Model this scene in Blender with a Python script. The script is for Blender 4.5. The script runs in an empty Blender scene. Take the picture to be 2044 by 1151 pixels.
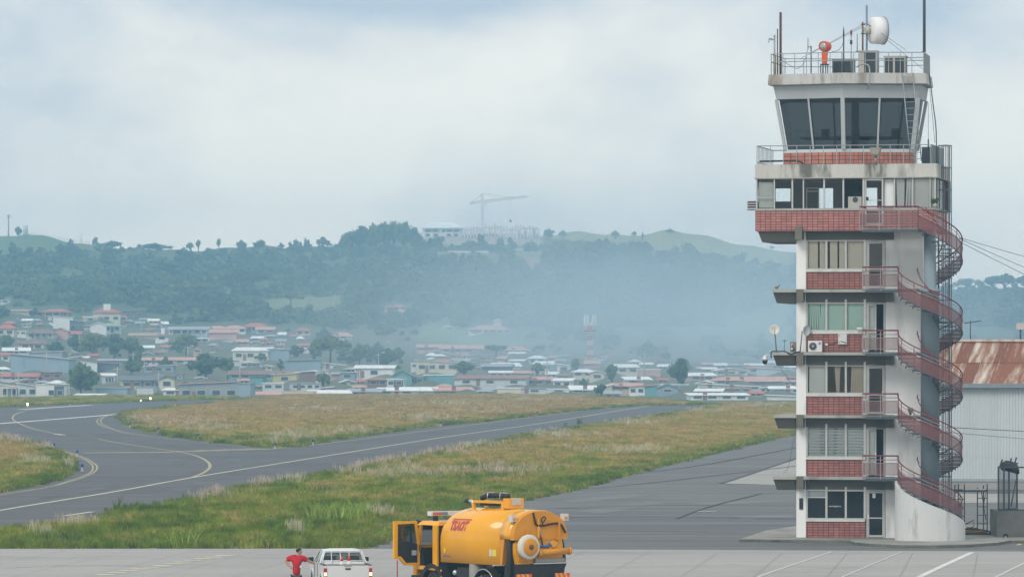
import bpy, bmesh, math, random
import numpy as np
from mathutils import Vector, Matrix, Euler
R = math.radians
random.seed(7); RNG = np.random.default_rng(11)
SC = bpy.context.scene
COL = SC.collection

# ------------------------------------------------------------------ camera
F, CX, HY, CH = 10000.0, 1022.0, 705.0, 8.95        # focal length in photo pixels, centre column, horizon row, eye height (m)
cam = bpy.data.cameras.new('camera'); cam_o = bpy.data.objects.new('camera', cam); COL.objects.link(cam_o)
cam_o.location = (0, 0, CH); cam_o.rotation_euler = (R(90), 0, 0)
cam.sensor_width = 36.0; cam.lens = 36.0*F/2044.0
cam.shift_y = (HY-575.5)/2044.0
cam.clip_start = 1.0; cam.clip_end = 20000.0
SC.camera = cam_o
# ------------------------------------------------------------------ render settings
SC.view_settings.view_transform = 'Standard'; SC.view_settings.look = 'None'
SC.view_settings.exposure = 0.08; SC.view_settings.gamma = 1.0
SC.render.engine = 'CYCLES'
SC.cycles.max_bounces = 6; SC.cycles.diffuse_bounces = 2; SC.cycles.glossy_bounces = 3
SC.cycles.transparent_max_bounces = 24; SC.cycles.transmission_bounces = 4; SC.cycles.volume_bounces = 1
SC.cycles.use_denoising = True
SC.cycles.caustics_reflective = False; SC.cycles.caustics_refractive = False
# ------------------------------------------------------------------ sun
SUN_EL, SUN_AZ = 42.0, -150.0                       # azimuth from +Y clockwise
sun = bpy.data.lights.new('sun', 'SUN'); sun.energy = 1.5; sun.angle = R(25); sun.color = (1, .95, .88)
sun_o = bpy.data.objects.new('sun', sun); COL.objects.link(sun_o)
_d = Vector((math.sin(R(SUN_AZ))*math.cos(R(SUN_EL)), math.cos(R(SUN_AZ))*math.cos(R(SUN_EL)), math.sin(R(SUN_EL))))
sun_o.rotation_euler = _d.to_track_quat('Z', 'Y').to_euler(); sun_o.location = _d*300
# ------------------------------------------------------------------ world: sky under broken high cloud
W = bpy.data.worlds.new('World'); SC.world = W; W.use_nodes = True
_n = W.node_tree.nodes; _l = W.node_tree.links; _n.clear()
def wn(t, **k):
    n = _n.new(t)
    for a, b in k.items(): setattr(n, a, b)
    return n
_out = wn('ShaderNodeOutputWorld'); _bg = wn('ShaderNodeBackground'); _bg.inputs['Strength'].default_value = 0.1
_sky = wn('ShaderNodeTexSky'); _sky.sky_type = 'NISHITA'; _sky.sun_disc = False
_sky.sun_elevation = R(SUN_EL); _sky.sun_rotation = R(SUN_AZ)
_tc = wn('ShaderNodeTexCoord')
def wmath(op, a, b=None):
    n = wn('ShaderNodeMath', operation=op)
    for i, s in enumerate((a, b)):
        if s is None: continue
        if isinstance(s, (int, float)): n.inputs[i].default_value = s
        else: _l.new(s, n.inputs[i])
    return n.outputs[0]
def wnoise(scale, loc, detail=4, rough=.5, dist=0.0, vec=(1, 1, 1)):
    m = wn('ShaderNodeMapping'); m.inputs['Location'].default_value = loc; m.inputs['Scale'].default_value = vec
    _l.new(_tc.outputs['Generated'], m.inputs['Vector'])
    n = wn('ShaderNodeTexNoise'); n.inputs['Scale'].default_value = scale; n.inputs['Detail'].default_value = detail
    n.inputs['Roughness'].default_value = rough; n.inputs['Distortion'].default_value = dist
    _l.new(m.outputs[0], n.inputs['Vector']); return n.outputs['Fac']
_sx = wn('ShaderNodeSeparateXYZ'); _l.new(_tc.outputs['Generated'], _sx.inputs[0])
# cloud thinness: thinner (bluer) in soft patches high up and towards the right, thick and white low down
def wblob(cx, cz, rx, rz, amt):
    a = wmath('DIVIDE', wmath('SUBTRACT', _sx.outputs[0], cx), rx); b = wmath('DIVIDE', wmath('SUBTRACT', _sx.outputs[2], cz), rz)
    d = wmath('ADD', wmath('MULTIPLY', a, a), wmath('MULTIPLY', b, b))
    return wmath('MULTIPLY', wmath('EXPONENT', wmath('MULTIPLY', d, -1.0)), amt)
_big = wnoise(13, (1.3, .2, 4.1), 5, .55, .4, (1, 1, 1.7))
_fine = wnoise(46, (.3, 2.2, 1.1), 5, .6, .3, (1, 1, 1.8))
_thin = wmath('ADD', wmath('MULTIPLY', wmath('SUBTRACT', _big, .5), 2.0), wmath('MULTIPLY', wmath('SUBTRACT', _fine, .5), .75))
for b in ((-.034, .0725, .042, .0085, .62), (.012, .074, .05, .0075, .42), (.085, .070, .030, .010, .70), (.100, .058, .012, .006, .30), (-.106, .045, .024, .05, .34), (.026, .0545, .014, .0045, .26), (.055, .060, .018, .006, .2), (.047, .024, .022, .010, .22), (-.045, .0615, .02, .004, .16),
          (-.022, .047, .040, .014, -.26), (.094, .040, .016, .010, -.25), (.062, .050, .016, .005, -.15), (-.07, .066, .02, .006, -.1)):
    _thin = wmath('ADD', _thin, wblob(*b))
_cr = wn('ShaderNodeValToRGB'); _cr.color_ramp.elements[0].position = .0; _cr.color_ramp.elements[1].position = 1.0
_thinc = wmath('ADD', _thin, .25); _l.new(_thinc, _cr.inputs[0])
e = _cr.color_ramp.elements
SKY_WHITE, SKY_MID, SKY_BLUE = (9.7, 9.65, 9.05, 1), (7.9, 8.15, 8.2, 1), (4.35, 5.55, 6.9, 1)
e[0].color = SKY_WHITE; e[1].color = SKY_BLUE
m_ = e.new(.42); m_.color = SKY_MID
_low = wmath('EXPONENT', wmath('DIVIDE', wmath('MULTIPLY', wmath('MAXIMUM', _sx.outputs[2], 0.0), -1.0), .045))   # brighter, warmer glow added to the low sky to offset the haze
_wm = wn('ShaderNodeMix', data_type='RGBA'); _wm.blend_type = 'ADD'; _l.new(_low, _wm.inputs['Factor']); _l.new(_cr.outputs[0], _wm.inputs['A']); _wm.inputs['B'].default_value = (4.7, 2.75, .9, 1)
_mx = wn('ShaderNodeMix', data_type='RGBA'); _mx.inputs['Factor'].default_value = .93
_l.new(_sky.outputs[0], _mx.inputs['A']); _l.new(_wm.outputs['Result'], _mx.inputs['B'])
_l.new(_mx.outputs['Result'], _bg.inputs['Color']); _l.new(_bg.outputs[0], _out.inputs['Surface'])

# ------------------------------------------------------------------ helpers
def P(px, py, Y): return Vector(((px-CX)/F*Y, Y, CH-(py-HY)/F*Y))
def G(px, py):                                        # photo pixel -> point on the flat airfield
    Y = F*CH/(py-HY); return Vector(((px-CX)/F*Y, Y, 0))

class MB:
    def __init__(s): s.v, s.f, s.sm = [], [], []
    def add(s, vs, fs, smooth=False):
        b = len(s.v); s.v += [tuple(p) for p in vs]
        for q in fs: s.f.append([b+i for i in q]); s.sm.append(smooth)
        return s
    def box(s, x0, x1, y0, y1, z0, z1):
        return s.add([(x0,y0,z0),(x1,y0,z0),(x1,y1,z0),(x0,y1,z0),(x0,y0,z1),(x1,y0,z1),(x1,y1,z1),(x0,y1,z1)],
              [(0,3,2,1),(4,5,6,7),(0,1,5,4),(1,2,6,5),(2,3,7,6),(3,0,4,7)])
    def hexa(s, b4, t4):                               # any 8-corner solid: bottom ring, top ring (same order)
        return s.add(list(b4)+list(t4), [(3,2,1,0),(4,5,6,7),(0,1,5,4),(1,2,6,5),(2,3,7,6),(3,0,4,7)])
    def ring(s, rings, smooth=False, cap=True, close=True):   # loft through rings of equal length
        n = len(rings[0]); b = len(s.v); fs = []
        for i in range(len(rings)-1):
            for j in range(n if close else n-1):
                k = (j+1) % n; fs.append((i*n+j, i*n+k, (i+1)*n+k, (i+1)*n+j))
        s.add([p for r in rings for p in r], fs, smooth)
        if cap:
            s.f.append([b+j for j in range(n)][::-1]); s.sm.append(False)
            s.f.append([b+(len(rings)-1)*n+j for j in range(n)]); s.sm.append(False)
        return s
    def prism(s, poly, z0, z1): return s.ring([[(x,y,z0) for x,y in poly], [(x,y,z1) for x,y in poly]])
    def prismy(s, poly, y0, y1): return s.ring([[(x,y1,z) for x,z in poly], [(x,y0,z) for x,z in poly]])   # poly in xz
    def prismx(s, poly, x0, x1): return s.ring([[(x0,y,z) for y,z in poly], [(x1,y,z) for y,z in poly]])   # poly in yz
    def tube(s, pts, r, n=6, cap=True, smooth=True):
        pts = [Vector(p) for p in pts]; rr = r if isinstance(r, (list, tuple)) else [r]*len(pts)
        rings = []; up = None
        for i, p in enumerate(pts):
            d = (pts[min(i+1, len(pts)-1)]-pts[max(i-1, 0)])
            if d.length < 1e-9: d = Vector((0,0,1))
            d.normalize()
            if up is None or abs(up.dot(d)) > .999: up = Vector((0,0,1)) if abs(d.z) < .9 else Vector((1,0,0))
            a = d.cross(up).normalized(); b = a.cross(d).normalized(); up = b
            rings.append([p+(a*math.cos(t)+b*math.sin(t))*rr[i] for t in [2*math.pi*k/n+math.pi/n for k in range(n)]])
        return s.ring(rings, smooth, cap)
    def bar(s, a, b, w): return s.tube([a, b], w*.707, 4, True, False)
    def lathe(s, prof, o=(0,0,0), ax='z', n=20, smooth=True):   # prof: (radius, height)
        rings = []
        for r, h in prof:
            ring = []
            for k in range(n):
                t = 2*math.pi*k/n; c, q = r*math.cos(t), r*math.sin(t)
                ring.append({'z': (o[0]+c, o[1]+q, o[2]+h), 'x': (o[0]+h, o[1]+c, o[2]+q), 'y': (o[0]+q, o[1]+h, o[2]+c)}[ax])
            rings.append(ring)
        return s.ring(rings, smooth)
    def ball(s, o, r, n=12, sq=(1,1,1)):
        rings = []
        for i in range(1, n//2):
            t = math.pi*i/(n//2)
            rings.append([(o[0]+r*sq[0]*math.sin(t)*math.cos(2*math.pi*k/n), o[1]+r*sq[1]*math.sin(t)*math.sin(2*math.pi*k/n), o[2]-r*sq[2]*math.cos(t)) for k in range(n)])
        return s.ring(rings, True)
    def xf(s, M):
        s.v = [tuple(M @ Vector(p)) for p in s.v]; return s
    def build(s, name, mat, parent=None, label=None):
        me = bpy.data.meshes.new(name); me.from_pydata(s.v, [], s.f); me.update()
        me.polygons.foreach_set('use_smooth', s.sm)
        if mat: me.materials.append(mat)
        bm = bmesh.new(); bm.from_mesh(me); bmesh.ops.recalc_face_normals(bm, faces=bm.faces); bm.to_mesh(me); bm.free()
        o = bpy.data.objects.new(name, me); COL.objects.link(o)
        if parent: o.parent = parent
        if label: o['label'] = label
        return o

def tag(o, label, cat, group=None, kind=None):
    if label: o['label'] = label
    if cat: o['category'] = cat
    if group: o['group'] = group
    if kind: o['kind'] = kind
    return o
def thing(name, label, cat, loc=(0,0,0), rz=0, group=None):
    o = bpy.data.objects.new(name, None); COL.objects.link(o); o.empty_display_size = .5
    o.location = loc; o.rotation_euler = (0,0,rz); return tag(o, label, cat, group)
def struct(mb, name, mat): return tag(mb.build(name, mat), None, None, None, 'structure')
def copy_tree(o, parent=None):
    c = o.copy(); COL.objects.link(c); c.parent = parent
    for ch in [x for x in bpy.data.objects if x.parent is o]: copy_tree(ch, c)
    return c

# ------------------------------------------------------------------ materials
MATS = {}
def mat(name, col, rough=.6, metal=0.0, var=.10, scale=1.5, vec=(1,1,1), spec=.4, bump=0.0, col2=None, thr=(.45,.75), col2scale=None, coat=0.0):
    """principled; base colour varied by noise, optional second colour in noise patches (stains, wear)"""
    if name in MATS: return MATS[name]
    m = bpy.data.materials.new(name); m.use_nodes = True; nt = m.node_tree; ns, ls = nt.nodes, nt.links
    b = ns['Principled BSDF']; b.inputs['Roughness'].default_value = rough; b.inputs['Metallic'].default_value = metal
    b.inputs['Specular IOR Level'].default_value = spec; b.inputs['Coat Weight'].default_value = coat
    tc = ns.new('ShaderNodeTexCoord'); mp = ns.new('ShaderNodeMapping'); mp.inputs['Scale'].default_value = vec
    ls.new(tc.outputs['Object'], mp.inputs['Vector'])
    nz = ns.new('ShaderNodeTexNoise'); nz.inputs['Scale'].default_value = scale; nz.inputs['Detail'].default_value = 6; nz.inputs['Roughness'].default_value = .62
    ls.new(mp.outputs[0], nz.inputs['Vector'])
    rp = ns.new('ShaderNodeMapRange'); rp.inputs['From Min'].default_value = .25; rp.inputs['From Max'].default_value = .75
    rp.inputs['To Min'].default_value = 1-var; rp.inputs['To Max'].default_value = 1+var; ls.new(nz.outputs['Fac'], rp.inputs['Value'])
    mul = ns.new('ShaderNodeVectorMath'); mul.operation = 'SCALE'; mul.inputs[0].default_value = col[:3]; ls.new(rp.outputs[0], mul.inputs['Scale'])
    src = mul.outputs[0]
    if col2:
        n2 = ns.new('ShaderNodeTexNoise'); n2.inputs['Scale'].default_value = col2scale or scale*.7; n2.inputs['Detail'].default_value = 7; n2.inputs['Roughness'].default_value = .65
        m2 = ns.new('ShaderNodeMapping'); m2.inputs['Scale'].default_value = vec; m2.inputs['Location'].default_value = (3.1, 7.7, 1.9)
        ls.new(tc.outputs['Object'], m2.inputs['Vector']); ls.new(m2.outputs[0], n2.inputs['Vector'])
        r2 = ns.new('ShaderNodeMapRange'); r2.inputs['From Min'].default_value = thr[0]; r2.inputs['From Max'].default_value = thr[1]; ls.new(n2.outputs['Fac'], r2.inputs['Value'])
        mx = ns.new('ShaderNodeMix'); mx.data_type = 'RGBA'; ls.new(r2.outputs[0], mx.inputs['Factor']); ls.new(src, mx.inputs['A']); mx.inputs['B'].default_value = (*col2[:3], 1)
        src = mx.outputs['Result']
    ls.new(src, b.inputs['Base Color'])
    if bump:
        bp = ns.new('ShaderNodeBump'); bp.inputs['Strength'].default_value = bump; bp.inputs['Distance'].default_value = .03
        ls.new(nz.outputs['Fac'], bp.inputs['Height']); ls.new(bp.outputs[0], b.inputs['Normal'])
    MATS[name] = m; return m
def emis(name, col, s):
    m = bpy.data.materials.new(name); m.use_nodes = True; b = m.node_tree.nodes['Principled BSDF']
    b.inputs['Base Color'].default_value = (*col, 1); b.inputs['Emission Color'].default_value = (*col, 1); b.inputs['Emission Strength'].default_value = s
    return m
def glass(name, tint, refl=.05, rough=.03, body=(.02,.025,.03), opac=.0):
    """pane: tinted see-through + mirror by fresnel + a little dusty body"""
    m = bpy.data.materials.new(name); m.use_nodes = True; ns, ls = m.node_tree.nodes, m.node_tree.links
    ns.clear(); out = ns.new('ShaderNodeOutputMaterial'); t = ns.new('ShaderNodeBsdfTransparent'); t.inputs[0].default_value = (*tint, 1)
    g = ns.new('ShaderNodeBsdfGlossy'); g.inputs['Roughness'].default_value = rough; d = ns.new('ShaderNodeBsdfDiffuse'); d.inputs[0].default_value = (*body, 1)
    fr = ns.new('ShaderNodeFresnel'); fr.inputs[0].default_value = 1.5
    a = ns.new('ShaderNodeMath'); a.operation = 'ADD'; a.inputs[1].default_value = refl; ls.new(fr.outputs[0], a.inputs[0])
    m1 = ns.new('ShaderNodeMixShader'); m1.inputs[0].default_value = opac; ls.new(t.outputs[0], m1.inputs[1]); ls.new(d.outputs[0], m1.inputs[2])
    m2 = ns.new('ShaderNodeMixShader'); ls.new(a.outputs[0], m2.inputs[0]); ls.new(m1.outputs[0], m2.inputs[1]); ls.new(g.outputs[0], m2.inputs[2])
    ls.new(m2.outputs[0], out.inputs[0]); return m
def meshpanel(name, col, opac):
    """perforated sheet metal, finer than can be resolved"""
    m = bpy.data.materials.new(name); m.use_nodes = True; ns, ls = m.node_tree.nodes, m.node_tree.links
    b = ns['Principled BSDF']; b.inputs['Base Color'].default_value = (*col, 1); b.inputs['Roughness'].default_value = .6
    t = ns.new('ShaderNodeBsdfTransparent'); mx = ns.new('ShaderNodeMixShader'); mx.inputs[0].default_value = opac
    ls.new(t.outputs[0], mx.inputs[1]); ls.new(b.outputs[0], mx.inputs[2]); ls.new(mx.outputs[0], ns['Material Output'].inputs[0]); return m
def tiles(name, c1, c2, mortar, bw, rh, ms):
    m = bpy.data.materials.new(name); m.use_nodes = True; ns, ls = m.node_tree.nodes, m.node_tree.links
    b = ns['Principled BSDF']; b.inputs['Roughness'].default_value = .45
    tc = ns.new('ShaderNodeTexCoord'); sp = ns.new('ShaderNodeSeparateXYZ'); cb = ns.new('ShaderNodeCombineXYZ')
    ls.new(tc.outputs['Object'], sp.inputs[0]); ad = ns.new('ShaderNodeMath'); ad.operation = 'ADD'
    ls.new(sp.outputs[0], ad.inputs[0]); ls.new(sp.outputs[1], ad.inputs[1]); ls.new(ad.outputs[0], cb.inputs[0]); ls.new(sp.outputs[2], cb.inputs[1])
    br = ns.new('ShaderNodeTexBrick'); br.offset = 0; br.inputs['Color1'].default_value = (*c1, 1); br.inputs['Color2'].default_value = (*c2, 1); br.inputs['Mortar'].default_value = (*mortar, 1)
    br.inputs['Scale'].default_value = 1; br.inputs['Brick Width'].default_value = bw; br.inputs['Row Height'].default_value = rh; br.inputs['Mortar Size'].default_value = ms; br.inputs['Bias'].default_value = 0
    ls.new(cb.outputs[0], br.inputs['Vector'])
    nz = ns.new('ShaderNodeTexNoise'); nz.inputs['Scale'].default_value = 1.6; nz.inputs['Detail'].default_value = 5; ls.new(tc.outputs['Object'], nz.inputs['Vector'])
    rp = ns.new('ShaderNodeMapRange'); rp.inputs['From Min'].default_value = .3; rp.inputs['From Max'].default_value = .7; rp.inputs['To Min'].default_value = .82; rp.inputs['To Max'].default_value = 1.15
    ls.new(nz.outputs['Fac'], rp.inputs['Value']); mu = ns.new('ShaderNodeVectorMath'); mu.operation = 'SCALE'; ls.new(br.outputs['Color'], mu.inputs[0]); ls.new(rp.outputs[0], mu.inputs['Scale'])
    ls.new(mu.outputs[0], b.inputs['Base Color']); return m

def text_mesh(txt, size, name, mat_, parent, shear=0.0, extrude=.002, bold=0.0):
    cu = bpy.data.curves.new(name, 'FONT'); cu.body = txt; cu.size = size; cu.shear = shear; cu.extrude = extrude; cu.offset = bold; cu.resolution_u = 3
    t = bpy.data.objects.new(name+'_t', cu); COL.objects.link(t); bpy.context.view_layer.update()
    me = bpy.data.meshes.new_from_object(t.evaluated_get(bpy.context.evaluated_depsgraph_get()))
    bpy.data.objects.remove(t); bpy.data.curves.remove(cu)
    me.name = name; me.materials.clear(); me.materials.append(mat_)
    o = bpy.data.objects.new(name, me); COL.objects.link(o); o.parent = parent; return o

# scatter for uncountable stuff: a cloud of vertices carrying template meshes (geometry nodes)
def scatter(name, pts, scl, templates, var, rot=None, tilt=None):
    n = len(pts); me = bpy.data.meshes.new(name); me.from_pydata([tuple(p) for p in pts], [], [])
    def at(nm, typ, arr, key='value'):
        a = me.attributes.new(nm, typ, 'POINT'); a.data.foreach_set(key, np.asarray(arr).ravel())
    scl = np.asarray(scl, np.float32)
    if scl.ndim == 1: scl = np.stack([scl]*3, 1)
    at('scl', 'FLOAT_VECTOR', scl, 'vector'); at('kin', 'INT', np.asarray(var, np.int32))
    r3 = np.zeros((n, 3), np.float32); r3[:, 2] = RNG.uniform(0, 6.283, n) if rot is None else rot
    if tilt: r3[:, :2] = RNG.normal(0, tilt, (n, 2))
    at('rot', 'FLOAT_VECTOR', r3, 'vector')
    o = bpy.data.objects.new(name, me); COL.objects.link(o)
    ng = bpy.data.node_groups.new(name, 'GeometryNodeTree'); ng.interface.new_socket('Geometry', in_out='INPUT', socket_type='NodeSocketGeometry'); ng.interface.new_socket('Geometry', in_out='OUTPUT', socket_type='NodeSocketGeometry')
    N, Lk = ng.nodes, ng.links; gi = N.new('NodeGroupInput'); go = N.new('NodeGroupOutput'); jn = N.new('GeometryNodeJoinGeometry')
    def named(nm, t):
        a = N.new('GeometryNodeInputNamedAttribute'); a.data_type = t; a.inputs['Name'].default_value = nm; return a.outputs['Attribute']
    s_, r_, k_ = named('scl', 'FLOAT_VECTOR'), named('rot', 'FLOAT_VECTOR'), named('kin', 'INT')
    for i, t in enumerate(templates):
        oi = N.new('GeometryNodeObjectInfo'); oi.inputs['Object'].default_value = t; oi.inputs['As Instance'].default_value = True
        ip = N.new('GeometryNodeInstanceOnPoints'); cm = N.new('FunctionNodeCompare'); cm.data_type = 'INT'; cm.operation = 'EQUAL'
        Lk.new(k_, cm.inputs[2]); cm.inputs[3].default_value = i
        Lk.new(gi.outputs[0], ip.inputs['Points']); Lk.new(cm.outputs[0], ip.inputs['Selection']); Lk.new(oi.outputs['Geometry'], ip.inputs['Instance'])
        Lk.new(r_, ip.inputs['Rotation']); Lk.new(s_, ip.inputs['Scale']); Lk.new(ip.outputs[0], jn.inputs[0])
    Lk.new(jn.outputs[0], go.inputs[0]); md = o.modifiers.new('scatter', 'NODES'); md.node_group = ng
    return o
def template(mb, name, m):
    o = mb.build(name, m); COL.objects.unlink(o); return o
def inpoly(px, py, poly):
    c = np.zeros(len(px), bool); n = len(poly)
    for i in range(n):
        x0, y0 = poly[i]; x1, y1 = poly[(i+1) % n]
        t = ((y0 > py) != (y1 > py)); xi = (x1-x0)*(py-y0)/((y1-y0) if y1 != y0 else 1e-9)+x0
        c ^= t & (px < xi)
    return c
# ================================================================== terrain, airfield, markings, grass
YE_T = [(-1500,795),(0,796),(250,789.5),(400,793),(480,793),(600,789),(800,788),(1000,788),(1100,788.5),(1200,792),(1300,797),(1405,804),(1500,806),(1590,803),(1700,801),(3500,800)]
SKY_T = [(-1500,500),(-400,482),(0,472),(60,469),(100,475),(190,489),(240,497),(360,499),(500,493),(600,493),(660,489),(700,480),(760,474),(840,466),(900,467),(1080,470),(1150,464),(1250,469),(1330,460),(1400,470),(1480,486),(1560,501),(1590,508),(1700,540),(1850,568),(1930,574),(2044,576),(2400,560),(3500,590)]
def ye(px): return F*CH/(np.interp(px, *zip(*YE_T))-HY)
def skyrow(px): return np.interp(px, *zip(*SKY_T))
Y0H, Y1H = 1250.0, 2900.0
def hill_z(px, Y):
    px = np.asarray(px, float); Y = np.asarray(Y, float)
    e_ = ye(px); R_ = skyrow(px); t = np.clip((Y-Y0H)/(Y1H-Y0H), 0, 1)
    row = 800+(R_-800)*t; z = CH-(row-HY)/F*np.clip(Y, Y0H, Y1H)
    z0 = CH-(800-HY)/F*Y0H
    z = np.where(Y < Y0H, -.15+(z0+.15)*np.clip((Y-e_)/(Y0H-e_), 0, 1)**.6, z)
    z = np.where(Y > Y1H, z-(Y-Y1H)*.05, z)
    return np.where(Y <= e_, -.15, np.maximum(z, -4))
def place(px, row):                                    # photo pixel on the hillside -> (x, y, z, metres per pixel)
    R_ = float(skyrow(px)); t = min(1, max(-.03, (800-row)/(800-R_))); Y = Y0H+(Y1H-Y0H)*t
    return (px-CX)/F*Y, Y, CH-(row-HY)/F*Y, Y/F

cols = np.arange(-1500, 3500, 16.0)
rows_ = np.concatenate([[30,120,200,300,400,550,700], np.arange(820,1250,12), np.arange(1250,2960,16), [3000,3100,3300,3700,4500,6000,9000,15000]])
PX, YY = np.meshgrid(cols, rows_); ZZ = hill_z(PX, YY)
nzv = np.sin(PX*.05+YY*.011)*np.cos(YY*.017-PX*.021)*1.2
ZZ = ZZ+np.where((YY > 1300), nzv, 0)
XX = (PX-CX)/F*np.maximum(YY, 500)
me = bpy.data.meshes.new('ground'); nr, nc = PX.shape
vs = np.stack([XX, YY, ZZ], -1).reshape(-1, 3)
idx = np.arange(nr*nc).reshape(nr, nc)
fs = np.stack([idx[:-1,:-1], idx[:-1,1:], idx[1:,1:], idx[1:,:-1]], -1).reshape(-1, 4)
me.from_pydata(vs.tolist(), [], fs.tolist()); me.update(); me.polygons.foreach_set('use_smooth', np.ones(len(fs), bool))
# soil / pasture / forest floor colour of the land itself
BARE = [  # pasture patches on the hills: polygon in photo pixels, colour
  ([(-400,470),(0,465),(100,468),(200,488),(190,500),(120,505),(40,508),(-400,520)], (.10,.15,.045)),
  ([(1085,455),(1340,450),(1500,485),(1590,505),(1580,530),(1480,520),(1330,500),(1270,490),(1200,490),(1100,480)], (.27,.26,.10)),
  ([(65,548),(150,546),(165,560),(80,562)], (.12,.17,.055)), ([(485,590),(560,592),(690,590),(705,610),(600,622),(500,612)], (.17,.20,.08)),
  ([(1038,518),(1065,512),(1095,520),(1090,540),(1060,545),(1040,532)], (.34,.19,.13)), ([(840,505),(900,500),(1010,503),(1100,500),(1100,512),(900,514)], (.2,.2,.11)),
  ([(318,575),(330,572),(334,590),(318,592)], (.16,.24,.07)), ([(430,580),(470,582),(470,592),(430,590)], (.16,.24,.07)),
  ([(830,640),(900,650),(960,668),(1100,680),(1100,690),(950,690),(830,680)], (.16,.22,.08)), ([(820,470),(1080,470),(1080,490),(830,490)], (.36,.31,.24)), ([(1580,700),(1420,640),(1590,600)], (.15,.2,.08))]
rowpix = HY-(ZZ-CH)*F/YY
colv = np.tile(np.array([.075,.10,.04]), (nr*nc, 1)); colv[(YY < 1240).ravel()] = (.13,.12,.06)
town = ((rowpix > 655) & (YY > 1200) & (YY < 2100)).ravel(); colv[town] = (.12,.125,.075)
for poly, c in BARE:
    k = inpoly(PX.ravel(), rowpix.ravel(), poly); colv[k & (YY.ravel() > 1300) & (YY.ravel() < 3200)] = c
ca_ = me.color_attributes.new('soil', 'FLOAT_COLOR', 'POINT'); ca_.data.foreach_set('color', np.concatenate([colv, np.ones((len(colv), 1))], 1).astype(np.float32).ravel())
gm = mat('ground', (.1,.1,.06), .95, var=.25, scale=.05); _b = gm.node_tree.nodes['Principled BSDF']
_a = gm.node_tree.nodes.new('ShaderNodeAttribute'); _a.attribute_name = 'soil'
_v = [n for n in gm.node_tree.nodes if n.type == 'VECT_MATH'][0]; gm.node_tree.links.new(_a.outputs['Color'], _v.inputs[0])
me.materials.append(gm); ground = bpy.data.objects.new('ground', me); COL.objects.link(ground); ground['kind'] = 'structure'

def sheet(name, pts, z, m, kind='structure'):
    from mathutils.geometry import tessellate_polygon
    vs = [Vector((p[0], p[1], z)) for p in pts]; tr = tessellate_polygon([vs])
    o = MB().add(vs, [tuple(t) for t in tr]).build(name, m)
    for p in o.data.polygons: pass
    o['kind'] = kind; return o
def streak_mat(name, c, c2, c3, rough, sc):
    """old pavement: fine grain, long worn streaks along the traffic, darker sealed strips"""
    m = mat(name, c, rough, var=.10, scale=2.2, col2=c2, thr=(.46,.66), col2scale=.055, vec=(1,1,1), spec=.25)
    ns, ls = m.node_tree.nodes, m.node_tree.links; b = ns['Principled BSDF']
    tc = [n for n in ns if n.type == 'TEX_COORD'][0]; mp = ns.new('ShaderNodeMapping'); mp.inputs['Scale'].default_value = (.035,.62,1); mp.inputs['Rotation'].default_value = (0,0,R(sc))
    ls.new(tc.outputs['Object'], mp.inputs['Vector']); nz = ns.new('ShaderNodeTexNoise'); nz.inputs['Scale'].default_value = 1.0; nz.inputs['Detail'].default_value = 8; nz.inputs['Roughness'].default_value = .7
    ls.new(mp.outputs[0], nz.inputs['Vector']); rp = ns.new('ShaderNodeMapRange'); rp.inputs['From Min'].default_value = .42; rp.inputs['From Max'].default_value = .68; ls.new(nz.outputs['Fac'], rp.inputs['Value'])
    src = b.inputs['Base Color'].links[0].from_socket; mx = ns.new('ShaderNodeMix'); mx.data_type = 'RGBA'
    ls.new(rp.outputs[0], mx.inputs['Factor']); ls.new(src, mx.inputs['A']); mx.inputs['B'].default_value = (*c3, 1); ls.new(mx.outputs['Result'], b.inputs['Base Color'])
    return m
M_ASPH = streak_mat('asphalt', (.098,.101,.108), (.072,.075,.081), (.14,.144,.151), .85, 4)
M_ASPH2 = streak_mat('road_asphalt', (.135,.137,.138), (.098,.10,.103), (.19,.192,.192), .85, -3)
M_CONC = streak_mat('apron_concrete', (.345,.336,.322), (.27,.264,.254), (.395,.386,.372), .9, 2)
M_CONCOLD = mat('old_concrete', (.34,.33,.31), .9, var=.16, scale=.6, col2=(.22,.215,.2), thr=(.5,.7), vec=(.3,1,1))
edge_px = list(range(3300, -1490, -60))
pts = [(-150,60),(220,60)]+[((p-CX)/F*ye(p), ye(p)-1.5) for p in edge_px]
sheet('airfield_asphalt', pts, 0, M_ASPH)
road = [G(*p) for p in [(728,1097),(785,1076),(860,1051),(940,1026),(1026,1004),(1163,975),(1275,943),(1432,904),(1584,868),(1700,841),(1900,815),(2400,808),(3300,808),(3300,1101.5)]]
sheet('apron_road', [(p.x, p.y) for p in road], .004, M_ASPH2)
sheet('sealed_strip', [(p.x, p.y) for p in [G(1090,1012),(G(1590,1016)),G(1700,1016),G(1700,1058),G(1120,1060)]], .008, mat('sealed_asphalt', (.105,.11,.118), .85, var=.2, scale=.4, vec=(.06,1,1), col2=(.15,.155,.163), thr=(.5,.62)))
ap = [G(-700,1098.5),G(728,1098.5),G(1300,1100.5),G(2044,1104),G(3300,1108)]
sheet('concrete_apron', [(p.x, p.y) for p in ap]+[(200,60),(-140,60)], .10, M_CONC)
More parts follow.
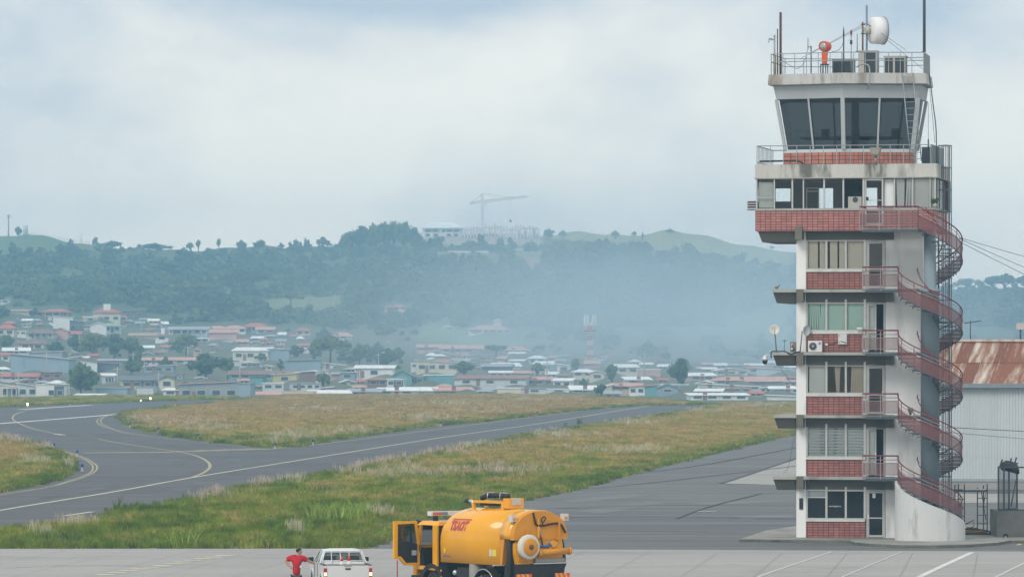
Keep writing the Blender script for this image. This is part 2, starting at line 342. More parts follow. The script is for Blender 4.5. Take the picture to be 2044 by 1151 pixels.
# the apron slab's edge, coloured dark for the thin shadow line along it
mb = MB()
for a, b in zip(ap[:-1], ap[1:]): mb.hexa([(a.x,a.y-.05,-.05),(b.x,b.y-.05,-.05),(b.x,b.y+.05,-.05),(a.x,a.y+.05,-.05)], [(a.x,a.y-.05,.097),(b.x,b.y-.05,.097),(b.x,b.y+.05,.097),(a.x,a.y+.05,.097)])
struct(mb, 'apron_edge_shadow', mat('edge_shadow_dark', (.07,.07,.07), .95))
sheet('concrete_pad', [(p.x, p.y) for p in [G(1440,964),G(1500,945),G(1600,913),G(1760,913),G(1760,968),G(1560,968)]], .012, M_CONCOLD)
sheet('concrete_pad', [(p.x, p.y) for p in [G(1905,985),G(2300,985),G(2300,1003),G(1905,1003)]], .012, M_CONCOLD)

def catmull(p, n=6):
    p = [Vector(q) for q in p]; out = []
    for i in range(len(p)-1):
        a, b, c, d = p[max(i-1,0)], p[i], p[i+1], p[min(i+2,len(p)-1)]
        for k in range(n):
            t = k/n; out.append(.5*((2*b)+(c-a)*t+(2*a-5*b+4*c-d)*t*t+(3*b-a-3*c+d)*t**3))
    return out+[p[-1]]
ZS = [0]
def stripe(name, px, w, m, z=.012, smooth=True, dash=None, world=False):
    ZS[0] += 1; z = z+(.0008 if z > .01 else .00008)*(ZS[0] % 40)
    pts = px if world else [G(*q) for q in px]
    if smooth and len(pts) > 2: pts = catmull(pts)
    else: pts = [pts[0].lerp(pts[-1], k/24) if len(pts) == 2 else pts[k] for k in range(25 if len(pts) == 2 else len(pts))]
    mb = MB(); L = []
    for i, p in enumerate(pts):
        d = (pts[min(i+1,len(pts)-1)]-pts[max(i-1,0)]).normalized(); nrm = Vector((-d.y, d.x, 0))*w/2
        L.append((p+nrm+Vector((0,0,z)), p-nrm+Vector((0,0,z))))
    for i in range(len(L)-1):
        if dash and (i % dash[0]) >= dash[1]: continue
        mb.add([L[i][0], L[i][1], L[i+1][1], L[i+1][0]], [(0,1,2,3)])
    o = mb.build(name, m); o['kind'] = 'structure'; return o
M_YEL = mat('yellow_paint_worn', (.40,.35,.22), .8, var=.2, scale=.7, col2=(.26,.25,.22), thr=(.5,.75), col2scale=.3)
M_WHT = mat('white_paint_worn', (.62,.62,.58), .8, var=.15, scale=.7, col2=(.36,.36,.35), thr=(.52,.8), col2scale=.3)
M_PALE = mat('pale_paint_worn', (.56,.53,.43), .8, var=.15, scale=.7, col2=(.3,.3,.28), thr=(.52,.8), col2scale=.3)
stripe('centre_line', [(-300,1075),(0,1018),(233,980),(393,951),(679,905),(880,873),(1089,843),(1285,811),(1330,806)], .30, M_PALE)
stripe('lead_in_line', [(380,953),(402,945),(416,936),(419,928),(413,920),(396,911),(366,903),(300,893),(240,884),(196,876)], .26, M_YEL)
stripe('lead_in_line', [(118,867),(92,861),(66,855),(46,848),(30,840),(25,834),(30,827),(46,821),(72,816),(110,813)], .26, M_YEL)
for d in (0, 7):
    stripe('edge_line', [(112-d,896),(140-d,903),(166-d,912),(186-d,923),(194-d*1.2,932),(188-d,942),(170-d,951),(146-d,959),(90,973),(0,988-d*.3),(-200,1022)], .15, M_YEL)
    stripe('edge_line', [(233,824+d*.2),(210+d*.4,830),(195+d,837),(196+d,845),(212+d,853),(250,862+d*.3),(300,870),(366,878),(440,886),(500,892)], .17, M_YEL)
stripe('hold_line', [(166,903.5),(250,903),(346,902)], 2.6, M_YEL)
stripe('hold_line', [(366,901),(450,898),(532,895)], 3.6, M_YEL, dash=(3,2))
stripe('edge_line', [(540,896),(640,886),(800,866),(1000,840),(1160,820)], .3, M_YEL)
stripe('edge_line', [(130,1029),(186,1021)], .35, M_PALE)
stripe('runway_edge_line', [(-300,866),(0,845),(235,826.5)], 1.25, M_WHT)
stripe('runway_centre_line', [(40,817),(110,812.5),(183,808)], 1.6, M_WHT)
stripe('runway_centre_line', [(262,801),(330,798.5),(480,795)], 1.6, M_WHT)
stripe('taxi_mark', [(112,866),(126,868)], .8, M_WHT, smooth=False)
for q in ([(1132,983),(1160,983)],[(1196,982.5),(1225,982.5)],[(1255,982),(1285,982)],[(1320,982.5),(1350,982.5)],[(1400,983),(1440,983)],[(1480,983),(1540,983)]):
    stripe('road_dash', q, .5, mat('faded_paint', (.33,.33,.32), .85), smooth=False)
stripe('road_mark', [(1391,1021),(1429,1021)], .75, mat('road_yellow', (.5,.45,.28), .8, var=.2), smooth=False)
stripe('road_dash', [(1395,1046),(1560,1046)], .3, mat('faded_paint', (.3,.3,.3)), smooth=False)
M_TYRM = mat('tyre_marks', (.075,.078,.085), .85, var=.25, scale=.4, col2=(.115,.12,.13), thr=(.40,.62), col2scale=.12)
for q, w in (([(-200,1050),(60,1000),(300,955),(560,915)],.9),([(-200,1062),(60,1012),(320,962),(620,918),(900,880)],.7),([(150,865),(260,880),(420,900),(470,925),(430,955),(330,985)],1.2),([(60,880),(190,886),(330,910),(360,935)],1.0),([(200,890),(320,890),(480,905),(640,905)],.8),([(0,855),(110,848),(235,838)],1.6),([(0,838),(140,828),(250,815)],1.4),([(700,888),(900,862),(1100,836)],.6),([(240,845),(300,866),(400,880),(520,897)],1.0)):
    stripe('tyre_marks', q, w, M_TYRM, .0045)
M_SEAL = mat('crack_seal', (.085,.087,.09), .8)
for q, w in (([(1440,964.5),(1500,945),(1590,914)],.35),([(1110,1014),(1350,1008),(1600,1010)],.25),([(1180,975),(1330,960),(1590,930)],.2),([(1270,945),(1420,925),(1590,893)],.2),([(900,1062),(1100,1058),(1480,1062)],.2),([(1350,1035),(1420,1010),(1520,985)],.15),([(1060,1035),(1280,1030),(1600,1036)],.3)):
    stripe('sealed_crack', q, w, M_SEAL, .0125)
M_LITE = mat('worn_patch', (.172,.174,.175), .85, var=.2, scale=.5, col2=(.135,.137,.14), thr=(.40,.6), vec=(.2,1,1))
for q in ([(1150,1020),(1290,1000),(1330,1003),(1200,1024)],[(1380,1004),(1560,996),(1570,1000),(1400,1008)],[(1120,998),(1260,985),(1300,988),(1150,1003)],[(1470,1030),(1580,1026),(1584,1032),(1480,1036)],[(960,1030),(1040,1012),(1080,1014),(1000,1034)]):
    sheet('worn_patch', [(p.x, p.y) for p in [G(*k) for k in q]], .0105, M_LITE)
M_STAIN = mat('apron_stain', (.30,.295,.28), .9, var=.15, scale=.6, col2=(.38,.375,.355), thr=(.42,.6), col2scale=.5)
for q, w in (([(0,1112),(300,1116),(520,1110)],1.0),([(900,1140),(1200,1128),(1500,1131)],.9),([(1150,1110),(1400,1113),(1700,1109)],.7),([(1500,1142),(1800,1135),(2044,1139)],.8),([(0,1138),(180,1132),(420,1137)],.8)):
    stripe('apron_stain', q, w, M_STAIN, .1005)
# apron: slab joints and painted lines
zt = .106
M_JOINT = mat('joint_sealant', (.295,.29,.275), .9); M_APW = mat('apron_white', (.66,.66,.64), .8, var=.12, scale=.8, col2=(.48,.475,.46), thr=(.5,.75), col2scale=.5)
stripe('apron_yellow_line', [(205,1152),(460,1110.5)], .8, mat('apron_yellow', (.60,.54,.36), .85, var=.2, scale=1, col2=(.45,.43,.38), thr=(.45,.62), col2scale=.9), zt, True, dash=(2,1))
stripe('apron_white_line', [(1800,1177),(1845,1151),(1941,1106)], .27, M_APW, zt)
stripe('apron_white_line', [(1510,1160),(1528,1150),(1660,1105)], .16, mat('apron_faint', (.53,.525,.51)), zt)
stripe('apron_white_line', [(1660,1165),(1800,1105)], .12, mat('apron_faint', (.53,.525,.51)), zt)
stripe('apron_white_line', [(1960,1170),(2060,1120)], .14, mat('apron_faint', (.53,.525,.51)), zt)
for r_ in (1106.5, 1118, 1133, 1151, 1180):
    stripe('slab_joint', [(-600,r_-1.5),(3000,r_+3.5)], .035, M_JOINT, .103)
for k in range(-5, 24):
    a = G(k*130-260, 1101.6 if k < 13 else 1107); stripe('slab_joint', [a+Vector((0,-.4,0)), a+Vector((-4,-40,0))], .018, M_JOINT, .1035, True, None, True)

# ------------------------------------------------------------------ grass
POLY = {
 'left_island': [(-700,890),(-300,868),(0,873),(60,884),(110,898),(140,915),(149,936),(138,950),(90,966),(0,983),(-300,1030),(-700,1090)],
 'middle_island': [(236,829),(247,842),(266,854),(330,869),(420,883),(530,893),(585,893),(640,884),(700,874),(860,851),(1000,838),(1150,820),(1223,813),(1290,809),(1403,808)]+[(p, float(np.interp(p,*zip(*YE_T)))+.3) for p in range(1400,490,-60)]+[(480,800),(400,806),(300,816),(250,823)],
 'near_field': [(-320,1098),(0,1097.5),(728,1096),(785,1075),(860,1050),(940,1025),(1026,1003),(1163,974),(1275,942),(1432,903),(1584,867),(1700,840),(1850,818),(2044,808)]+[(p, float(np.interp(p,*zip(*YE_T)))+.3) for p in range(2040,1405,-60)]+[(1405,810),(1402,816),(1226,843),(1030,873),(913,895),(800,916),(679,939),(606,955),(466,976),(333,1008),(240,1015),(186,1039),(130,1045),(0,1060),(-320,1094)],
 'far_strip': [(-1400,838),(-300,822),(0,813),(100,808.5),(250,802.5),(400,798),(475,796)]+[(p, float(np.interp(p,*zip(*YE_T)))+.3) for p in range(480,-1400,-80)]}
def grass_mat(name, ramp, ystart, yend, ybias, base=.0):
    """blades: species and dryness vary by patch (position) and by plant (random)"""
    m = bpy.data.materials.new(name); m.use_nodes = True; ns, ls = m.node_tree.nodes, m.node_tree.links; b = ns['Principled BSDF']; b.inputs['Roughness'].default_value = .8; b.inputs['Specular IOR Level'].default_value = .15
    g = ns.new('ShaderNodeNewGeometry'); oi = ns.new('ShaderNodeObjectInfo')
    mp = ns.new('ShaderNodeMapping'); mp.inputs['Scale'].default_value = (.24,.05,0); ls.new(g.outputs['Position'], mp.inputs['Vector'])
    nz = ns.new('ShaderNodeTexNoise'); nz.inputs['Scale'].default_value = 1.0; nz.inputs['Detail'].default_value = 6; nz.inputs['Roughness'].default_value = .68; nz.inputs['Distortion'].default_value = .6; ls.new(mp.outputs[0], nz.inputs['Vector'])
    sp = ns.new('ShaderNodeSeparateXYZ'); ls.new(g.outputs['Position'], sp.inputs[0])
    yr = ns.new('ShaderNodeMapRange'); yr.inputs['From Min'].default_value = ystart; yr.inputs['From Max'].default_value = yend; yr.inputs['To Min'].default_value = base; yr.inputs['To Max'].default_value = base+ybias; ls.new(sp.outputs[1], yr.inputs['Value'])
    a = ns.new('ShaderNodeMath'); a.operation = 'ADD'; ls.new(nz.outputs['Fac'], a.inputs[0]); ls.new(yr.outputs[0], a.inputs[1])
    r = ns.new('ShaderNodeMath'); r.operation = 'MULTIPLY_ADD'; ls.new(oi.outputs['Random'], r.inputs[0]); r.inputs[1].default_value = .16; ls.new(a.outputs[0], r.inputs[2])
    cr = ns.new('ShaderNodeValToRGB'); ls.new(r.outputs[0], cr.inputs[0]); el = cr.color_ramp.elements
    while len(el) > 1: el.remove(el[0])
    el[0].position, el[0].color = ramp[0][0], (*ramp[0][1], 1)
    for p, c in ramp[1:]: q = el.new(p); q.color = (*c, 1)
    hv = ns.new('ShaderNodeHueSaturation'); vr = ns.new('ShaderNodeMapRange'); vr.inputs['To Min'].default_value = .6; vr.inputs['To Max'].default_value = 1.6
    wn_ = ns.new('ShaderNodeTexWhiteNoise'); wn_.noise_dimensions = '1D'; ls.new(oi.outputs['Random'], wn_.inputs['W']); ls.new(wn_.outputs['Value'], vr.inputs['Value']); ls.new(vr.outputs[0], hv.inputs['Value']); ls.new(cr.outputs[0], hv.inputs['Color'])
    ls.new(hv.outputs[0], b.inputs['Base Color'])
    tr = ns.new('ShaderNodeBsdfTranslucent'); ls.new(hv.outputs[0], tr.inputs[0]); mx = ns.new('ShaderNodeMixShader'); mx.inputs[0].default_value = .3
    ls.new(b.outputs[0], mx.inputs[1]); ls.new(tr.outputs[0], mx.inputs[2]); ls.new(mx.outputs[0], ns['Material Output'].inputs[0]); return m
GREEN, LIME, OLIVE, TAN, RUST, PINK = (.115,.185,.025), (.225,.285,.03), (.285,.275,.06), (.46,.36,.135), (.44,.285,.105), (.52,.43,.34)
RAMP = [(.28,(.065,.105,.024)),(.40,GREEN),(.50,LIME),(.57,OLIVE),(.66,TAN),(.76,RUST),(.88,(.42,.33,.18))]
GMAT = {'near_field': grass_mat('field_grass', RAMP, 235, 520, .20, -.105), 'middle_island': grass_mat('island_grass', RAMP, 480, 760, .20, -.01),
        'left_island': grass_mat('side_grass', RAMP, 330, 500, .22, -.05), 'far_strip': grass_mat('strip_grass', RAMP, 800, 1000, .04, -.04)}
M_THATCH = mat('thatch', (.13,.125,.05), .95, var=.4, scale=.25, col2=(.2,.165,.08), thr=(.45,.62))
GM_GREEN = grass_mat('rank_green', [(.3,(.06,.11,.02)),(.45,(.10,.17,.028)),(.6,(.16,.225,.04)),(.75,(.215,.25,.06))], 200, 1200, .0, .0)
def tuft(n, spread, w, lean, hmin=.45, seg=2, head=None, seed=1):
    r = random.Random(seed); mb = MB()
    for _ in range(n):
        a, d = r.uniform(0, 6.283), spread*r.random()**.6; x, y = d*math.cos(a), d*math.sin(a); h = r.uniform(hmin, 1.0)
        la = r.uniform(0, 6.283); l = lean*h*r.uniform(.3, 1.2); ww = w*r.uniform(.7, 1.3); ta = r.uniform(0, 3.14); tx, ty = ww*math.cos(ta), ww*math.sin(ta)
        prev = None
        for k in range(seg+1):
            t = k/seg; cx, cy = x+l*t*t*math.cos(la), y+l*t*t*math.sin(la); wk = (1-t*.85)
            z = h*t*(1-.18*lean*t)
            if head is not None: wk = .35 if t < .6 else head*(1.25-t)
            cur = [(cx-tx*wk, cy-ty*wk, z), (cx+tx*wk, cy+ty*wk, z)]
            if prev: mb.add(prev+cur[::-1], [(0,1,2,3)])
            prev = cur
    return mb
def sample(poly, n, ymax=None):
    wp = [G(*p) for p in poly]; xs = [p.x for p in wp]; ys = [p.y for p in wp]; q = [(p.x, p.y) for p in wp]
    x = RNG.uniform(min(xs), max(xs), n); y = RNG.uniform(min(ys), max(ys), n); k = inpoly(x, y, q); return x[k], y[k]
def vnoise(x, y, sx, sy, seed):
    r = np.random.default_rng(seed); o = np.zeros_like(x)
    for i in range(7):
        a, b, p = r.normal(0, 1/sx), r.normal(0, 1/sy), r.uniform(0, 6.28); o += np.sin(a*x*(1+i*.4)+b*y*(1+i*.4)+p)/(1+i*.35)
    return o/3
for nm, poly in POLY.items():
    g = [G(*p) for p in poly]; sheet('grass_ground', [(p.x, p.y) for p in g], .016, M_THATCH)
    wp = np.array([(p.x, p.y) for p in g]); area = (wp[:,0].max()-wp[:,0].min())*(wp[:,1].max()-wp[:,1].min())
    dens = {'near_field': 3.4, 'left_island': 2.4, 'middle_island': 1.5, 'far_strip': .9}[nm]
    x, y = sample(poly, int(area*dens))
    keep = (np.abs(x) < y*.125+8); x, y = x[keep], y[keep]
    # fewer plants far away, where each row of grass hides the next
    keep = RNG.random(len(x)) < np.clip(420/y, .25, 1); x, y = x[keep], y[keep]
    x = x+RNG.normal(0, .22, len(x)); y = y+RNG.normal(0, .9, len(y))
    hs = np.clip(.42+.16*vnoise(x, y, 5, 18, 5)+RNG.normal(0, .08, len(x)), .16, .95)*{'near_field': 1.0, 'left_island': 1.05, 'middle_island': 1.1, 'far_strip': 1.3}[nm]
    wd = np.clip(y/330, .8, 2.4)*.62*RNG.uniform(.8, 1.3, len(x))
    T = [template(tuft(34, .62, .026, .5, seed=s), 'grass_tuft', GMAT[nm]) for s in (1,2,3)]+[template(tuft(26, .6, .034, .7, .35, seed=9), 'broadleaf_weed', GM_GREEN)]
    kin = RNG.choice(4, len(x), p=(.32,.32,.30,.06))
    # greener, ranker growth along the edges that face the pavement nearest the viewer
    dm = np.full(len(x), 1e9)
    for i in range(len(wp)):
        a, b = wp[i], wp[(i+1) % len(wp)]; ab = b-a; t = np.clip(((x-a[0])*ab[0]+(y-a[1])*ab[1])/max(ab@ab, 1e-6), 0, 1); qx, qy = a[0]+t*ab[0], a[1]+t*ab[1]
        dq = np.hypot((x-qx)*1.6, (y-qy)*.32); dm = np.minimum(dm, np.where(qy <= y+.5, dq, 1e9))
    edge = RNG.random(len(x)) < .85*np.clip(1.25-dm/(5.5+2.5*vnoise(x, y, 9, 40, 31)), 0, 1); kin = np.where(edge, 3, kin)
    patch = vnoise(x, y, 7, 30, 77) > .62; kin = np.where(patch & (RNG.random(len(x)) < .6), 3, kin)
    o = scatter('grass', np.stack([x, y, np.full_like(x, .01)], 1), np.stack([wd, wd, hs], 1), T, kin); o['kind'] = 'stuff'
    print('grass', nm, len(x))
# pale seed-heads standing in drifts (photo pixel centre, half-size) and bright green cane clumps
M_SEED = mat('seed_heads', (.56,.50,.36), .9, var=.25, scale=.3); M_SEED2 = mat('pink_seed_heads', (.60,.47,.38), .9, var=.2, scale=.3)
DRIFT = [(350,846,75,9,1),(300,838,40,7,1),(420,858,50,8,0),(560,880,40,7,0),(610,872,45,8,0),(700,862,60,7,0),(860,838,60,6,0),(980,822,60,6,0),(1060,800,80,5,0),(900,806,90,5,0),(640,820,80,6,0),
         (390,993,75,9,1),(500,967,60,9,1),(560,960,45,7,0),(690,937,50,9,1),(760,927,60,8,1),(880,905,60,8,1),(960,893,50,7,0),(1120,872,70,7,0),(1250,846,70,6,0),(1400,822,60,5,0),(1530,812,60,5,0),
         (588,1064,16,5,0),(765,1030,30,6,0),(60,884,60,8,1),(90,892,40,7,1),(75,925,30,6,0),(140,932,14,4,0),(20,876,40,5,1),(800,950,80,8,0),(1000,945,90,8,1),(1250,905,90,6,0),(150,1052,40,4,0),(85,1070,20,4,0),(1180,835,60,5,1)]
sx, sy, sk = [], [], []
for (a, b, w, h, k) in DRIFT:
    n = int((46 if b < 1000 else 26)*w/40); X = RNG.normal(a, w*.62, n); Yp = RNG.normal(b, h*.6, n)
    for u, v in zip(X, Yp):
        if any(inpoly(np.array([u]), np.array([v]), POLY[q])[0] for q in POLY): p = G(u, v); sx.append((p.x, p.y, .02)); sk.append(k)
T = [template(tuft(11, .5, .03, .35, .7, 4, 1.0, seed=4), 'seed_heads', M_SEED), template(tuft(11, .5, .03, .35, .7, 4, 1.0, seed=6), 'seed_heads', M_SEED2)]
s_ = RNG.uniform(.45, .8, len(sx)); d_ = np.clip(np.array(sx)[:,1]/380, .8, 1.8)
o = scatter('seed_heads', sx, np.stack([s_*d_, s_*d_, s_+.12], 1), T, sk); o['kind'] = 'stuff'
M_CANE = mat('cane_leaf', (.27,.38,.06), .7, var=.3, scale=.6); M_CANE2 = mat('dark_cane_leaf', (.10,.17,.045), .7, var=.3, scale=.6)
def clump(px, row, h, w, n, label, m=M_CANE, seed=0):
    p = G(px, row); t = thing('weed_clump', label, 'weeds', (p.x, p.y, .016), group='taller weeds standing in the grass')
    tuft(n, w, .035, .55, .5, 3, seed=seed).xf(Matrix.Diagonal((1,1,h,1))).build('leaf_blades', m, t)
    tuft(max(5,n//8), w*.5, .03, .12, .7, 1, seed=seed+50).xf(Matrix.Diagonal((1,1,h*.8,1))).build('stem', M_CANE2, t)
clump(672,1041,1.25,1.5,260,'broad bright green clump of cane grass behind the white pickup',seed=1)
clump(715,1030,1.0,1.0,140,'smaller light green cane clump just right of the broadest bright clump',seed=2)
clump(366,1092,1.05,.75,100,'mid green clump of cane at the apron edge, left of the man in red',M_CANE,3)
clump(120,1086,.8,.9,80,'low dark green weed clump at the apron edge near the left border',M_CANE2,4)
clump(560,978,.75,1.2,80,'dark leafy weeds at the back of the near grass, below the taxiway bend',M_CANE2,5)
clump(640,985,.8,1.6,120,'widest dark leafy weed patch in the middle of the near grass',M_CANE2,6)
clump(780,965,.7,1.6,100,'dark leafy weeds right of the widest patch, above the sweeper cab',M_CANE2,7)
clump(1156,846,1.25,.4,24,'lone spiky shrub sticking up beside the far taxiway bend',M_CANE2,8)
clump(1128,850,.7,.35,14,'small sprig left of the lone spiky shrub by the far taxiway',M_CANE2,9)
clump(438,1002,.9,.35,14,'thin upright weed stalks on the taxiway edge left of centre',M_CANE2,10)
clump(237,1018,1.0,.35,14,'tall thin green stalks on the taxiway edge at the far left',M_CANE2,11)
clump(604,889,.7,.5,40,'dark bush at the pointed tip of the middle grass island',M_CANE2,12)

# airfield lights
M_BLUE = emis('blue_lens', (.02,.045,.30), .04); M_POST = mat('light_post', (.5,.5,.5), .5, .4); M_LIT = emis('lit_lamp', (1,.84,.52), 5); M_PEDW = mat('light_base', (.75,.75,.73), .6)
def taxi_light(px, row, label):
    p = G(px, row); t = thing('taxiway_light', label, 'light', (p.x, p.y, .01), group='blue taxiway edge lights')
    MB().lathe([(.16,0),(.16,.04),(.05,.06),(.05,.34)], n=10).build('post', M_POST, t); MB().lathe([(.09,.34),(.11,.38),(.11,.52),(.06,.58)], n=10).build('lens', M_BLUE, t)
for px, row, s in [(259,852,'blue edge light at the rounded left end of the middle grass island'),(316,863,'blue edge light second along the middle island from its rounded end'),(395,876,'blue edge light third along the front of the middle island'),
    (549,895,'blue edge light just left of the middle island tip'),(625,888,'blue edge light just right of the middle island tip'),(880,850,'blue edge light halfway along the taxiway side of the middle island'),
    (1073,829,'farthest dark edge light beside the middle island'),(108,896,'blue edge light at the top of the left island curve'),(154,911,'blue edge light at the bulge of the left island curve'),(164,940,'blue edge light at the lower end of the left island curve'),
    (139,809,'blue edge light across the runway, right of the lit lamp')]: taxi_light(px, row, s)
def runway_light(px, row, s, label):
    p = G(px, row); t = thing('runway_light', label, 'light', (p.x, p.y, .01), group='lit runway lamps')
    MB().lathe([(.2*s,0),(.2*s,.06),(.09*s,.1),(.09*s,.45*s)], n=10).build('post', M_PEDW, t); MB().lathe([(.16*s,.45*s),(.23*s,.55*s),(.23*s,.85*s),(.1*s,.95*s)], n=12).build('lamp', M_LIT, t)
runway_light(55,812,.72,'brightly lit runway lamp at the far left by the grass'); runway_light(300,801,.8,'lit runway lamp at the far end of the runway'); runway_light(281,802,.42,'small dim lamp left of the farther lit runway lamp')
# ================================================================== control tower
TA = R(11); ca, sa = math.cos(TA), math.sin(TA)
TY = 240.0; TX = (1590-CX)/F*TY
def U(px, v=0.0):
    k = (px-CX)/F; return (k*(TY+v*ca)-TX-v*sa)/(ca+k*sa)
def Zt(py, u=3.0, v=0.0): return CH-(py-HY)/F*(TY-u*sa+v*ca)
def TW(u, v, z=0.0): return Vector((TX+u*ca+v*sa, TY-u*sa+v*ca, z))
M_WALL = mat('tower_white_render', (.82,.825,.815), .8, var=.05, scale=.9, col2=(.50,.505,.49), thr=(.53,.78), vec=(1.6,1.6,.35), col2scale=.8)
M_WALLG = mat('tower_grey_render', (.42,.46,.48), .75, var=.06, scale=.8, col2=(.36,.39,.41), thr=(.5,.75), vec=(1,1,.3))
M_BAND = mat('weathered_concrete', (.52,.52,.48), .9, var=.12, scale=1.6, col2=(.15,.145,.125), thr=(.475,.63), vec=(1.15,1.15,.28), col2scale=.9, bump=.25)
M_PARA = mat('stained_concrete', (.50,.50,.48), .9, var=.10, scale=1.4, col2=(.22,.185,.14), thr=(.52,.68), vec=(1.3,1.3,.25), col2scale=1.0, bump=.2)
M_SLAB = mat('slab_edge_concrete', (.40,.40,.365), .9, var=.14, scale=1.3, col2=(.22,.21,.185), thr=(.52,.72), vec=(1,1,.6))
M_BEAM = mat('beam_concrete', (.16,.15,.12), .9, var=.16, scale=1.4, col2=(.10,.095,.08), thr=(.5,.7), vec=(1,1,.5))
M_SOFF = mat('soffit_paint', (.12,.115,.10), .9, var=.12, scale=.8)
M_TILE = tiles('red_wall_tiles', (.30,.098,.084), (.39,.142,.118), (.05,.03,.028), .252, .128, .015)
M_TILEP = tiles('salmon_wall_tiles', (.48,.185,.16), (.38,.14,.122), (.07,.035,.032), .252, .128, .015)
M_TILEO = tiles('orange_wall_tiles', (.50,.19,.13), (.40,.14,.10), (.08,.04,.03), .252, .19, .016)
M_FRAME = mat('aluminium_frame', (.50,.51,.49), .45, .25, var=.08, scale=2)
M_SILL = mat('white_sill', (.62,.62,.59), .7, var=.1, scale=2, col2=(.42,.41,.37), thr=(.55,.75))
M_GLASS = glass('window_glass', (.985,.995,.99), -.025, .04, (.3,.33,.33), .0)
M_GTINT = glass('tinted_cab_glass', (.26,.29,.31), .02, .015, (.02,.025,.03), .12)
M_GBLACK = glass('black_film_glass', (.03,.03,.035), .0, .05, (.012,.013,.015), .9)
M_DARK = mat('dark_room', (.05,.052,.055), .9); M_ROOM = mat('room_wall', (.33,.35,.36), .9, var=.06)
M_BLACK = mat('black_rubber', (.02,.02,.022), .6); M_DGREY = mat('dark_grey_metal', (.065,.07,.075), .55, .2, var=.15)
M_GALV = mat('galvanised_steel', (.30,.325,.335), .5, .35, var=.18, scale=3, col2=(.24,.2,.17), thr=(.6,.75))
M_GALVD = mat('dull_steel', (.16,.185,.195), .55, .3, var=.2, scale=2)
M_WHITEP = mat('white_plastic', (.68,.68,.66), .5, var=.05); M_BEIGE = mat('beige_cabinet', (.42,.41,.37), .6, var=.06)
M_REDP = mat('red_rail_paint', (.205,.042,.048), .5, var=.16, scale=2, col2=(.19,.075,.07), thr=(.55,.75))
M_PINKP = mat('faded_rail_paint', (.34,.24,.24), .6, var=.15, scale=2)
M_MESH = meshpanel('perforated_panel', (.175,.068,.072), .76); M_MESHL = meshpanel('landing_panel', (.19,.10,.105), .55)
M_STEP = mat('stair_steel', (.085,.10,.115), .6, .25, var=.2, scale=3)
M_COLUMN = mat('stair_column_paint', (.26,.33,.37), .55, var=.08, scale=.7, col2=(.21,.265,.30), thr=(.5,.75), vec=(2,2,.2))
M_PLINTH = mat('plinth_whitewash', (.62,.63,.625), .85, var=.06, scale=1.2, col2=(.25,.25,.235), thr=(.52,.72), vec=(1.8,1.8,.3), col2scale=1.0)
M_CURT = {'beige': mat('beige_blind', (.86,.80,.67), .9, var=.06), 'teal': mat('teal_curtain', (.60,.90,.80), .9, var=.06), 'white': mat('white_blind', (.88,.90,.90), .9, var=.05),
          'pale': mat('pale_blind', (.82,.88,.86), .9, var=.05), 'brown': mat('brown_blind', (.66,.57,.45), .9, var=.08)}

tower = thing('control_tower', 'tall white airport control tower with red tile bands and dark slanted cab windows', 'control tower', (TX, TY, 0), -TA)
base_z = .15
zL = [base_z]+[Zt(r, 3, -.6) for r in (951, 828, 702.5, 577)]
u0, u1, u2, u3 = U(1590), U(1609), U(1767.5), U(1842.5)
zTop = Zt(460, 4, -.6)-.035
DEP = 4.6
# shell: left pier, right wall, back wall, inner partition (window bay stays open behind the glass)
MB().box(u0, u1, -.07, DEP, base_z, zTop).build('pier', M_WALL, tower)
MB().box(u2, u3, 0, DEP, base_z, zTop).build('wall', M_WALL, tower)
MB().box(u1, u2, DEP-.25, DEP-.02, base_z, zTop).build('back_wall', M_ROOM, tower)
for i, z in enumerate(zL[1:]): MB().box(u1+.003, u2-.003, .16, DEP-.26, z-.62, z-.05).build('floor_slab', M_ROOM, tower)
MB().box(u1+.003, u2-.003, .16, DEP-.26, .1, .16).build('floor_slab', M_ROOM, tower)
# projecting slabs: thin pale edge over a deep dark tapering beam, beam ends showing as blocks
for i, (z, pxl) in enumerate(zip(zL[1:], (1541.5, 1543.5, 1541, 1541))):
    ul = U(pxl, -.6); ur = U(1789, -.55)
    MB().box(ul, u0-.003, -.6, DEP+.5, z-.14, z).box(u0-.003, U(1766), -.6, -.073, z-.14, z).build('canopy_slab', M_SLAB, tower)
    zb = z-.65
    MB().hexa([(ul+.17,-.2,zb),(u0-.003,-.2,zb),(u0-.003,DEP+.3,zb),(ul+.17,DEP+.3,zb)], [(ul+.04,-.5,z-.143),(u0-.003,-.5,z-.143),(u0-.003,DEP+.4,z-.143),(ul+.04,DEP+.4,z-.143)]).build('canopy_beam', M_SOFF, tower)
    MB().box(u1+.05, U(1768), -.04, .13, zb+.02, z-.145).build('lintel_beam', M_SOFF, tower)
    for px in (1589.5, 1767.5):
        a = U(px, -.62); MB().box(a, a+.34, -.64, -.005 if px > 1700 else -.075, z-.60, z+.01).build('beam_end', M_BEAM, tower)
